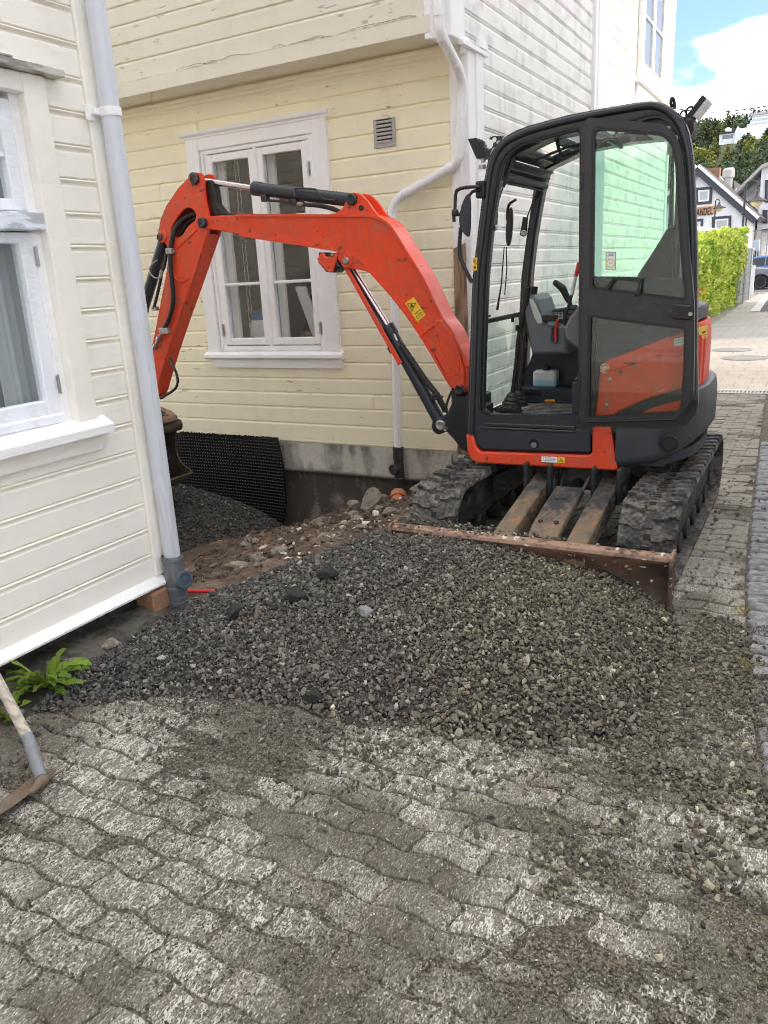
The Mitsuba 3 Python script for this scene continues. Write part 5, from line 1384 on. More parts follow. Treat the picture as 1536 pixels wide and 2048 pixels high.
for k, pts in enumerate(([(-0.771, 4.9, 2.387), (-0.776, 4.85, 2.425), (-0.756, 4.85, 2.437), (-0.738, 4.88, 2.395)], [(-0.756, 4.9, 2.39), (-0.746, 4.85, 2.44), (-0.722, 4.85, 2.452), (-0.71, 4.88, 2.435)], [(-0.83, 4.9, 2.473), (-0.835, 4.88, 2.493), (-0.829, 4.88, 2.514), (-0.821, 4.9, 2.496), (-0.817, 4.9, 2.466)])):
    obj('cable', tube(pts, 0.005 if k != 2 else 0.008, 7, n=6), 'rubber_hose', rl, smooth=40)
mr = obj('mirror', ring_prism(smooth_poly(np.array([(-1.834, 2.103), (-1.825, 2.076), (-1.829, 1.918), (-1.836, 1.867), (-1.855, 1.871), (-1.891, 1.915), (-1.899, 1.964), (-1.882, 2.038), (-1.856, 2.084)]), 2), 4.425, 4.452, 0.006), 'dark_plastic', X, smooth=40)
obj('mirror_arm', tube([(-1.77, 4.44, 2.129), (-1.845, 4.44, 2.134), (-1.895, 4.44, 2.128), (-1.917, 4.44, 2.106), (-1.926, 4.44, 1.999)], 0.010, 10, n=5), 'black_seal', mr, smooth=40)
obj('mirror_stay', tube([(-1.768, 4.45, 2.119), (-1.82, 4.45, 2.108), (-1.835, 4.45, 2.093)], 0.009, 8), 'black_seal', mr, smooth=40)
obj('swivel', cat_(lathe([(0.014, 0), (0.020, 0.01), (0.020, 0.03), (0.012, 0.04)], (-1.919, 4.43, 1.984), (0, 0, 1), 12), cyl((-1.933, 4.44, 1.999), (-1.931, 4.44, 1.956), 0.010, 10), cyl((-1.923, 4.44, 1.999), (-1.889, 4.44, 1.991), 0.010, 10)), 'black_seal', mr)
obj('mirror_clamp', box(*(lambda p: (p[0] - 0.02, p[0] + 0.03, 4.46, 4.52, p[2] - 0.045, p[2] + 0.045))((-1.785, 4.5, 2.118)), 0.006), 'black_seal', mr)
obj('entry_rail', tube([(-1.904, 4.47, 1.924), (-1.915, 4.47, 1.801), (-1.899, 4.47, 1.73), (-1.841, 4.47, 1.614)], 0.0115, 10, n=6), 'black_seal', X, smooth=40)
fm = obj('far_mirror', ring_prism(smooth_poly(np.array([(-1.98, 2.104), (-1.97, 2.005), (-1.989, 1.84), (-2.023, 1.829), (-2.025, 1.959), (-2.01, 2.057)]), 2), 5.55, 5.58, 0.006), 'black_seal', X)
obj('mirror_arm', tube([(-1.93, 5.5, 2.129), (-1.988, 5.54, 2.11), (-2.01, 5.56, 2.073), (-2.014, 5.56, 2.008)], 0.010, 8, n=5), 'black_seal', fm, smooth=40)
obj('wiper', tube([(-1.979, 5.4, 1.825), (-2.003, 5.4, 1.574), (-2.035, 5.4, 1.405)], [0.004, 0.005, 0.010], 8), 'black_seal', cab)
obj('wiper_arm', tube([(-1.964, 5.4, 1.824), (-1.962, 5.4, 1.673), (-1.978, 5.4, 1.506)], 0.004, 6), 'black_seal', cab)

# --- swing post, boom, dipper, bucket
YB, YM = 4.90, 5.00
post = [(-2.199, 0.938), (-2.142, 0.874), (-2.064, 0.876), (-2.022, 0.843), (-2.03, 0.444), (-2.089, 0.476), (-2.133, 0.491), (-2.192, 0.562), (-2.24, 0.61), (-2.289, 0.622), (-2.323, 0.649), (-2.326, 0.673), (-2.306, 0.699), (-2.236, 0.74), (-2.2, 0.804)]
sp_ = obj('swing_post', ring_prism(post, 4.925, 5.075, 0.012), 'dark_metal', X)
obj('post_body', cat_(cyl((-2.03, 5.0, 0.52), (-2.03, 5.0, 0.88), 0.09, 24), box(-2.06, -1.86, 4.90, 5.10, 0.55, 0.72, 0.01)), 'dark_metal', X, smooth=40)
for p, r in (((-2.276, 4.92, 0.661), 0.036), ((-2.239, 4.92, 0.635), 0.014)):
    obj('pin', lathe([(r, 0), (r, 0.02), (r * 0.8, 0.028), (r * 0.45, 0.024), (0, 0.024)], (p[0], 4.924, p[2]), (0, -1, 0), 20), 'steel', sp_, smooth=30)
boom_top = [(-4.168, 2.174), (-4.126, 2.176), (-4.004, 2.17), (-3.879, 2.162), (-3.615, 2.141), (-3.363, 2.121), (-3.145, 2.102), (-2.942, 2.086), (-2.766, 2.071), (-2.716, 2.06), (-2.671, 2.043), (-2.627, 2.016), (-2.591, 1.982), (-2.56, 1.94), (-2.528, 1.892), (-2.452, 1.774), (-2.367, 1.642), (-2.294, 1.495), (-2.233, 1.38), (-2.197, 1.337), (-2.162, 1.284), (-2.131, 1.218), (-2.098, 1.156), (-2.066, 1.07)]
boom_bot = [(-2.073, 0.943), (-2.088, 0.899), (-2.118, 0.876), (-2.151, 0.884), (-2.176, 0.921), (-2.222, 0.988), (-2.307, 1.126), (-2.392, 1.26), (-2.478, 1.382), (-2.543, 1.463), (-2.608, 1.541), (-2.682, 1.62), (-2.763, 1.704), (-2.822, 1.768), (-2.864, 1.801), (-2.91, 1.825), (-2.961, 1.843), (-3.041, 1.868), (-3.222, 1.902), (-3.331, 1.926), (-3.525, 1.959), (-3.71, 1.994), (-3.868, 2.027), (-4.006, 2.058), (-4.13, 2.081), (-4.186, 2.094)]
tip = [(-4.222, 2.111), (-4.239, 2.133), (-4.224, 2.161), (-4.198, 2.173)]
bp = boom_top + boom_bot + tip
bm = obj('boom', ring_prism(bp, 4.915, 5.085, 0.004), 'orange_paint', X)


def flange(pts, name, t=0.012, y0=4.902, y1=5.098):
    p = np.array([(x, 0, z) for x, z in pts])
    q = spline(p, 3)
    m = sweep(q, [(-t, -0.5), (t, -0.5), (t, 0.5), (-t, 0.5)], up=(0, 1, 0))
    v = m.vertices.copy()
    v[:, 1] = (y0 + y1) / 2 + np.sign(v[:, 1]) * (y1 - y0) / 2
    n4 = len(q) * 4
    v[n4:, 1] = (y0 + y1) / 2
    return obj(name, trimesh.Trimesh(v, m.faces, process=False), 'orange_paint', bm, smooth=30)


flange(boom_top[3:], 'top_flange', 0.009)
flange(boom_bot[4:-3], 'bottom_flange', 0.009)
ear = [(-3.142, 2.1), (-3.026, 2.109), (-2.985, 2.123), (-2.954, 2.149), (-2.931, 2.19), (-2.913, 2.217), (-2.873, 2.229), (-2.838, 2.221), (-2.808, 2.204), (-2.765, 2.163), (-2.719, 2.098), (-2.661, 2.04)]
for y0, y1 in ((4.915, 4.94), (5.06, 5.085)):
    obj('ram_ear', ring_prism(ear, y0, y1, 0.003), 'orange_paint', bm)
foot = [(-2.291, 1.378), (-2.235, 1.377), (-2.169, 1.284), (-2.115, 1.159), (-2.082, 1.03), (-2.084, 0.929), (-2.118, 0.885), (-2.151, 0.894), (-2.211, 0.992), (-2.292, 1.139)]
obj('foot_plate', ring_prism(foot, 4.893, 4.912, 0.006), 'orange_paint', bm)
obj('foot_swage', tube(spline([(-2.275, 4.892, 1.299), (-2.257, 4.892, 1.18), (-2.188, 4.892, 1.04), (-2.137, 4.892, 1.014), (-2.12, 4.892, 1.107), (-2.182, 4.892, 1.213), (-2.231, 4.892, 1.286)], 6), 0.004, 8), 'orange_paint', bm, smooth=40)
obj('weld_seam', tube([(-2.41, 4.898, 1.267), (-2.344, 4.898, 1.313), (-2.253, 4.898, 1.364)], 0.006, 8), 'orange_paint', bm, smooth=40)
obj('foot_recess', hull(np.array([[x, y, z] for x, z in [(-2.21, 1.263), (-2.136, 1.128), (-2.109, 1.017), (-2.125, 0.966), (-2.179, 1.169)] for y in (4.955, 5.045)]) + [0.006, 0, 0.010]), 'orange_inner', bm)


def pin(p, r, y, parent, material='dark_metal', cap=0.022):
    k = obj('pin', lathe([(r, -0.01), (r, cap * 0.7), (r * 0.82, cap), (r * 0.4, cap * 0.85), (0, cap * 0.85)], (p[0], y, p[2]), (0, -1, 0), 20), material, parent, smooth=30)
    return k


bs = obj('ram_boss', lathe([(0.050, -0.03), (0.050, 0.0), (0.046, 0.006), (0, 0.006)], (-2.954, 4.905, 1.793), (0, -1, 0), 26), 'orange_paint', bm, smooth=30)
obj('boss_plate', ring_prism([(-3.039, 1.869), (-2.927, 1.836), (-2.828, 1.768), (-2.769, 1.702), (-2.855, 1.726), (-2.935, 1.74), (-2.974, 1.756), (-3.028, 1.802)], 4.908, 4.94, 0.004), 'orange_paint', bm)
pin((-2.951, 4.9, 1.793), 0.024, 4.897, bm, 'steel', 0.012)
pin((-2.883, 4.9, 2.185), 0.040, 4.913, bm)
pin((-4.204, 4.9, 2.134), 0.038, 4.905, bm)
pin((-2.117, 4.9, 0.915), 0.034, 4.892, bm)
pin((-2.817, 4.9, 2.125), 0.018, 4.913, bm, 'black_seal', 0.006)
ql = [(-2.514, 1.493), (-2.448, 1.529), (-2.362, 1.412), (-2.428, 1.366)]
s_ = obj('sticker', ring_prism(ql, 4.9125, 4.9148), 'yellow_sticker', bm)
q = np.array(ql)
cc = lambda u, v: (1 - v) * ((1 - u) * q[0] + u * q[1]) + v * ((1 - u) * q[3] + u * q[2])
warn_sign([cc(0.12, 0.06), cc(0.90, 0.30), cc(0.10, 0.50)], 4.9123, s_)
strip_marks([cc(0.1, 0.55), cc(0.95, 0.55), cc(0.95, 0.98), cc(0.1, 0.98)], (0.25, 0.55, 0.80), 4.9123, 'ink_black', s_, seed=12)
lg = obj('boom_light_guard', ring_prism([(-3.131, 1.858), (-3.109, 1.827), (-3.059, 1.824), (-3.02, 1.848), (-3.024, 1.802), (-3.059, 1.724), (-3.089, 1.719), (-3.155, 1.772), (-3.183, 1.814), (-3.161, 1.843)], 4.880, 4.90, 0.005), 'orange_paint', bm)
obj('boom_light', ring_prism([(-3.182, 1.861), (-3.07, 1.844), (-3.011, 1.754), (-3.064, 1.716), (-3.131, 1.726), (-3.193, 1.791)], 4.902, 5.03, 0.01), 'black_seal', lg)
pin((-3.05, 4.89, 1.837), 0.010, 4.879, lg, 'steel', 0.010)

dip_out = [(-4.285, 2.475), (-4.243, 2.488), (-4.209, 2.488), (-4.173, 2.477), (-4.163, 2.428), (-4.169, 2.355), (-4.166, 2.271), (-4.153, 2.188), (-4.153, 2.124), (-4.171, 2.068), (-4.2, 2.023), (-4.419, 1.682), (-4.64, 1.345), (-4.826, 1.041), (-4.955, 0.807), (-5.013, 0.74), (-5.068, 0.761), (-5.069, 0.847), (-4.972, 1.082), (-4.844, 1.348), (-4.722, 1.632), (-4.636, 1.816), (-4.612, 1.908), (-4.608, 1.998), (-4.653, 2.035), (-4.698, 2.053), (-4.699, 2.09), (-4.673, 2.115), (-4.638, 2.191), (-4.606, 2.239), (-4.561, 2.283), (-4.5, 2.339), (-4.429, 2.39), (-4.356, 2.436)]
hole_ = [(-4.555, 2.11), (-4.51, 2.158), (-4.462, 2.202), (-4.404, 2.241), (-4.376, 2.253), (-4.351, 2.256), (-4.317, 2.248), (-4.29, 2.226), (-4.278, 2.195), (-4.29, 2.163), (-4.324, 2.144), (-4.374, 2.122), (-4.409, 2.088), (-4.439, 2.061), (-4.483, 2.046), (-4.523, 2.052), (-4.551, 2.076)]
dp = sg.Polygon(smooth_poly(dip_out, 1)).difference(sg.Polygon(smooth_poly(hole_, 1)))
dk = obj('dipper', cat_(poly_prism(dp.buffer(-0.004), 4.926, 4.944), poly_prism(dp, 4.929, 4.941), poly_prism(dp, 5.056, 5.074)), 'orange_paint', X)
edge = np.array(dp.exterior.coords)[:-1]
# web plates that close the box section behind the two cheeks
front_web = [q for q in [(-4.191, 2.055), (-4.305, 1.872), (-4.428, 1.682), (-4.649, 1.345), (-4.836, 1.039), (-4.963, 0.813)]]
back_web = [q for q in [(-4.619, 1.889), (-4.652, 1.795), (-4.731, 1.624), (-4.853, 1.348), (-4.983, 1.08)]]
top_web = [q for q in [(-4.691, 2.082), (-4.645, 2.191), (-4.571, 2.28), (-4.439, 2.388), (-4.289, 2.472)]]
for wb in (front_web, back_web, top_web):
    p = np.array([(x, 0, z) for x, z in wb])
    m = sweep(p, [(-0.007, -0.5), (0.007, -0.5), (0.007, 0.5), (-0.007, 0.5)], up=(0, 1, 0))
    v = m.vertices.copy()
    v[:, 1] = 5.0 + np.clip(v[:, 1], -0.5, 0.5) * 0.130
    obj('web', trimesh.Trimesh(v, m.faces, process=False), 'orange_paint' if wb is not top_web else 'orange_inner', dk)
obj('inner_web', ring_prism(inset(list(sg.Polygon(dip_out).buffer(0).exterior.coords)[:-1], 0.03), 5.03, 5.05), 'orange_inner', dk)
obj('upper_guard', ring_prism([(-4.159, 2.434), (-4.121, 2.431), (-4.108, 2.353), (-4.103, 2.262), (-4.049, 2.201), (-3.911, 2.167), (-4.052, 2.177), (-4.138, 2.187), (-4.157, 2.259), (-4.165, 2.351)], 4.96, 5.04, 0.004), 'black_seal', dk)
obj('doubler', ring_prism([(-4.201, 2.099), (-4.187, 2.062), (-4.208, 2.02), (-4.407, 1.689), (-4.442, 1.729), (-4.549, 1.753), (-4.558, 1.791), (-4.513, 1.959), (-4.419, 1.997), (-4.284, 2.08)], 4.921, 4.928, 0.002), 'orange_paint', dk)
obj('stiffener', tube([(-4.5, 4.924, 1.973), (-4.281, 4.924, 2.094)], 0.008, 8), 'orange_paint', dk)
obj('stiffener', tube(spline([(-4.569, 4.922, 1.773), (-4.541, 4.922, 1.726), (-4.479, 4.922, 1.719), (-4.417, 4.922, 1.743)], 5), 0.006, 8), 'orange_paint', dk, smooth=40)
pin((-4.245, 4.93, 2.446), 0.040, 4.925, dk)
bo = obj('ram_boss', lathe([(0.046, -0.03), (0.046, 0.0), (0.042, 0.006), (0, 0.006)], (-4.643, 4.92, 2.064), (0, -1, 0), 26), 'orange_paint', dk, smooth=30)
pin((-4.66, 4.92, 2.061), 0.027, 4.912, dk, 'bucket_steel', 0.014)
# rams
def ram_pair(p0, p1, p2, rb, rr, parent, name, rod='chrome'):
    k = obj(name, cat_(cyl(p0, p1, rb, 26, 0.006)), 'dark_plastic', parent, smooth=40)
    p0, p1, p2 = (np.array(v, float) for v in (p0, p1, p2))
    d_ = (p1 - p0) / np.linalg.norm(p1 - p0)
    obj('gland', cyl(p1 - d_ * 0.07, p1 + d_ * 0.006, rb * 1.10, 26, 0.004), 'dark_plastic', k, smooth=40)
    obj('rod', cyl(p1, p2, rr, 20), rod, k, smooth=40)
    return k


k = ram_pair((-2.954, 5, 2.191), (-3.762, 5, 2.341), (-4.248, 5, 2.443), 0.0455, 0.0215, X, 'dipper_ram')
obj('rod_eye', cyl(np.array((-4.296, 5, 2.453)) - [0, 0.04, 0], np.array((-4.296, 5, 2.453)) + [0, 0.04, 0], 0.05, 20), 'dark_metal', k)
obj('supply_pipe', tube([(-3.36, 4.94, 2.245), (-3.36, 4.94, 2.288), (-3.343, 4.935, 2.299), (-3.193, 4.935, 2.279), (-3.178, 4.935, 2.264), (-3.125, 4.935, 2.211), (-3.031, 4.94, 2.193)], 0.007, 8, n=4), 'dark_metal', k, smooth=40)
obj('supply_pipe', tube([(-3.646, 4.96, 2.261), (-3.629, 4.96, 2.246), (-3.515, 4.96, 2.23), (-3.37, 4.96, 2.204)], 0.009, 8, n=4), 'dark_metal', k, smooth=40)
for p, r in (((-3.646, 4.96, 2.261), 0.023), ((-3.386, 4.96, 2.215), 0.018)):
    obj('pipe_clamp', box(p[0] - r, p[0] + r, 4.94, 4.99, p[2] - r, p[2] + r, 0.004), 'dark_metal', k)
obj('coupling', cyl((-3.361, 4.96, 2.2), (-3.298, 4.96, 2.189), 0.014, 6), 'steel', k)
obj('hose', tube([(-3.311, 4.96, 2.192), (-3.177, 4.96, 2.171), (-3.07, 4.97, 2.14), (-2.99, 4.98, 2.098)], 0.016, 10, n=6), 'rubber_hose', k, smooth=40)
k = ram_pair((-2.31, 5, 0.645), (-2.705, 5, 1.334), (-2.972, 5, 1.744), 0.044, 0.0225, X, 'boom_ram')
obj('barrel_foot', cyl(np.array((-2.31, 5, 0.641)) - [0, 0.05, 0], np.array((-2.31, 5, 0.641)) + [0, 0.05, 0], 0.055, 20), 'dark_metal', k)
gd = obj('ram_guard', ring_prism([(-2.997, 1.75), (-2.955, 1.741), (-2.566, 1.087), (-2.599, 1.07)], 4.925, 4.937, 0.003), 'orange_paint', k)
obj('guard_plate', ring_prism([(-3, 1.743), (-2.989, 1.746), (-2.592, 1.083), (-2.602, 1.076)], 4.938, 5.075), 'black_seal', gd)
obj('band', cyl((-2.672, 5, 1.205), (-2.65, 5, 1.17), 0.0475, 24), 'dark_metal', k)
s_ = obj('marking', hull(np.array([(*p[:1], 4.950, p[2]) for p in [(-2.637, 4.95, 1.286), (-2.624, 4.95, 1.286), (-2.604, 4.95, 1.241), (-2.616, 4.95, 1.238)]] + [(*p[:1], 4.953, p[2]) for p in [(-2.637, 4.95, 1.286), (-2.624, 4.95, 1.286), (-2.604, 4.95, 1.241), (-2.616, 4.95, 1.238)]])), 'white_sticker', k)
obj('hose', tube([(-2.581, 4.955, 1.209), (-2.497, 4.95, 1.099), (-2.406, 4.95, 0.975), (-2.327, 4.955, 0.878), (-2.3, 4.96, 0.829), (-2.266, 4.98, 0.75)], 0.021, 12, n=5), 'rubber_hose', k, smooth=40)
obj('hose_clip', cat_(cyl((-2.351, 4.955, 0.846), (-2.304, 4.955, 0.869), 0.026, 14), box(*(lambda p: (p[0] - 0.03, p[0] + 0.03, 4.93, 5.02, p[2] - 0.012, p[2] + 0.012))((-2.328, 4.955, 0.844)), 0.004)), 'dark_metal', k)
obj('hose', tube([(-2.203, 4.95, 0.896), (-2.23, 4.94, 0.828), (-2.244, 4.94, 0.764), (-2.231, 4.96, 0.719)], 0.009, 8, n=6), 'rubber_hose', X, smooth=40)
k = ram_pair((-4.703, 5, 2.039), (-5.067, 5, 1.462), (-5.264, 5, 1.094), 0.045, 0.022, X, 'bucket_ram')
obj('supply_pipe', tube([(-4.732, 4.93, 1.896), (-4.816, 4.93, 1.854), (-4.836, 4.93, 1.805), (-4.799, 4.94, 1.76), (-4.744, 4.95, 1.757)], 0.005, 8, n=4), 'steel', k, smooth=40)
obj('supply_pipe', tube([(-4.645, 4.95, 1.948), (-4.683, 4.95, 1.854), (-4.726, 4.95, 1.795), (-4.747, 4.95, 1.742), (-4.815, 4.95, 1.607), (-4.865, 4.95, 1.517)], 0.013, 8, n=4), 'rubber_hose', k, smooth=40)
obj('coupling', cat_(cyl((-4.712, 4.945, 1.814), (-4.744, 4.945, 1.757), 0.015, 6), box(*(lambda p: (p[0] - 0.025, p[0] + 0.02, 4.94, 4.99, p[2] - 0.016, p[2] + 0.016))((-4.86, 4.95, 1.517)), 0.004)), 'steel', k)
h = obj('hose', tube([(-4.225, 5.02, 2.19), (-4.306, 4.99, 2.21), (-4.364, 4.97, 2.206), (-4.443, 4.955, 2.176), (-4.501, 4.93, 2.121), (-4.533, 4.91, 2.041), (-4.561, 4.9, 1.943), (-4.579, 4.9, 1.812), (-4.585, 4.9, 1.659), (-4.605, 4.9, 1.544), (-4.668, 4.9, 1.428), (-4.722, 4.9, 1.369)], 0.0185, 12, n=6), 'rubber_hose', dk, smooth=40)
obj('hose', tube([(-4.235, 5.03, 2.177), (-4.339, 5, 2.184), (-4.427, 4.99, 2.154), (-4.479, 4.98, 2.098), (-4.531, 4.97, 2.042)], 0.017, 10, n=6), 'rubber_hose', dk, smooth=40)
obj('hose', tube([(-4.744, 4.94, 1.114), (-4.688, 4.9, 1.066), (-4.635, 4.88, 0.979), (-4.647, 4.88, 0.904), (-4.725, 4.9, 0.85), (-4.912, 4.94, 0.776)], 0.0115, 8, n=6), 'rubber_hose', dk, smooth=40)
obj('hose_clamp', cat_(box(*(lambda p: (p[0] - 0.03, p[0] + 0.03, 4.876, 4.926, p[2] - 0.022, p[2] + 0.022))((-4.56, 4.9, 1.95)), 0.004), lathe([(0.016, 0), (0.016, 0.02), (0.008, 0.024)], (-4.536, 4.924, 1.945), (0, -1, 0), 6)), 'steel', dk)
a, b = np.array((-4.741, 4.9, 1.357)), np.array((-4.88, 4.91, 1.196))
cp = []
for q in np.linspace(0, 1, 6)[:-1]:
    p, e = a + (b - a) * q, a + (b - a) * (q + 0.16)
    cp.append(cyl(p, e, 0.022 - 0.010 * (int(q * 5) % 2), 8))
obj('coupling', cat_(*cp, box(*(lambda p: (p[0] - 0.045, p[0] + 0.05, 4.88, 4.93, p[2] - 0.025, p[2] + 0.025))((-4.733, 4.9, 1.341)), 0.005)), 'steel', dk)
# bucket curled open towards the lane
bx = lambda y: [(-5.075, 0.455), (-5.10, 0.36), (-5.115, 0.29), (-5.115, 0.225), (-5.09, 0.155), (-5.04, 0.105), (-4.955, 0.056), (-4.96, 0.03), (-5.08, -0.04), (-5.24, -0.11), (-5.42, -0.06), (-5.52, 0.08), (-5.50, 0.26), (-5.38, 0.42), (-5.22, 0.50)]
side_ = smooth_poly(bx(0), 1)
sh = [(-4.945, 0.050), (-5.08, -0.035), (-5.24, -0.105), (-5.42, -0.055), (-5.515, 0.08), (-5.495, 0.26), (-5.38, 0.415), (-5.22, 0.49), (-5.09, 0.46)]
p = spline(np.array([(x, 0, z) for x, z in sh]), 4)
m = sweep(p, [(-0.008, -0.5), (0.008, -0.5), (0.008, 0.5), (-0.008, 0.5)], up=(0, 1, 0))
v = m.vertices.copy()
v[:, 1] = 5.0 + np.clip(v[:, 1], -0.5, 0.5) * 0.488
bk_ = obj('bucket', trimesh.Trimesh(v, m.faces, process=False), 'bucket_steel', X, smooth=40, label='worn steel digging bucket')
obj('side_plate', ring_prism(side_, 5.245, 5.262, 0.003), 'bucket_steel', bk_)
obj('side_plate', ring_prism(side_, 4.738, 4.755, 0.003), 'bucket_steel', bk_)
obj('top_tube', cyl((-5.055, 4.735, 0.485), (-5.055, 5.265, 0.485), 0.055, 22, 0.008), 'bucket_steel', bk_, smooth=40)
for y0, y1 in ((4.90, 4.92), (5.12, 5.20)):
    obj('ear', ring_prism([(-5.10, 0.52), (-5.02, 0.53), (-5.0, 0.58), (-5.06, 0.62), (-5.2, 0.66), (-5.3, 0.58), (-5.3, 0.47)], y0, y1, 0.003), 'blade_rust', bk_)
obj('quick_coupler', cat_(box(-5.22, -4.99, 4.90, 5.20, 0.535, 0.585, 0.01), box(-5.25, -5.05, 4.93, 5.07, 0.58, 0.72, 0.01)), 'blade_rust', X)

# ------------------------------------------------------------------ ground
def struct(name, mesh, material, **kw):
    return tag(obj(name, mesh, material, **kw), kind='structure')


N2 = lambda x, y, f, o=3, s=0: meshkit.fbm(np.stack([np.asarray(x) * f, np.asarray(y) * f, np.zeros_like(np.asarray(x, float)) + s], -1), o, s + 1)
pit = sg.Polygon([(-9.0, 2.5), (-2.93, 2.5), (-2.93, 2.83), (-2.60, 3.25), (-2.30, 3.95), (-2.12, 4.35), (-2.10, 6.0), (-2.45, 6.45), (-9.0, 6.45)])
lane = sg.Polygon([(-3.0, -2.0), (1.75, -2.0), (1.75, 10.95), (-2.6, 10.95), (-2.6, 6.3), (-9, 6.3), (-9, 2.5), (-3.0, 2.5)]).difference(pit)


def sheet(poly, z):
    gs = getattr(poly, 'geoms', [poly])
    ms = []
    for g in gs:
        tv, tf = trimesh.creation.triangulate_polygon(g, engine='earcut')
        m = trimesh.Trimesh(np.column_stack([tv, np.full(len(tv), z)]), tf, process=False)
        if m.face_normals[:, 2].mean() < 0:
            m.invert()
        ms.append(m)
    return cat_(*ms)


struct('ground', sheet(sg.box(-700, -60, 700, 130).difference(pit), -0.030), 'earth')
EY, EX = [-2, 1.0, 2.5, 3.06, 3.77, 4.3, 5.4, 8.0, 10.95], [0.25, 0.12, -0.025, -0.112, -0.185, -0.235, -0.300, -0.42, -0.55]
edge_x = lambda y: np.interp(y, EY, EX)
west = sg.Polygon([(-3.1, -2)] + list(zip(EX, EY)) + [(-3.1, 10.95)])
pave = struct('pavement', sheet(lane.intersection(west), -0.012), 'joint_dirt')
# dirt that fills the joints, in places to the brim
jx, jy = np.linspace(-2.95, 0.20, 210), np.linspace(0.5, 4.0, 230)
GX, GY = np.meshgrid(jx, jy)
JF = np.clip((N2(GX, GY, 2.3, 4, 1) - 0.38) * 4.5, 0, 1) ** 0.8 * np.clip(0.35 + 0.7 * (GY - 0.9), 0.35, 1)
jm = grid_mesh(jx, jy, lambda x, y: -0.0095 + 0.0108 * JF + 0.0035 * (N2(x, y, 14, 3, 6) - 0.5))
jm.update_faces(shapely.contains_xy(lane.intersection(west), jm.triangles_center[:, 0], jm.triangles_center[:, 1]))
struct('joint_sand', jm, 'joint_dirt', smooth=True)


# soil of the pit
def soil_h(x, y):
    x, y = np.asarray(x, float), np.asarray(y, float)
    deep = np.interp(x, [-9, -5.2, -4.69, -4.55, -4.30, -3.82, -3.59, -3.40, -3.05, -2.6, -2.3, -2.0], [-.85, -.84, -.80, -.72, -.61, -.456, -.36, -.30, -.175, -.06, -.03, -.02])
    y0 = np.interp(x, [-9, -3.3, -3.0, -2.6, -2.2], [3.0, 3.0, 3.2, 3.6, 4.2])
    s = np.clip((y - y0) / (6.2 - y0), 0, 1)
    h = deep * s ** 0.8 - 0.02
    left = np.clip((-3.05 - x) / 0.6, 0, 1)
    h = h - 0.16 * left * np.exp(-((y - 3.9) / 0.7) ** 2)
    n = N2(x, y, 2.2, 4, 3) - 0.5
    f = N2(x, y, 9.0, 3, 9) - 0.5
    g = N2(x, y, 26.0, 2, 4) - 0.5
    return h + 0.10 * n + 0.060 * f + 0.025 * g


struct('soil', grid_mesh(np.linspace(-9, -1.95, 360), np.linspace(2.55, 6.5, 240), lambda x, y: np.where(sg_in := shapely.contains_xy(pit.buffer(0.10), x, y), soil_h(x, y), -0.9)), 'soil', smooth=True)

# gravel: a bed and the stones on it
foot_front = sg.LineString([(-3.03, 2.79), (-2.93, 2.55), (-2.91, 2.30), (-2.87, 2.05), (-2.78, 1.80), (-2.62, 1.86), (-2.373, 2.06), (-1.854, 2.30), (-1.272, 2.27), (-0.892, 2.33), (-0.50, 2.50), (-0.44, 2.90), (-0.42, 3.30), (-0.50, 3.72), (-0.53, 4.10)])
foot_back = sg.LineString([(-3.03, 2.80), (-2.86, 3.10), (-2.62, 3.62), (-2.42, 4.05), (-2.20, 4.35), (-1.9, 4.25), (-0.6, 4.25)])
_t = np.linspace(0, 1, 220)
_q = np.array([foot_front.interpolate(v, normalized=True).coords[0] for v in _t])
_q[:, 1] += np.where((_q[:, 0] < -0.45) & (_q[:, 0] > -2.6), 0.26 * (N2(_q[:, 0], _q[:, 0] * 0, 3.2, 4, 12) - 0.5), 0)
foot_front = sg.LineString(_q)
foot = sg.Polygon(list(foot_front.coords) + list(foot_back.coords)[::-1])


def pile_h(x, y):
    p = shapely.points(x, y)
    d1, d2 = shapely.distance(p, foot_front), shapely.distance(p, foot_back)
    inside = shapely.contains(foot, p)
    hx = np.interp(x, [-2.9, -2.4, -1.9, -1.4, -1.0, -0.7, -0.45], [0.17, 0.215, 0.275, 0.295, 0.285, 0.27, 0.24])
    h = hx * (1 - np.exp(-d1 / 0.45)) * (1 - np.exp(-d2 / 0.13))
    h = h * (0.88 + 0.24 * N2(x, y, 1.8, 3, 5)) + 0.03 * (N2(x, y, 5.0, 3, 7) - 0.5) * np.clip(d1 / 0.25, 0, 1)
    return np.where(inside, np.maximum(h, 0.003), -0.05)


bedx, bedy = np.linspace(-3.1, -0.38, 170), np.linspace(1.55, 4.30, 170)
HP = pile_h(*np.meshgrid(bedx, bedy))
bed = grid_mesh(bedx, bedy, lambda x, y: HP - 0.010)
bed.update_faces((HP.ravel()[bed.faces] > 0.028).all(1))
struct('gravel_bed', bed, 'gravel_bed', smooth=True)


def scatter(n, poly, dens=None, seed=1):
    g = np.random.default_rng(seed)
    x0, y0, x1, y1 = poly.bounds
    out = np.zeros((0, 2))
    while len(out) < n:
        q = np.column_stack([g.uniform(x0, x1, 4 * n), g.uniform(y0, y1, 4 * n)])
        ok = shapely.contains_xy(poly, q[:, 0], q[:, 1])
        if dens is not None:
            ok &= g.uniform(size=len(q)) < dens(q[:, 0], q[:, 1])
        out = np.vstack([out, q[ok]])
    return out[:n]


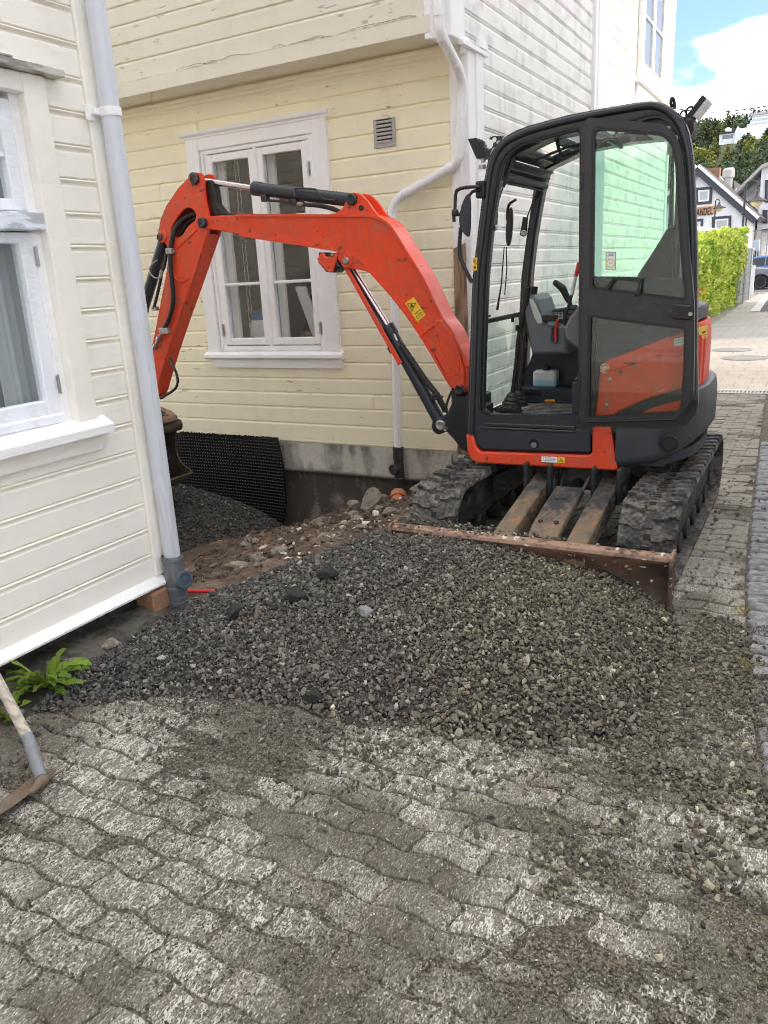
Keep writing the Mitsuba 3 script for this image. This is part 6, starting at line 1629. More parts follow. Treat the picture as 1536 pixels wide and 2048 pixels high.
def stone_colors(pos, I, seed, base=0.080, spread=0.6, dust=0.5):
    g = np.random.default_rng(seed)
    n = len(pos)
    dusty_ = np.clip(dust + 0.5 * np.clip((pos[:, 0] + 2.0) / 0.9, -1, 1) * 0.9 + 0.4 * (N2(pos[:, 0], pos[:, 1], 2.0, 3, 2) - 0.5), 0, 1)
    lum = base * np.exp(g.normal(0, spread * 0.85, n)) * (0.78 + 0.55 * dusty_)
    tint = np.array([[1.02, 1.0, 0.95]]) * (1 - dusty_[:, None]) + np.array([[1.14, 1.03, 0.76]]) * dusty_[:, None]
    c = lum[:, None] * tint
    odd = g.uniform(size=n)
    c[odd > 0.988] = np.array([0.34, 0.325, 0.29])
    c[(odd > 0.975) & (odd < 0.982)] = np.array([0.20, 0.145, 0.10])
    v = c[I] * (1 + g.normal(0, 0.06, (len(I), 1)))
    return np.clip(v, 0.01, 0.8)


hole1 = [(-2.11, 2.86, 0.055), (-2.13, 3.09, 0.06), (-1.66, 2.31, 0.03)]
P2 = scatter(36000, foot.difference(sg.box(-9, 0, -2.985, 9)).difference(sg.box(-2.1, 3.83, -0.3, 9)), seed=3)
hz = pile_h(P2[:, 0], P2[:, 1])
g_ = np.random.default_rng(11)
sz = np.clip(g_.lognormal(math.log(0.0215), 0.40, len(P2)), 0.008, 0.052) * np.interp(P2[:, 1], [1.7, 2.4, 3.6], [1.08, 1.0, 0.92])
pos = np.column_stack([P2, hz + g_.uniform(-0.010, 0.014, len(P2))])
V, Fc, I = stones(pos, sz, 0.72, seed=5)
tag(obj('gravel_pile', trimesh.Trimesh(V, Fc, process=False), 'gravel', color=stone_colors(pos, I, 21)), 'wide heap of loose dark crushed stone in front of the dozer blade', 'gravel', kind='stuff')
# gravel riding on the blade and lying between it and the tracks
Pb = scatter(1500, sg.box(-2.07, 3.775, -0.75, 3.93), lambda x, y: np.clip(1.2 + (-1.0 - x) * 0.8, 0.05, 1), seed=9)
pos = np.column_stack([Pb, np.interp(Pb[:, 0], [-2.07, -1.5, -1.0, -0.75], [0.285, 0.285, 0.265, 0.22]) + g_.uniform(-0.03, 0.015, len(Pb)) + 0.012 * N2(Pb[:, 0], Pb[:, 1], 9.0)])
V, Fc, I = stones(pos, np.clip(g_.lognormal(math.log(0.020), 0.3, len(Pb)), 0.01, 0.035), 0.72, seed=6)
Pf = scatter(15000, foot.difference(sg.box(-9, 0, -2.985, 9)).difference(sg.box(-2.1, 3.83, -0.3, 9)), seed=33)
pf = np.column_stack([Pf, pile_h(Pf[:, 0], Pf[:, 1]) + g_.uniform(0.0, 0.016, len(Pf))])
Vf, Ff, If = stones(pf, np.clip(g_.lognormal(math.log(0.0085), 0.3, len(Pf)), 0.004, 0.014), 0.75, seed=34, sides=7)
tag(obj('gravel_fines', trimesh.Trimesh(Vf, Ff, process=False), 'gravel', color=stone_colors(pf, If, 35, base=0.095, dust=0.65)), 'dusty fines caught between the stones of the gravel heap', 'gravel', kind='stuff')
fill = grid_mesh(np.linspace(-2.07, -0.70, 40), np.linspace(3.775, 3.98, 10), lambda x, y: np.interp(x, [-2.07, -1.5, -1.0, -0.70], [0.275, 0.275, 0.25, 0.12]) - 1.5 * np.clip(y - 3.90, 0, 1))
struct('gravel_bed', fill, 'gravel_bed', smooth=True)
tag(obj('gravel_on_blade', trimesh.Trimesh(V, Fc, process=False), 'gravel', color=stone_colors(pos, I, 22)), 'loose crushed stone caught on top of the dozer blade', 'gravel', kind='stuff')
# thin spread on the right and in patches
spread = sg.Polygon([(-0.50, 2.40), (-0.10, 2.30), (-0.02, 2.9), (-0.08, 3.5), (-0.22, 3.80), (-0.50, 3.85), (-0.46, 3.2)])
Ps = np.vstack([scatter(2300, spread, lambda x, y: 0.35 + 0.65 * (N2(x, y, 4, 3, 8) > 0.48), seed=14),
                scatter(750, sg.box(-0.24, 1.2, 0.06, 2.5), lambda x, y: (N2(x, y, 5, 3, 4) > 0.50) * 1.0 + 0.08, seed=15),
                scatter(90, sg.Point(-0.50, 1.86).buffer(0.11), seed=16), scatter(900, sg.box(-1.6, 1.7, -0.3, 2.5), lambda x, y: np.clip((y - 1.75) / 0.55, 0.03, 1) ** 1.5, seed=17),
                scatter(900, sg.box(-2.65, 1.4, -1.2, 2.3), lambda x, y: np.clip((y - 1.4) / 0.9, 0.05, 1) ** 2, seed=18), scatter(120, sg.box(-0.54, 3.9, -0.2, 6.5), seed=19)])
pos = np.column_stack([Ps, g_.uniform(0.0, 0.012, len(Ps))])
V, Fc, I = stones(pos, np.clip(g_.lognormal(math.log(0.019), 0.40, len(Ps)), 0.008, 0.04), 0.7, seed=7)
tag(obj('gravel_spread', trimesh.Trimesh(V, Fc, process=False), 'gravel', color=stone_colors(pos, I, 23)), 'thin spread of dark crushed stone over the pavers along the lane edge', 'gravel', kind='stuff')
# fine grit swept over the pavement
area = sg.Polygon([(-2.75, 1.0), (-1.6, 0.6), (0.25, 1.2), (-0.02, 3.8), (-0.5, 3.8), (-0.5, 2.5), (-1.9, 2.4), (-2.75, 1.95)])
Pg = scatter(58000, area, lambda x, y: np.clip((N2(x, y, 2.3, 4, 1) - 0.34) * 3.2, 0.05, 1) * np.clip(0.22 + 0.75 * (y - 0.9), 0.22, 1), seed=24)
pos = np.column_stack([Pg, g_.uniform(0.0005, 0.004, len(Pg))])
V, Fc, I = stones(pos, np.clip(g_.lognormal(math.log(0.0074), 0.40, len(Pg)), 0.003, 0.020), 0.7, seed=8, sides=7)
tag(obj('grit', trimesh.Trimesh(V, Fc, process=False), 'gravel', color=stone_colors(pos, I, 25, base=0.075, dust=0.68)), 'fine dark grit strewn over the foreground pavers', 'grit', kind='stuff')

# second heap in the pit behind the downpipe
def heap_h(x, y):
    d = np.hypot((x + 5.35) / 1.25, (y - 5.45) / 1.05)
    return np.maximum(-0.16 - 0.66 * np.clip(d, 0, 1.6) ** 1.25 + 0.05 * (N2(x, y, 3.0, 3, 6) - 0.5), -2)


hx_, hy_ = np.linspace(-7.2, -3.4, 90), np.linspace(3.4, 6.28, 80)
struct('gravel_bed', grid_mesh(hx_, hy_, lambda x, y: heap_h(x, y) - 0.008), 'gravel_bed', smooth=True)
Ph = scatter(7000, sg.box(-6.4, 3.6, -3.5, 6.25), lambda x, y: (heap_h(x, y) > soil_h(x, y) - 0.02) * 1.0, seed=31)
pos = np.column_stack([Ph, heap_h(Ph[:, 0], Ph[:, 1]) + g_.uniform(-0.008, 0.012, len(Ph))])
V, Fc, I = stones(pos, np.clip(g_.lognormal(math.log(0.026), 0.30, len(Ph)), 0.012, 0.045), 0.72, seed=9)
tag(obj('gravel_heap', trimesh.Trimesh(V, Fc, process=False), 'gravel', color=stone_colors(pos, I, 26, base=0.055, dust=0.6)), 'heap of dark crushed stone in the pit behind the downpipe', 'gravel', kind='stuff')

# pavers with wavy joints, laid in rows across the lane
PL, PW = 0.225, 0.1125
wave = lambda x: 0.0105 * np.sin(2 * np.pi * x / 0.225 + 0.6)


def paver_mesh(xc, yc, g):
    j = 0.0035
    xs_ = np.linspace(-PL / 2 + j, PL / 2 - j, 9) + xc
    top = np.column_stack([xs_, yc + PW / 2 - j + wave(xs_)])
    bot = np.column_stack([xs_[::-1], yc - PW / 2 + j + wave(xs_[::-1])])
    k = 0.0085
    rt = np.column_stack([np.full(3, xc + PL / 2 - j) + k * np.array([1, 0, -1]), yc + wave(xs_[-1]) + PW * np.array([0.25, 0, -0.25])])
    lf = np.column_stack([np.full(3, xc - PL / 2 + j) + k * np.array([-1, 0, 1]), yc + wave(xs_[0]) + PW * np.array([-0.25, 0, 0.25])])
    p = np.vstack([top, rt, bot, lf])
    p = p + g.normal(0, 0.0016, p.shape)
    n = len(p)
    c = p.mean(0)
    q = c + (p - c) * [0.955, 0.915]
    q2 = c + (p - c) * 0.55
    dz = g.normal(0, 0.0022)
    tilt = g.normal(0, 0.012, 2)
    h = lambda a, z: np.column_stack([a, z + dz + (a - c) @ tilt])
    v = np.vstack([h(p, -0.030), h(p, -0.0085), h(q, -0.001), h(q2, 0.0008), h(c[None], 0.0012)])
    i = np.arange(n)
    jn = (i + 1) % n
    f = []
    for r in range(3):
        f += [np.stack([r * n + i, (r + 1) * n + jn, r * n + jn], 1), np.stack([r * n + i, (r + 1) * n + i, (r + 1) * n + jn], 1)]
    f.append(np.stack([3 * n + i, np.full(n, 4 * n), 3 * n + jn], 1))
    m = trimesh.Trimesh(v, np.vstack(f), process=False)
    return m


gp_ = np.random.default_rng(41)
lane_p = lane.intersection(sg.box(-2.99, 0.45, 0.3, 10.9))
near, rest = [], {'paver_a': [], 'paver_b': [], 'paver_c': []}
for r in range(4, 97):
    yc = r * PW
    for c in range(-15, 3):
        xc = c * PL + (PL / 2 if r % 2 else 0) - 0.02 + 0.35 * PL
        if not lane_p.buffer(0.03).contains(sg.Point(xc, yc)) or xc > edge_x(yc) + PL * 0.25:
            continue
        # in the picture and not under the heap
        if foot.buffer(-0.30).contains(sg.Point(xc, yc)):
            continue
        near.append((yc + 0.25 * abs(xc + 0.9), xc, yc))
near.sort()
mats_ = ['paver_a', 'paver_b', 'paver_c']
for k, (_, xc, yc) in enumerate(near):
    m = paver_mesh(xc, yc, gp_)
    m.vertices[:, 0] = np.minimum(m.vertices[:, 0], edge_x(m.vertices[:, 1]) - 0.004)
    mt_ = mats_[int(gp_.integers(0, 3))]
    if k < 290:
        obj('paver', m, mt_, pave, smooth=True)
    else:
        rest[mt_].append(m)
for k_, ms in rest.items():
    if ms:
        tag(obj('further_paver', cat_(*ms), k_, pave, smooth=30), kind='stuff')

# stone setts along the right edge
st = struct('sett_strip', sheet(sg.box(-3, -2, 1.74, 10.95).difference(west), -0.014), 'joint_dirt')
y = 1.4
while y < 8.0:
    x = float(edge_x(y + 0.06)) + 0.004
    d = gp_.uniform(0.085, 0.115)
    for c in range(3):
        w_ = gp_.uniform(0.12, 0.17)
        b = box(x + 0.006, x + w_ - 0.006, y + 0.006, y + d - 0.006, -0.03, 0.002 + gp_.normal(0, 0.004), 0.012)
        b = b.subdivide()
        b.vertices = b.vertices + (meshkit.noise(b.vertices * 25, 3)[:, None] - 0.5) * 0.008
        if c < 2:
            obj('sett', b, 'sett_stone', st, smooth=50)
        x += w_
    y += d
for (x, y, s_, lb) in ((-0.215, 3.93, 0.05, 'yellow dry moss tuft at the pavement edge beside the gravel'), (-0.14, 3.36, 0.045, 'straw coloured grass tuft among the setts nearest the camera')):
    t = thing('grass_tuft', lb, 'grass')
    bl_ = []
    for k in range(70):
        a = gp_.uniform(0, 2 * math.pi)
        l = gp_.uniform(0.02, 0.06)
        p = np.array([x, y, 0.0]) + np.array([gp_.normal(0, s_ * 0.5), gp_.normal(0, s_ * 0.5), 0])
        e = p + np.array([math.cos(a) * l, math.sin(a) * l, gp_.uniform(0.005, 0.03)])
        n_ = np.array([-math.sin(a), math.cos(a), 0]) * 0.0014
        bl_.append(trimesh.Trimesh([p - n_, p + n_, e], [[0, 1, 2]], process=False))
    m = cat_(*bl_)
    scene[t] = mikit.ply(m, 'leaf_color', color=np.tile([0.40, 0.34, 0.10], (len(m.vertices), 1)) * gp_.uniform(0.6, 1.2, (len(m.vertices), 1)))

# broken stones in the pit, each on its own
def rock(r, seed, flat=0.6):
    m = trimesh.creation.icosphere(subdivisions=3, radius=1.0)
    v = np.array(m.vertices)
    g = np.random.default_rng(seed)
    pl_ = g.normal(size=(14, 3))
    pl_ /= np.linalg.norm(pl_, axis=1, keepdims=True)
    lim = g.uniform(0.50, 0.80, 14)
    for n_, l in zip(pl_, lim):
        d = v @ n_
        v = v - np.maximum(d - l, 0)[:, None] * n_ * 0.92
    v = v * (1 + 0.10 * (meshkit.fbm(v * 3 + seed, 3, seed)[:, None] - 0.5))
    return trimesh.Trimesh(v * np.array([1, g.uniform(0.65, 0.9), flat]) * r, m.faces, process=False)


def soil_at(u):
    return float(soil_h(np.array([u[0]]), np.array([u[1]]))[0])


big = [((-3.26, 5.62), 0.15, 0.95, 'big squarish pale block leaning below the orange clay pipe'), ((-3.52, 5.72), 0.10, 0.6, 'long pale stone left of the squarish block in the pit'), ((-3.42, 6.02), 0.09, 0.6, 'grey pointed stone against the foundation left of the black gully'),
       ((-2.98, 6.02), 0.17, 0.40, 'flat dark concrete slab beside the black gully'), ((-3.40, 5.50), 0.065, 0.6, 'small rounded stone in front of the long pale stone'), ((-4.05, 4.85), 0.055, 0.8, 'upright grey stone at the foot of the gravel heap'),
       ((-3.98, 4.72), 0.05, 0.7, 'small stone under the upright grey stone by the gravel heap'), ((-3.86, 4.72), 0.055, 0.5, 'slaty grey stone right of the gravel heap'), ((-3.30, 3.80), 0.10, 0.40, 'flat cream stone lying nearest the grey gully'),
       ((-3.22, 3.92), 0.065, 0.8, 'tilted wedge of stone beside the flat cream stone'), ((-3.12, 4.08), 0.09, 0.35, 'flat grey slab in the brown soil beyond the gravel ridge'), ((-3.00, 4.42), 0.075, 0.5, 'pale domed stone in the middle of the brown soil'),
       ((-3.10, 5.05), 0.07, 0.5, 'crumbled white mortar lump in the brown soil'), ((-2.78, 5.05), 0.10, 0.45, 'grey green stone behind the left end of the blade'), ((-2.75, 5.55), 0.07, 0.5, 'stone wedged beside the left hand track'),
       ((-2.52, 5.05), 0.09, 0.35, 'flat stone at the left hand track front'), ((-2.85, 4.70), 0.06, 0.5, 'light stone between the soil and the blade'), ((-3.65, 5.35), 0.06, 0.4, 'half buried slab below the pale stones'), ((-3.10, 5.42), 0.06, 0.6, 'whitish rubble lump at the foot of the squarish block'),
       ((-2.62, 4.55), 0.08, 0.3, 'flat earthy stone left of the blade end'), ((-3.45, 5.05), 0.05, 0.5, 'small pale stone on the brown slope')]
for k, (u, r, fl, lb) in enumerate(big):
    m = rock(r, 50 + k, fl)
    a = RNG.uniform(0, 6.28)
    m.apply_transform(trimesh.transformations.rotation_matrix(a, [0, 0, 1]))
    m.apply_transform(trimesh.transformations.rotation_matrix(RNG.normal(0, 0.25), [1, 0, 0]))
    m.apply_translation([u[0], u[1], soil_at(u) + r * fl * 0.45])
    t = thing('rubble_stone', lb, 'stone', 'rubble stones in the pit')
    scene[t] = mikit.ply(m, 'rubble', smooth=22)
Pr = scatter(520, sg.Polygon([(-4.1, 4.6), (-3.3, 3.7), (-2.6, 4.0), (-2.2, 4.6), (-2.2, 6.1), (-3.6, 6.2)]), lambda x, y: np.clip((x + 4.2) / 1.6, 0.15, 1), seed=61)
pos = np.column_stack([Pr, soil_h(Pr[:, 0], Pr[:, 1]) + 0.004])
V, Fc, I = stones(pos, np.clip(g_.lognormal(math.log(0.034), 0.5, len(Pr)), 0.012, 0.10), 0.7, seed=62)
cc_ = np.array([[0.30, 0.27, 0.225]]) * np.exp(np.random.default_rng(63).normal(0, 0.45, (len(Pr), 1)))
tag(obj('rubble_scatter', trimesh.Trimesh(V, Fc, process=False), 'gravel', color=np.clip(cc_[I], 0.03, 0.6)), 'small broken stones scattered through the brown soil of the pit', 'rubble', kind='stuff')
Pr = scatter(900, sg.Polygon([(-4.3, 4.4), (-3.3, 3.3), (-2.4, 4.0), (-2.2, 4.6), (-2.2, 6.1), (-4.6, 6.2)]), seed=65)
pos = np.column_stack([Pr, soil_h(Pr[:, 0], Pr[:, 1]) + 0.004])
V, Fc, I = stones(pos, np.clip(g_.lognormal(math.log(0.040), 0.45, len(Pr)), 0.015, 0.10), 0.75, seed=66)
cc_ = np.array([[0.092, 0.064, 0.045]]) * np.exp(np.random.default_rng(67).normal(0, 0.35, (len(Pr), 1)))
tag(obj('soil_clods', trimesh.Trimesh(V, Fc, process=False), 'gravel', color=np.clip(cc_[I], 0.02, 0.4)), 'crumbly brown clods over the soil of the pit', 'soil', kind='stuff')
for (x, y, r, fl, lb, mt_) in ((-2.13, 2.86, 0.085, 0.6, 'black broken asphalt lump on the gravel heap, left of the two lumps', 'asphalt_lump'), (-2.09, 3.10, 0.07, 0.7, 'black broken asphalt lump on the gravel heap, right of the two lumps', 'asphalt_lump'),
                           (-2.37, 2.68, 0.12, 0.35, 'long dark earthy slab standing in the gravel heap', 'asphalt_lump'), (-1.69, 2.33, 0.06, 0.5, 'dark asphalt piece near the foot of the gravel heap', 'asphalt_lump'), (-1.72, 2.82, 0.042, 0.8, 'pale grey angular stone on the gravel heap', 'sett_stone'),
                           (-2.24, 2.69, 0.055, 0.8, 'greenish grey stone beside the dark slab in the gravel', 'rubble'), (-1.09, 2.52, 0.014, 0.8, 'tiny orange brick crumb on the gravel heap', 'brick')):
    m = rock(r, int(1000 + x * 100), fl)
    m.apply_translation([x, y, float(pile_h(np.array([x]), np.array([y]))[0]) + r * fl * 0.5])
    if 'slab' in lb:
        m.apply_translation([-x, -y, 0])
        m.apply_scale([0.35, 1.25, 1.0])
        m.apply_transform(trimesh.transformations.rotation_matrix(0.5, [0, 0, 1]))
        m.apply_translation([x, y, 0])
    t = thing('stone' if mt_ != 'asphalt_lump' else 'asphalt_lump', lb, 'stone' if mt_ != 'asphalt_lump' else 'asphalt')
    scene[t] = mikit.ply(m, mt_, smooth=40)
t = thing('brick', 'broken orange brown brick under the corner of the cream house', 'brick')
scene[t] = mikit.ply(box(-3.06, -2.93, 2.70, 2.83, -0.02, 0.155, 0.008), 'brick')
# earth bank and stones under the cream house
bank = grid_mesh(np.linspace(-3.12, -2.70, 24), np.linspace(-0.5, 2.86, 140), lambda x, y: 0.085 * np.clip((-2.76 - x) / 0.25, 0, 1) ** 0.8 + 0.03 * (N2(x, y, 8, 4, 2) - 0.5) - 0.01)
struct('earth_bank', bank, 'dark_base', smooth=True)
for k, (x, y, r, lb) in enumerate(((-2.84, 2.03, 0.04, 'rounded brownish stone beside the dandelion leaves'), (-2.79, 1.73, 0.055, 'pale stone between the two green weeds'), (-2.88, 2.35, 0.06, 'flat grey footing stone under the cream house'), (-2.90, 2.14, 0.07, 'long footing stone under the cream house above the weeds'))):
    m = rock(r, 300 + k, 0.55)
    m.apply_translation([x, y, 0.04])
    t = thing('footing_stone', lb, 'stone')
    scene[t] = mikit.ply(m, 'rubble', smooth=40)

# dimpled membrane hung against the foundation
mo = [(-6.6, 0.163), (-6.0, 0.166), (-5.5, 0.172), (-5.2, 0.168), (-4.98, 0.176), (-4.80, 0.170), (-4.685, 0.165), (-4.655, 0.05), (-4.635, -0.12), (-4.630, -0.30), (-4.65, -0.50), (-4.70, -0.70), (-4.76, -0.82), (-5.0, -0.90), (-6.6, -0.95)]
mp_ = sg.Polygon(mo)
mem = thing('dimpled_membrane', 'black dimpled drainage membrane hung against the foundation of the yellow house', 'membrane')
xs_, zs_ = np.linspace(-6.6, -4.62, 60), np.linspace(-0.98, 0.18, 40)
bow = lambda x, z: 6.262 - 0.028 * np.clip((x + 5.2) / 0.6, 0, 1) ** 2 - 0.010 * np.sin((x + 5) * 3.1)
mm = poly_prism(mp_, 0, 0.003)
mm = mm.subdivide_to_size(0.12)
mv = np.array(mm.vertices)
mv[:, 1] = bow(mv[:, 0], mv[:, 2]) + mv[:, 1]
scene[mem] = mikit.ply(trimesh.Trimesh(mv, mm.faces, process=False), 'membrane', smooth=30)
D_ = lathe([(0.0135, 0.0), (0.012, 0.005), (0.0075, 0.010), (0.0, 0.0108)], (0, 0, 0), (0, -1, 0), 7)
dm = []
for x in np.arange(-6.2, -4.62, 0.034):
    for z in np.arange(-0.86, 0.17, 0.034):
        if mp_.buffer(-0.008).contains(sg.Point(x, z)):
            dm.append(D_.vertices + [x, bow(x, z), z])
dv = np.vstack(dm)
df_ = (D_.faces[None] + (np.arange(len(dm)) * len(D_.vertices))[:, None, None]).reshape(-1, 3)
tag(obj('dimple', trimesh.Trimesh(dv, df_, process=False), 'membrane', mem, smooth=True), kind='stuff')
fr = []
for x in np.arange(-6.0, -4.70, 0.016):
    h_ = RNG.uniform(0.004, 0.014)
    fr.append(box(x, x + 0.010, 6.248, 6.256, 0.155, 0.172 + h_))
tag(obj('torn_edge', cat_(*fr), 'membrane', mem), kind='stuff')

# weeds
def weed(x, y, n, size, label, seed):
    g = np.random.default_rng(seed)
    t = thing('weed', label, 'weed')
    for k in range(n):
        a = g.uniform(-2.8, 2.2)
        L = size * g.uniform(0.6, 1.1)
        rise = g.uniform(0.2, 1.6)
        s = np.linspace(0, 1, 11)
        mid = np.column_stack([x + math.cos(a) * L * s, y + math.sin(a) * L * s * 0.8, 0.03 + L * rise * (s - 0.62 * s * s)])
        lat = np.array([-math.sin(a), math.cos(a), 0.15])
        w_ = L * 0.13 * np.sin(np.pi * np.clip(s * 0.95 + 0.06, 0, 1)) ** 0.8 * (0.55 + 0.45 * (np.arange(11) % 2)) * (0.3 + 0.9 * s)
        v = np.vstack([mid - lat * w_[:, None], mid + [0, 0, -0.004], mid + lat * w_[:, None]])
        v[:, 2] += 0.004 * g.normal(size=len(v))
        i = np.arange(10)
        f = np.vstack([np.vstack([np.stack([r * 11 + i, r * 11 + i + 1, (r + 1) * 11 + i + 1], 1), np.stack([r * 11 + i, (r + 1) * 11 + i + 1, (r + 1) * 11 + i], 1)]) for r in (0, 1)])
        c = np.array([0.17, 0.29, 0.055]) * g.uniform(0.5, 1.3) + np.array([0.06, 0.03, 0.0]) * g.uniform(0, 1)
        obj('leaf', trimesh.Trimesh(v, f, process=False), 'leaf_color', t, color=np.tile(c, (33, 1)))
    return t


weed(-2.84, 1.95, 34, 0.24, 'bright green dandelion weed under the cream house', 3)
weed(-2.78, 1.71, 16, 0.13, 'low green weed between the pale stone and the shovel handle', 4)

# draw hoe in the left foreground
t = thing('draw_hoe', 'old draw hoe with a weathered wooden handle and rusty blade at the left edge', 'hoe')
A0, A1, A2 = np.array([-2.94, 1.72, 0.42]), np.array([-2.405, 1.535, 0.125]), np.array([-2.255, 1.455, 0.055])
hdl = A1 + (A1 - A0) / np.linalg.norm(A1 - A0) * -1.15
obj('handle', tube([hdl, A0, A0 + (A1 - A0) * 0.6, A1], [0.0185, 0.0190, 0.0200, 0.0205], 18), 'handle_wood', t, smooth=40)
so = obj('socket', tube([A1 - (A1 - A0) * 0.03, A1, A1 + (A2 - A1) * 0.6, A2 + [0, 0, 0.004]], [0.0215, 0.0225, 0.0225, 0.021], 18), 'shovel_steel', t, smooth=40)
obj('rivet', lathe([(0.006, 0), (0.005, 0.003), (0, 0.004)], A1 + (A2 - A1) * 0.12 + np.array([0.010, -0.018, 0.010]), (0.3, -1, 0.3), 10), 'steel', so)
nu, nv = 25, 12
uu, vv = np.meshgrid(np.linspace(-0.075, 0.30, nu), np.linspace(0, 1, nv))
un = (uu - 0.10) / 0.19
top0 = A2 + np.array([0.012, 0.0, -0.008])
W_ = np.array([0.05, -1.0, -0.02])
pts_ = top0 + uu[..., None] * W_ + np.stack([-0.055 * vv - 0.02 * vv ** 2 - 0.035 * un ** 2, 0 * uu, -0.030 * vv + 0.018 * vv ** 2 - 0.012 * np.abs(un) ** 3], -1)
i, j = np.meshgrid(np.arange(nv - 1), np.arange(nu - 1), indexing='ij')
a = i * nu + j
f = np.vstack([np.stack([a, a + 1, a + nu + 1], -1).reshape(-1, 3), np.stack([a, a + nu + 1, a + nu], -1).reshape(-1, 3)])
top_ = pts_.reshape(-1, 3)
obj('blade', trimesh.Trimesh(np.vstack([top_, top_ + [0.001, 0, -0.003]]), np.vstack([f, f[:, ::-1] + len(top_)]), process=False), 'shovel_rust', t, smooth=50)
obj('rim', tube(pts_[0] + np.array([0.001, 0, 0.0]), 0.0035, 8), 'shovel_rust', t, smooth=40)
obj('shoulder', hull(trimesh.creation.icosphere(subdivisions=2, radius=0.022).apply_translation(A2 + np.array([0.004, 0, -0.002])), trimesh.creation.icosphere(subdivisions=2, radius=0.014).apply_translation(A2 + np.array([-0.02, 0.0, -0.025])), trimesh.creation.icosphere(subdivisions=2, radius=0.010).apply_translation(A2 + np.array([0.012, -0.05, -0.012]))), 'shovel_rust', t, smooth=50)

# ------------------------------------------------------------------ the far end of the lane
struct('lane_surface', sheet(sg.box(-2.7, 11.25, 1.75, 40.5), -0.004), 'far_pave')
struct('cross_street', sheet(sg.box(-60, 40.7, 60, 51.0), -0.012), 'asphalt')
struct('side_strip', sheet(sg.Polygon([(-1.75, 27.5), (1.7, 27.5), (1.7, 40.4), (-2.2, 40.4)]), 0.004), 'asphalt')
struct('kerb', cat_(box(-60, 60, 40.5, 40.7, -0.03, 0.03), hull(np.array([[x, y, z] for x, y in ((-2.02, 27.3), (-1.76, 27.3), (-2.40, 40.4), (-2.14, 40.4)) for z in (-0.02, 0.03)])), box(-60, 60, 51.0, 51.3, -0.03, 0.10)), 'kerb_stone')
struct('verge', sheet(sg.Polygon([(-3.3, 19.2), (-2.5, 19.2), (-2.75, 34), (-3.4, 38.5), (-4.2, 38.5)]), 0.002), 'earth')
ch = struct('drain_channel', box(-2.7, 1.75, 10.95, 11.25, -0.08, -0.022), 'ink_black')
obj('edge', cat_(box(-2.7, 1.75, 10.95, 11.02, -0.021, 0.001), box(-2.7, 1.75, 11.18, 11.25, -0.021, 0.001)), 'kerb_stone', ch)
tag(obj('grate_bar', cat_(*[box(x, x + 0.018, 11.022, 11.178, -0.02, 0.0) for x in np.arange(-2.68, 1.7, 0.045)], box(-2.7, 1.75, 11.09, 11.11, -0.018, -0.002)), 'grate_steel', ch), kind='stuff')
for x, y, r, lb in ((-1.46, 16.25, 0.36, 'round iron manhole cover, further of the two in the sunlit lane'), (-1.12, 14.92, 0.38, 'round iron manhole cover, nearer of the two in the sunlit lane')):
    t = thing('manhole_cover', lb, 'manhole cover', 'manhole covers in the lane')
    scene[t] = mikit.ply(lathe([(r, -0.02), (r, 0.004), (r - 0.04, 0.006), (r - 0.045, 0.001), (r - 0.06, 0.006), (0, 0.006)], (x, y, 0), sides=40), 'cover_iron', smooth=30)


def foliage(n, sampler, size, cols, seed, jitter=0.35, trans_mat='leaf_color'):
    g = np.random.default_rng(seed)
    p, c = sampler(g, n)
    d1 = g.normal(size=(n, 3))
    d1 /= np.linalg.norm(d1, axis=1, keepdims=True)
    d2 = np.cross(d1, g.normal(size=(n, 3)))
    d2 /= np.linalg.norm(d2, axis=1, keepdims=True)
    s = size * g.uniform(0.6, 1.3, (n, 1))
    v = np.stack([p - d1 * s, p + d2 * s * 0.5, p + d1 * s, p - d2 * s * 0.5], 1).reshape(-1, 3)
    k = np.arange(n)[:, None] * 4
    f = np.vstack([k + [0, 1, 2], k + [0, 2, 3]])
    col = np.repeat(np.clip(c * np.exp(g.normal(0, jitter * 0.6, (n, 1))), 0.005, 0.8), 4, 0)
    return trimesh.Trimesh(v, f, process=False), col


def hedge_sampler(xa, xb, ya, yb, top, c0, c1, shell=0.22):
    def fn(g, n):
        y = g.uniform(ya, yb, n)
        prof = top(y)
        z = g.uniform(0.02, 1, n) ** 0.8 * prof
        side = g.uniform(0, 1, n)
        x = np.where(g.uniform(size=n) < 0.65, xb - np.abs(g.normal(0, shell, n)), g.uniform(xa, xb, n))
        bulge = 0.25 * (meshkit.fbm(np.stack([y * 1.3, z * 1.6, x * 0], -1), 3, 5) - 0.5) * 2
        x = x + bulge
        topm = g.uniform(size=n) < 0.3
        z = np.where(topm, prof - np.abs(g.normal(0, 0.14, n)) + 0.3 * (meshkit.fbm(np.stack([y * 2.0, x * 2.0, x * 0 + 3], -1), 3, 7) - 0.4), z)
        m = meshkit.fbm(np.stack([y * 1.1, z * 1.4, x * 0 + 8], -1), 3, 3)[:, None]
        return np.column_stack([x, y, np.maximum(z, 0.02)]), np.array(c0) * (1 - m) + np.array(c1) * m
    return fn


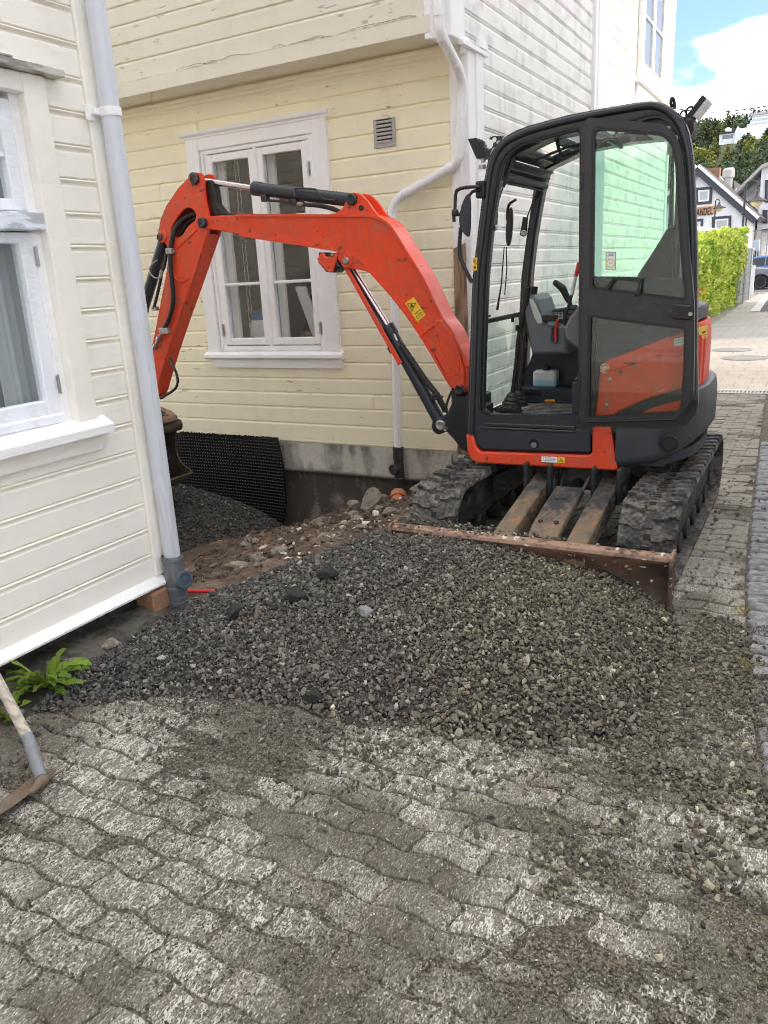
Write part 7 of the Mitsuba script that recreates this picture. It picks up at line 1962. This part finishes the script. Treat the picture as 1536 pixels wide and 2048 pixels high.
t = thing('hedge', 'bright yellow green leafy hedge along the left of the sunlit lane', 'hedge')
m, c = foliage(22000, hedge_sampler(-4.2, -2.75, 20.8, 32.5, lambda y: np.interp(y, [20.8, 22, 27, 32.5], [1.70, 1.85, 2.05, 2.25]) + 0.9 * (meshkit.fbm(np.stack([y * 2.3, y * 0, y * 0], -1), 3, 2) - 0.4), (0.20, 0.36, 0.04), (0.80, 0.86, 0.20), 0.32), 0.075, None, 71, 0.7)
obj('leaves', m, 'leaf_color', t, color=c)
for y in np.linspace(21.4, 31.8, 9):
    obj('stem', tube([(-3.4, y, -0.02), (-3.35, y + 0.1, 0.8), (-3.3, y + 0.05, 1.6)], [0.03, 0.022, 0.01], 6), 'bark', t)
t = thing('laurel_bush', 'dark glossy evergreen bush at the near end of the hedge', 'bush')
m, c = foliage(3800, hedge_sampler(-4.3, -2.95, 18.6, 21.0, lambda y: np.interp(y, [18.6, 19.6, 21.0], [0.9, 1.45, 1.25]), (0.030, 0.085, 0.025), (0.07, 0.15, 0.05)), 0.075, None, 72)
obj('leaves', m, 'leaf_color', t, color=c)
obj('stem', tube([(-3.5, 19.8, -0.02), (-3.45, 19.9, 0.9)], [0.03, 0.015], 6), 'bark', t)
t = thing('orange_flowers', 'orange flowering plant beside the excavator cab above the hood', 'plant')
m, c = foliage(500, lambda g, n: (np.column_stack([g.normal(-2.62, 0.10, n), g.normal(18.3, 0.25, n), np.abs(g.normal(0.85, 0.16, n))]), np.array([[0.62, 0.16, 0.015]]) + 0 * g.uniform(size=(n, 1))), 0.05, None, 73)
obj('petals', m, 'leaf_color', t, color=c)
m, c = foliage(700, lambda g, n: (np.column_stack([g.normal(-2.66, 0.12, n), g.normal(18.35, 0.25, n), g.uniform(0.02, 0.75, n)]), np.array([[0.07, 0.14, 0.03]]) + 0 * g.uniform(size=(n, 1))), 0.06, None, 74)
obj('leaves', m, 'leaf_color', t, color=c)

# wire fence at the hedge end
t = thing('wire_fence', 'grey green wire fence at the far end of the hedge', 'fence')
for y in (30.2, 32.6, 35.0):
    obj('post', box(-2.72, -2.67, y - 0.025, y + 0.025, 0, 1.95), 'fence_wire', t)
obj('mesh', cat_(*[box(-2.698, -2.692, 30.2, 35.0, z, z + 0.006) for z in np.arange(0.1, 1.95, 0.15)], *[box(-2.698, -2.692, y, y + 0.006, 0.05, 1.93) for y in np.arange(30.25, 35.0, 0.12)]), 'fence_wire', t)

# street lamps
def street_lamp(base, top, arm_end, lamp, label, s=1.0):
    t = thing('street_lamp', label, 'street lamp', 'swan neck street lamps')
    b, tp, ae, lp = (np.array(v, float) for v in (base, top, arm_end, lamp))
    obj('post', cat_(tube([b, b + [0, 0, 1.2], b + [0, 0, 1.25], tp], [0.075 * s, 0.07 * s, 0.055 * s, 0.042 * s], 12), lathe([(0.05 * s, -0.06), (0.085 * s, -0.03), (0.085 * s, 0.03), (0.05 * s, 0.06)], tp - [0, 0, 1.1 * s], sides=12)), 'iron', t, smooth=40)
    r = abs(ae[0] - tp[0]) / 2
    c = np.array([(tp[0] + ae[0]) / 2, tp[1], max(tp[2], ae[2]) - r * 0.2])
    arc = [c + r * np.array([-math.cos(a) * np.sign(ae[0] - tp[0]), 0, math.sin(a)]) for a in np.linspace(0, math.pi, 14)]
    obj('swan_neck', tube([tp - [0, 0, 0.3 * s]] + arc + [ae], 0.035 * s, 10), 'iron', t, smooth=40)
    k = obj('shade', lathe([(0.05 * s, 0.42 * s), (0.07 * s, 0.30 * s), (0.12 * s, 0.20 * s), (0.30 * s, 0.10 * s), (0.42 * s, 0.03 * s), (0.42 * s, 0.01 * s), (0.28 * s, 0.06 * s), (0.10 * s, 0.12 * s)], lp, sides=20), 'iron', t, smooth=40)
    obj('globe', trimesh.creation.icosphere(subdivisions=2, radius=0.23 * s).apply_scale([1, 1, 0.8]).apply_translation(lp + [0, 0, -0.02 * s]), 'globe', k, smooth=True)
    return t


yL = 38.9
sl = street_lamp(((-3.432, 39.397, 0)[0], yL, 0), (-3.439, 38.9, 4.514), (-2.964, 38.9, 4.351), (-2.962, 38.9, 3.838), 'black swan neck street lamp with sign boxes on its post beside the lane', 1.0)
for (u0, v0, u1, v1), mt_ in (((1488.5, 452, 1494, 465), 'globe'), ((1488.5, 467, 1494.5, 478), 'far_white'), ((1485, 481, 1492, 494), 'orange_plastic')):
    pass
for q, mt_ in (([(-3.351, 2.641), (-3.37, 2.906), (-3.272, 2.898), (-3.252, 2.634)], 'globe'), ([(-3.341, 2.376), (-3.358, 2.601), (-3.239, 2.592), (-3.223, 2.368)], 'far_white'), ([(-3.387, 2.051), (-3.406, 2.319), (-3.267, 2.309), (-3.248, 2.042)], 'orange_plastic')):
    obj('notice_box', ring_prism(q, 38.70, 38.86), mt_, sl)
yl2 = 50.5
pb = (-5.934, 50.5, 2.906)
street_lamp((pb[0], yl2, 0), (-5.959, 50.5, 4.717), (-5.762, 50.5, 4.7), (-5.762, 50.5, 4.305), 'smaller swan neck street lamp standing in front of the gabled shop', 0.85)

# gabled shop with the lettered board
yG = 54.0
t = thing('gabled_shop', 'white gabled shop house with dark trim and a brown lettered board', 'house')
ap, er = (-7.479, 54, 6.932), (-4.217, 54, 3.937)
hw = er[0] - ap[0]
gx0, gx1 = ap[0] - hw, er[0]
gable = [(gx0, -0.1), (gx1 - 0.35, -0.1), (gx1 - 0.35, er[2] + 0.25), (ap[0], ap[2] - 0.3), (gx0, er[2])]
obj('wall', ring_prism(gable, yG, yG + 9), 'far_white', t)
for k in range(34):
    z = 0.4 + k * 0.24
    if z > ap[2] - 0.6:
        break
    xr = gx1 - 0.36 if z < er[2] else ap[0] + (gx1 - 0.36 - ap[0]) * max(0, (ap[2] - 0.3 - z) / (ap[2] - 0.3 - er[2]))
    xl = 2 * ap[0] - xr
    obj('board', box(xl, xr, yG - 0.016, yG - 0.001, z, z + 0.225), 'far_white', t)
dx, dz = er[0] - ap[0], er[2] - ap[2]
L = math.hypot(dx, dz)
for s_ in (1, -1):
    nx, nz = -dz / L * s_, dx / L
    a, b = np.array([ap[0], ap[2]]), np.array([ap[0] + s_ * (dx + 0.25), ap[2] + dz * (1 + 0.25 / dx)])
    nn = np.array([nx, nz])
    rf_ = obj('roof', ring_prism([a, b, b + nn * 0.18, a + nn * 0.18], yG - 0.35, yG + 9.2), 'far_roof', t)
    obj('bargeboard', ring_prism([a - nn * 0.34, b - nn * 0.34, b - nn * 0.02, a - nn * 0.02], yG - 0.32, yG - 0.26), 'far_trim', t)
    obj('verge_edge', ring_prism([a - nn * 0.02, b - nn * 0.02, b + nn * 0.16, a + nn * 0.16], yG - 0.40, yG - 0.33), 'far_white', t)
for quad in ([(-7.488, 4.794), (-7.573, 5.764), (-6.601, 5.757), (-6.582, 4.802)], [(-7.712, 3.201), (-7.755, 3.957), (-6.997, 3.984), (-6.989, 3.15)], [(-6.428, 2.823), (-6.519, 4.033), (-5.432, 4.032), (-5.388, 2.811)]):
    q = np.array(quad)
    wn = obj('window', poly_prism(sg.Polygon(q).difference(sg.Polygon(q).buffer(-0.15, join_style='mitre')), yG - 0.09, yG + 0.02), 'far_trim', t)
    obj('sash', poly_prism(sg.Polygon(q).buffer(-0.14, join_style='mitre').difference(sg.Polygon(q).buffer(-0.25, join_style='mitre')), yG - 0.06, yG + 0.02), 'far_white', wn)
    obj('pane', poly_prism(sg.Polygon(q).buffer(-0.24, join_style='mitre'), yG - 0.035, yG - 0.02), 'blind_pane', wn)
bq = np.array([(-8.607, 4.253), (-8.628, 4.644), (-6.344, 4.667), (-6.285, 4.197)])
sb = obj('sign_board', ring_prism(bq, yG - 0.12, yG - 0.03), 'sign_board', t)
tm = meshkit.text_mesh('HANDEL', 0.43, 0.02, bold=True)
w0 = tm.bounds[1, 0]
x0, x1 = ((-7.622, 53.9, 4.261)[0], (-6.48, 53.9, 4.17)[0])
zc = (-7.158, 53.9, 4.152)[2]
v = tm.vertices.copy()
sl_ = (bq[3][1] - bq[0][1]) / (bq[3][0] - bq[0][0])
vx = x0 + v[:, 0] / w0 * (x1 - x0)
obj('lettering', trimesh.Trimesh(np.column_stack([vx, yG - 0.121 - v[:, 2], zc + (v[:, 1]) * 0.92 + (vx - x0) * 0.03]), tm.faces[:, ::-1], process=False), 'sign_ink', sb)
obj('shop_front', box(gx0, gx1 - 0.34, yG - 0.05, yG + 0.02, 2.3, 2.95), 'far_trim', t)
c0 = (-7.032, 58, 6.683)
obj('chimney', box(c0[0] - 0.35, c0[0] + 0.35, 57.6, 58.3, c0[2] - 1.0, c0[2] + 0.45), 'brick', t)
obj('downpipe', box(gx1 - 0.42, gx1 - 0.34, yG - 0.12, yG - 0.04, 0, er[2]), 'far_trim', t)
t = thing('roof_flue', 'pale metal flue on a dark roof behind the gabled shop', 'flue')
f0 = (-7.04, 66, 7.109)
obj('pipe', cat_(lathe([(0.32, -1.5), (0.32, 0.0), (0.42, 0.05), (0.42, 0.55), (0.30, 0.70), (0, 0.72)], f0, sides=16)), 'grate_steel', t, smooth=30)
t = thing('dark_roof_house', 'house with a dark roof and white dormer behind the gabled shop', 'house')
q = [(-7.632, 6.387), (-7.505, 7.02), (-6.664, 6.971), (-6.544, 6.219)]
obj('roof', ring_prism(q, 66, 74), 'far_roof', t)
obj('dormer', ring_prism([(-7.682, 6.969), (-7.502, 7.286), (-7.246, 6.96)], 65.5, 68), 'far_white', t)
obj('wall', box(q[0][0] - 1, q[3][0] + 2, 66.2, 74, 0, q[0][1]), 'far_white', t)
# white house on the right behind the shop
t = thing('white_house', 'tall white house with black framed windows at the right edge behind the lamp', 'house')
yW = 60.0
q = [(-5.927, 5.496), (-4.429, 6.99), (-4.144, 7.079), (-2.954, 6.954)]
xl, xr = q[0][0], q[3][0] + 3
obj('wall', ring_prism([(q[0][0] + 1.5, -0.1), (xr, -0.1), (xr, q[2][1]), q[2], q[1], (q[0][0] + 1.5, q[0][1] + 1.3)], yW, yW + 9), 'far_white', t)
obj('roof', ring_prism([(q[0][0], q[0][1]), q[1], q[2], (xr, q[2][1]), (xr, q[2][1] + 0.2), (q[2][0], q[2][1] + 0.22), (q[1][0], q[1][1] + 0.22), (q[0][0], q[0][1] + 0.24)], yW - 0.4, yW + 9.2), 'kerb_stone', t)
for quad in ([(-4.087, 4.934), (-4.166, 6.301), (-3.726, 6.258), (-3.614, 4.893)], [(-4.133, 3.649), (-4.169, 4.483), (-3.872, 4.458), (-3.805, 3.625)]):
    qq = np.array(quad)
    wn = obj('window', poly_prism(sg.Polygon(qq).difference(sg.Polygon(qq).buffer(-0.14, join_style='mitre')), yW - 0.08, yW + 0.02), 'far_trim', t)
    obj('pane', poly_prism(sg.Polygon(qq).buffer(-0.13, join_style='mitre'), yW - 0.04, yW - 0.02), 'far_pane', wn)
obj('porch', ring_prism([(-4.085, 3.152), (-4.092, 3.243), (-3.43, 3.286), (-3.421, 3.165)], 58.5, yW), 'far_trim', t)
obj('railing', cat_(*[box(x, x + 0.05, 58.5, 58.55, 1.6, 3.2) for x in np.arange(q[1][0] - 0.3, q[1][0] + 3, 0.35)], box(q[1][0] - 0.3, q[1][0] + 3, 58.5, 58.56, 3.15, 3.22)), 'fence_wire', t)
t = thing('orange_fence', 'orange brown timber fence behind the parked cars', 'fence')
fq = [(-3.948, 1.051), (-3.972, 1.362), (-3.102, 1.454), (-3.072, 1.09)]
for k in range(7):
    x0 = fq[0][0] + k * 0.22
    obj('plank', box(x0, x0 + 0.20, 53.0, 53.04, 0.0, fq[1][1] + 0.02 * k), 'orange_fence', t)
obj('body', box(fq[0][0], fq[3][0] + 3, 53.05, 53.12, 0.0, fq[2][1]), 'orange_fence', t)
t = thing('cable_cabinet', 'pale blue grey utility cabinet on posts at the corner of the shop', 'cabinet')
q = [(-3.857, 1.916), (-3.902, 2.515), (-3.617, 2.496), (-3.57, 1.899)]
obj('body', ring_prism(q, 51.4, 51.8, 0.02), 'panel_grey', t)
obj('post', cat_(box(q[0][0] + 0.05, q[0][0] + 0.12, 51.55, 51.62, 0, q[0][1]), box(q[3][0] - 0.12, q[3][0] - 0.05, 51.55, 51.62, 0, q[0][1])), 'iron', t)
# canopy and shed beyond the hedge
t = thing('white_canopy', 'white tarpaulin canopy rising behind the hedge', 'canopy')
obj('cover', ring_prism([(-5.299, 2.296), (-5.294, 2.919), (-4.89, 2.928), (-4.601, 2.887), (-4.028, 2.769), (-3.797, 2.658), (-3.59, 2.358), (-3.767, 2.217), (-4.18, 2.224)], 36, 38.6, 0.03), 'tarp', t)
for p in ((-5.22, 36, 2.291), (-3.881, 36, 2.243)):
    for y in (36.1, 38.4):
        obj('leg', box(p[0] - 0.03, p[0] + 0.03, y, y + 0.06, 0, p[2] + 0.02), 'grate_steel', t)
t = thing('grey_shed', 'pale blue grey panelled shed wall between the canopy and the hedge', 'shed')
q = [(-4.984, 1.679), (-5.044, 2.737), (-4.301, 2.647), (-4.238, 1.637)]
for k in range(4):
    x0 = q[0][0] + (q[3][0] - q[0][0]) / 4 * k
    obj('panel', box(x0 + 0.01, x0 + (q[3][0] - q[0][0]) / 4 - 0.01, 34.6, 34.66, 0, q[1][1] - 0.02 * k), 'panel_grey', t)
obj('body', box(q[0][0], q[3][0], 34.67, 35.9, 0, q[2][1]), 'far_white', t)
t = thing('white_gate', 'white boarded gate and post behind the street lamp', 'gate')
q = [(-3.594, 0.35), (-3.713, 2.013), (-3.123, 2.019), (-3.015, 0.327)]
for k in range(5):
    x0 = q[0][0] + (q[3][0] - q[0][0]) / 5 * k
    obj('board', box(x0 + 0.008, x0 + (q[3][0] - q[0][0]) / 5 * 0.92, 39.98, 40.02, 0.08, q[1][1] - 0.03), 'far_white', t)
obj('rail', cat_(box(q[0][0], q[3][0] + 0.05, 39.93, 39.97, q[1][1] - 0.12, q[1][1]), box(q[0][0], q[3][0] + 0.05, 40.03, 40.06, 0.3, 0.4)), 'far_white', t)
obj('post', box(q[3][0] - 0.02, q[3][0] + 0.12, 39.9, 40.03, 0, 1.25), 'far_white', t)


# cars on the cross street
def car(x0, y0, lab, paint_, s=1.0, flip=1):
    """Length 4.5 m, front towards +x, rear axle at x0 + 0.85."""
    t = thing('parked_car', lab, 'car', 'cars on the cross street')
    prof = [(0.0, 0.35), (0.05, 0.85), (0.18, 1.00), (0.55, 1.08), (0.95, 1.55), (1.25, 1.63), (2.2, 1.65), (2.75, 1.52), (3.40, 1.08), (4.15, 0.98), (4.42, 0.85), (4.50, 0.55), (4.45, 0.30), (4.05, 0.27)]
    for cx in (3.62, 0.88):
        prof += [(cx + 0.39 * math.cos(a), 0.33 + 0.39 * math.sin(a)) for a in np.linspace(0.0, math.pi, 9)]
        prof += [(cx - 0.45, 0.27)] if cx > 2 else [(0.15, 0.28)]
    W_ = lambda m: trimesh.Trimesh(np.column_stack([x0 + (m.vertices[:, 0] if flip > 0 else 4.5 - m.vertices[:, 0]) * s, y0 + m.vertices[:, 1] * s, m.vertices[:, 2] * s]), m.faces if flip > 0 else m.faces[:, ::-1], process=False)
    body = ring_prism(prof, 0, 1.8, 0.05)
    v = body.vertices.copy()
    up_ = np.clip((v[:, 2] - 1.0) / 0.65, 0, 1)
    v[:, 1] = 0.9 + (v[:, 1] - 0.9) * (1 - 0.16 * up_)
    obj('body', W_(trimesh.Trimesh(v, body.faces, process=False)), paint_, t, smooth=35)
    for pts in ([(0.78, 1.10), (1.05, 1.50), (1.62, 1.55), (1.62, 1.10)], [(1.68, 1.10), (1.68, 1.55), (2.2, 1.55), (2.62, 1.46), (3.15, 1.09)]):
        g_m = ring_prism(pts, 0.0, 1.8)
        v = g_m.vertices.copy()
        up_ = np.clip((v[:, 2] - 1.0) / 0.65, 0, 1)
        v[:, 1] = 0.9 + (v[:, 1] - 0.9) * (1.006 - 0.16 * up_)
        obj('side_window', W_(trimesh.Trimesh(v, g_m.faces, process=False)), 'car_glass', t)
    obj('windscreen', W_(hull(np.array([[2.80, y, 1.49] for y in (0.22, 1.58)] + [[3.36, y, 1.12] for y in (0.14, 1.66)] + [[2.82, y, 1.515] for y in (0.22, 1.58)] + [[3.39, y, 1.125] for y in (0.14, 1.66)]))), 'car_glass', t)
    for cx in (0.88, 3.62):
        for y in (0.02, 1.58):
            wl = obj('wheel', W_(lathe([(0.24, 0.005), (0.33, 0.0), (0.345, 0.03), (0.345, 0.17), (0.33, 0.20), (0.24, 0.195)], (cx, y, 0.345), (0, 1, 0), 28)), 'tyre', t, smooth=30)
            rim = [lathe([(0.0, 0.09), (0.18, 0.09), (0.205, 0.012), (0.245, 0.004), (0.245, 0.19), (0.205, 0.19)], (cx, y, 0.345), (0, 1, 0), 24), lathe([(0.0, 0.02), (0.05, 0.02), (0.05, 0.08)], (cx, y, 0.345), (0, 1, 0), 12)]
            for k in range(5):
                a = k * 2 * math.pi / 5 + 0.3
                rim.append(beam((cx + 0.03 * math.cos(a), y + 0.03, 0.345 + 0.03 * math.sin(a)), (cx + 0.225 * math.cos(a), y + 0.02, 0.345 + 0.225 * math.sin(a)), 0.075, 0.03, up=(0, 1, 0)))
            obj('rim', W_(cat_(*rim)), 'alloy', wl)
    obj('lower_sill', W_(box(1.35, 3.15, 0.01, 1.79, 0.22, 0.33, 0.02)), 'tyre', t)
    obj('head_light', W_(box(4.30, 4.46, 0.12, 0.42, 0.74, 0.88, 0.02)), 'lamp_lens', t)
    obj('tail_light', W_(box(0.06, 0.16, 0.0, 0.30, 0.85, 1.0, 0.02)), 'red_plastic', t)
    return t


wc = (-2.999, 45.6, 0.316)
car(wc[0] - 3.62, 45.6, 'grey car with silver alloy wheels parked across the end of the lane', 'car_grey')
wb_ = (-3.086, 49.5, 0.747)
car(wb_[0] - 1.6, 48.6, 'blue car standing behind the grey car', 'car_blue')

# overhead cable
t = thing('overhead_cable', 'thin dark overhead cable crossing the sky behind the rear work light', 'cable')
scene[t] = mikit.ply(tube([(-5.159, 30, 6.517), (-4.209, 30, 6.277), (-3.504, 30, 6.176), (-2.851, 30, 6.162), (-2.187, 30, 6.173), (0.042, 30, 6.28)], 0.016, 6, n=8), 'rubber_hose', smooth=40)

# wooded hill with a few houses
def hill_h(x, y):
    x, y = np.asarray(x, float), np.asarray(y, float)
    side_ = np.interp(x, [-420, -260, -150, -60, 80, 300], [0.85, 0.90, 0.96, 1.0, 1.06, 1.0])
    h = np.interp(y, [95, 120, 150, 205, 235, 250, 300, 400, 470, 560], [0, 3, 8, 18.5, 26.5, 30.5, 37, 48, 52, 50]) * side_
    n = meshkit.fbm(np.stack([x / 60, y / 60, x * 0], -1), 4, 3) - 0.5
    return h * (1 + 0.10 * n) - 0.6


struct('hill', grid_mesh(np.linspace(-460, 300, 120), np.linspace(95, 560, 90), hill_h), 'hill_soil', smooth=True)
g = np.random.default_rng(91)
nt = 5200
tx_, ty_ = g.uniform(-330, 90, nt), g.uniform(128, 470, nt)
# only the slope seen over the roofs at the end of the lane gets its wood
keep = (np.abs(tx_ / ty_ + 0.11) < 0.16)
tx_, ty_ = tx_[keep], ty_[keep]
hA, hB = ((-26.744, 250, 32.431)), ((-21.087, 260, 34.379))
ok = (np.hypot(tx_ - hA[0], ty_ - 250) > 13) & (np.hypot(tx_ - hB[0], ty_ - 262) > 16)
ok &= ~((ty_ < 258) & (ty_ > 239) & (tx_ / ty_ > hA[0] / 250 - 0.05))
tx_, ty_ = tx_[ok], ty_[ok]
hz_ = hill_h(tx_, ty_)
H_ = g.uniform(5, 9.5, len(tx_)) * np.interp(ty_, [195, 215, 240, 270], [1, 0.62, 0.5, 1])
per = 190
n = len(tx_) * per
idx = np.repeat(np.arange(len(tx_)), per)
d = g.normal(size=(n, 3))
d /= np.linalg.norm(d, axis=1, keepdims=True)
d *= g.uniform(0.55, 1.0, (n, 1))
con = (g.uniform(size=len(tx_)) < 0.18)[idx]
rad = (H_ * 0.36)[idx]
zz = d[:, 2]
wid = np.where(con, np.clip(0.75 - 0.7 * zz, 0.05, 1.2) * 0.6, 1.0)
p = np.column_stack([tx_[idx] + d[:, 0] * rad * wid, ty_[idx] + d[:, 1] * rad * wid, hz_[idx] + H_[idx] * 0.52 + zz * H_[idx] * 0.48])
hue = g.uniform(size=len(tx_))
tc = np.where(hue[:, None] < 0.75, np.array([[0.055, 0.080, 0.045]]), np.array([[0.115, 0.130, 0.055]])) * np.exp(g.normal(0, 0.25, (len(tx_), 1)))
tc[con[::per]] *= [0.8, 0.85, 0.95]
band = ((ty_ > 195) & (ty_ < 240))[:, None]
tc = np.where(band & (g.uniform(size=(len(tx_), 1)) < 0.6), np.array([[0.17, 0.18, 0.045]]), tc)
m, c = foliage(n, lambda gg, k: (p, tc[idx]), 0.46, None, 93, jitter=0.35)
tag(obj('forest', m, 'forest_leaf', color=c), 'dense mixed wood covering the hillside beyond the roofs', 'forest', kind='stuff')
t = thing('hill_house', 'white gabled house with a small dormer high on the wooded hill', 'house')
q = [(-29.657, 32.78), (-29.588, 33.643), (-25.711, 33.665), (-25.068, 35.06), (-23.938, 33.08), (-23.856, 31.962)]
z0 = q[0][1] - 6
obj('wall', cat_(box(q[0][0], q[2][0], 250, 258, z0, q[1][1]), ring_prism([(q[2][0], z0), q[2], q[3], q[4], (q[4][0], z0)], 249, 259)), 'far_white', t)
obj('roof', ring_prism([(q[1][0] - 0.3, q[1][1]), (q[2][0], q[2][1]), (q[2][0] + 0.3, q[3][1] - 0.4), (q[1][0] + 1.2, q[3][1] - 1.0)], 249.5, 258.5), 'far_roof', t)
obj('dormer', ring_prism([(-28.13, 34.093), (-28.181, 34.839), (-27.453, 35.116), (-26.676, 34.651), (-26.624, 33.908)], 249, 252), 'far_white', t)
for u in np.linspace(q[0][0] + 0.8, q[2][0] - 1.2, 5):
    obj('window', box(u, u + 0.7, 249.9, 249.99, q[1][1] - 1.3, q[1][1] - 0.35), 'far_pane', t)
t = thing('apartment_block', 'white terraced apartment block with long balconies high on the hill at the right edge', 'building')
q = [(-24.307, 35.029), (-24.552, 38.359), (-15.828, 38.466), (-15.532, 34.947)]
z0 = q[0][1]
x0, x1 = q[0][0], q[3][0]
hh = (q[1][1] - q[0][1])
obj('wall', cat_(box(x0 + 1.5, x1, 262, 275, z0 - 10, q[2][1] + 0.5), box(x0 - 3, x1, 258.5, 262, z0 - 10, z0 + hh * 0.18)), 'far_white', t)
for k in range(3):
    zf = z0 + hh * (0.18 + 0.30 * k)
    bl_ = obj('balcony', box(x0 + 0.5 + 0.8 * k, x1, 259.5, 262, zf, zf + 0.35), 'far_white', t)
    obj('railing', box(x0 + 0.5 + 0.8 * k, x1, 259.5, 259.6, zf + 0.35, zf + 0.95), 'panel_grey', bl_)
    for x in np.arange(x0 + 2.2, x1 - 1, 2.2):
        obj('window', box(x, x + 1.5, 261.9, 261.98, zf + 0.5, zf + hh * 0.27), 'far_pane', t)
obj('roof', box(x0 + 1.0, x1, 260.5, 275.5, q[2][1] + 0.5, q[2][1] + 0.9), 'kerb_stone', t)
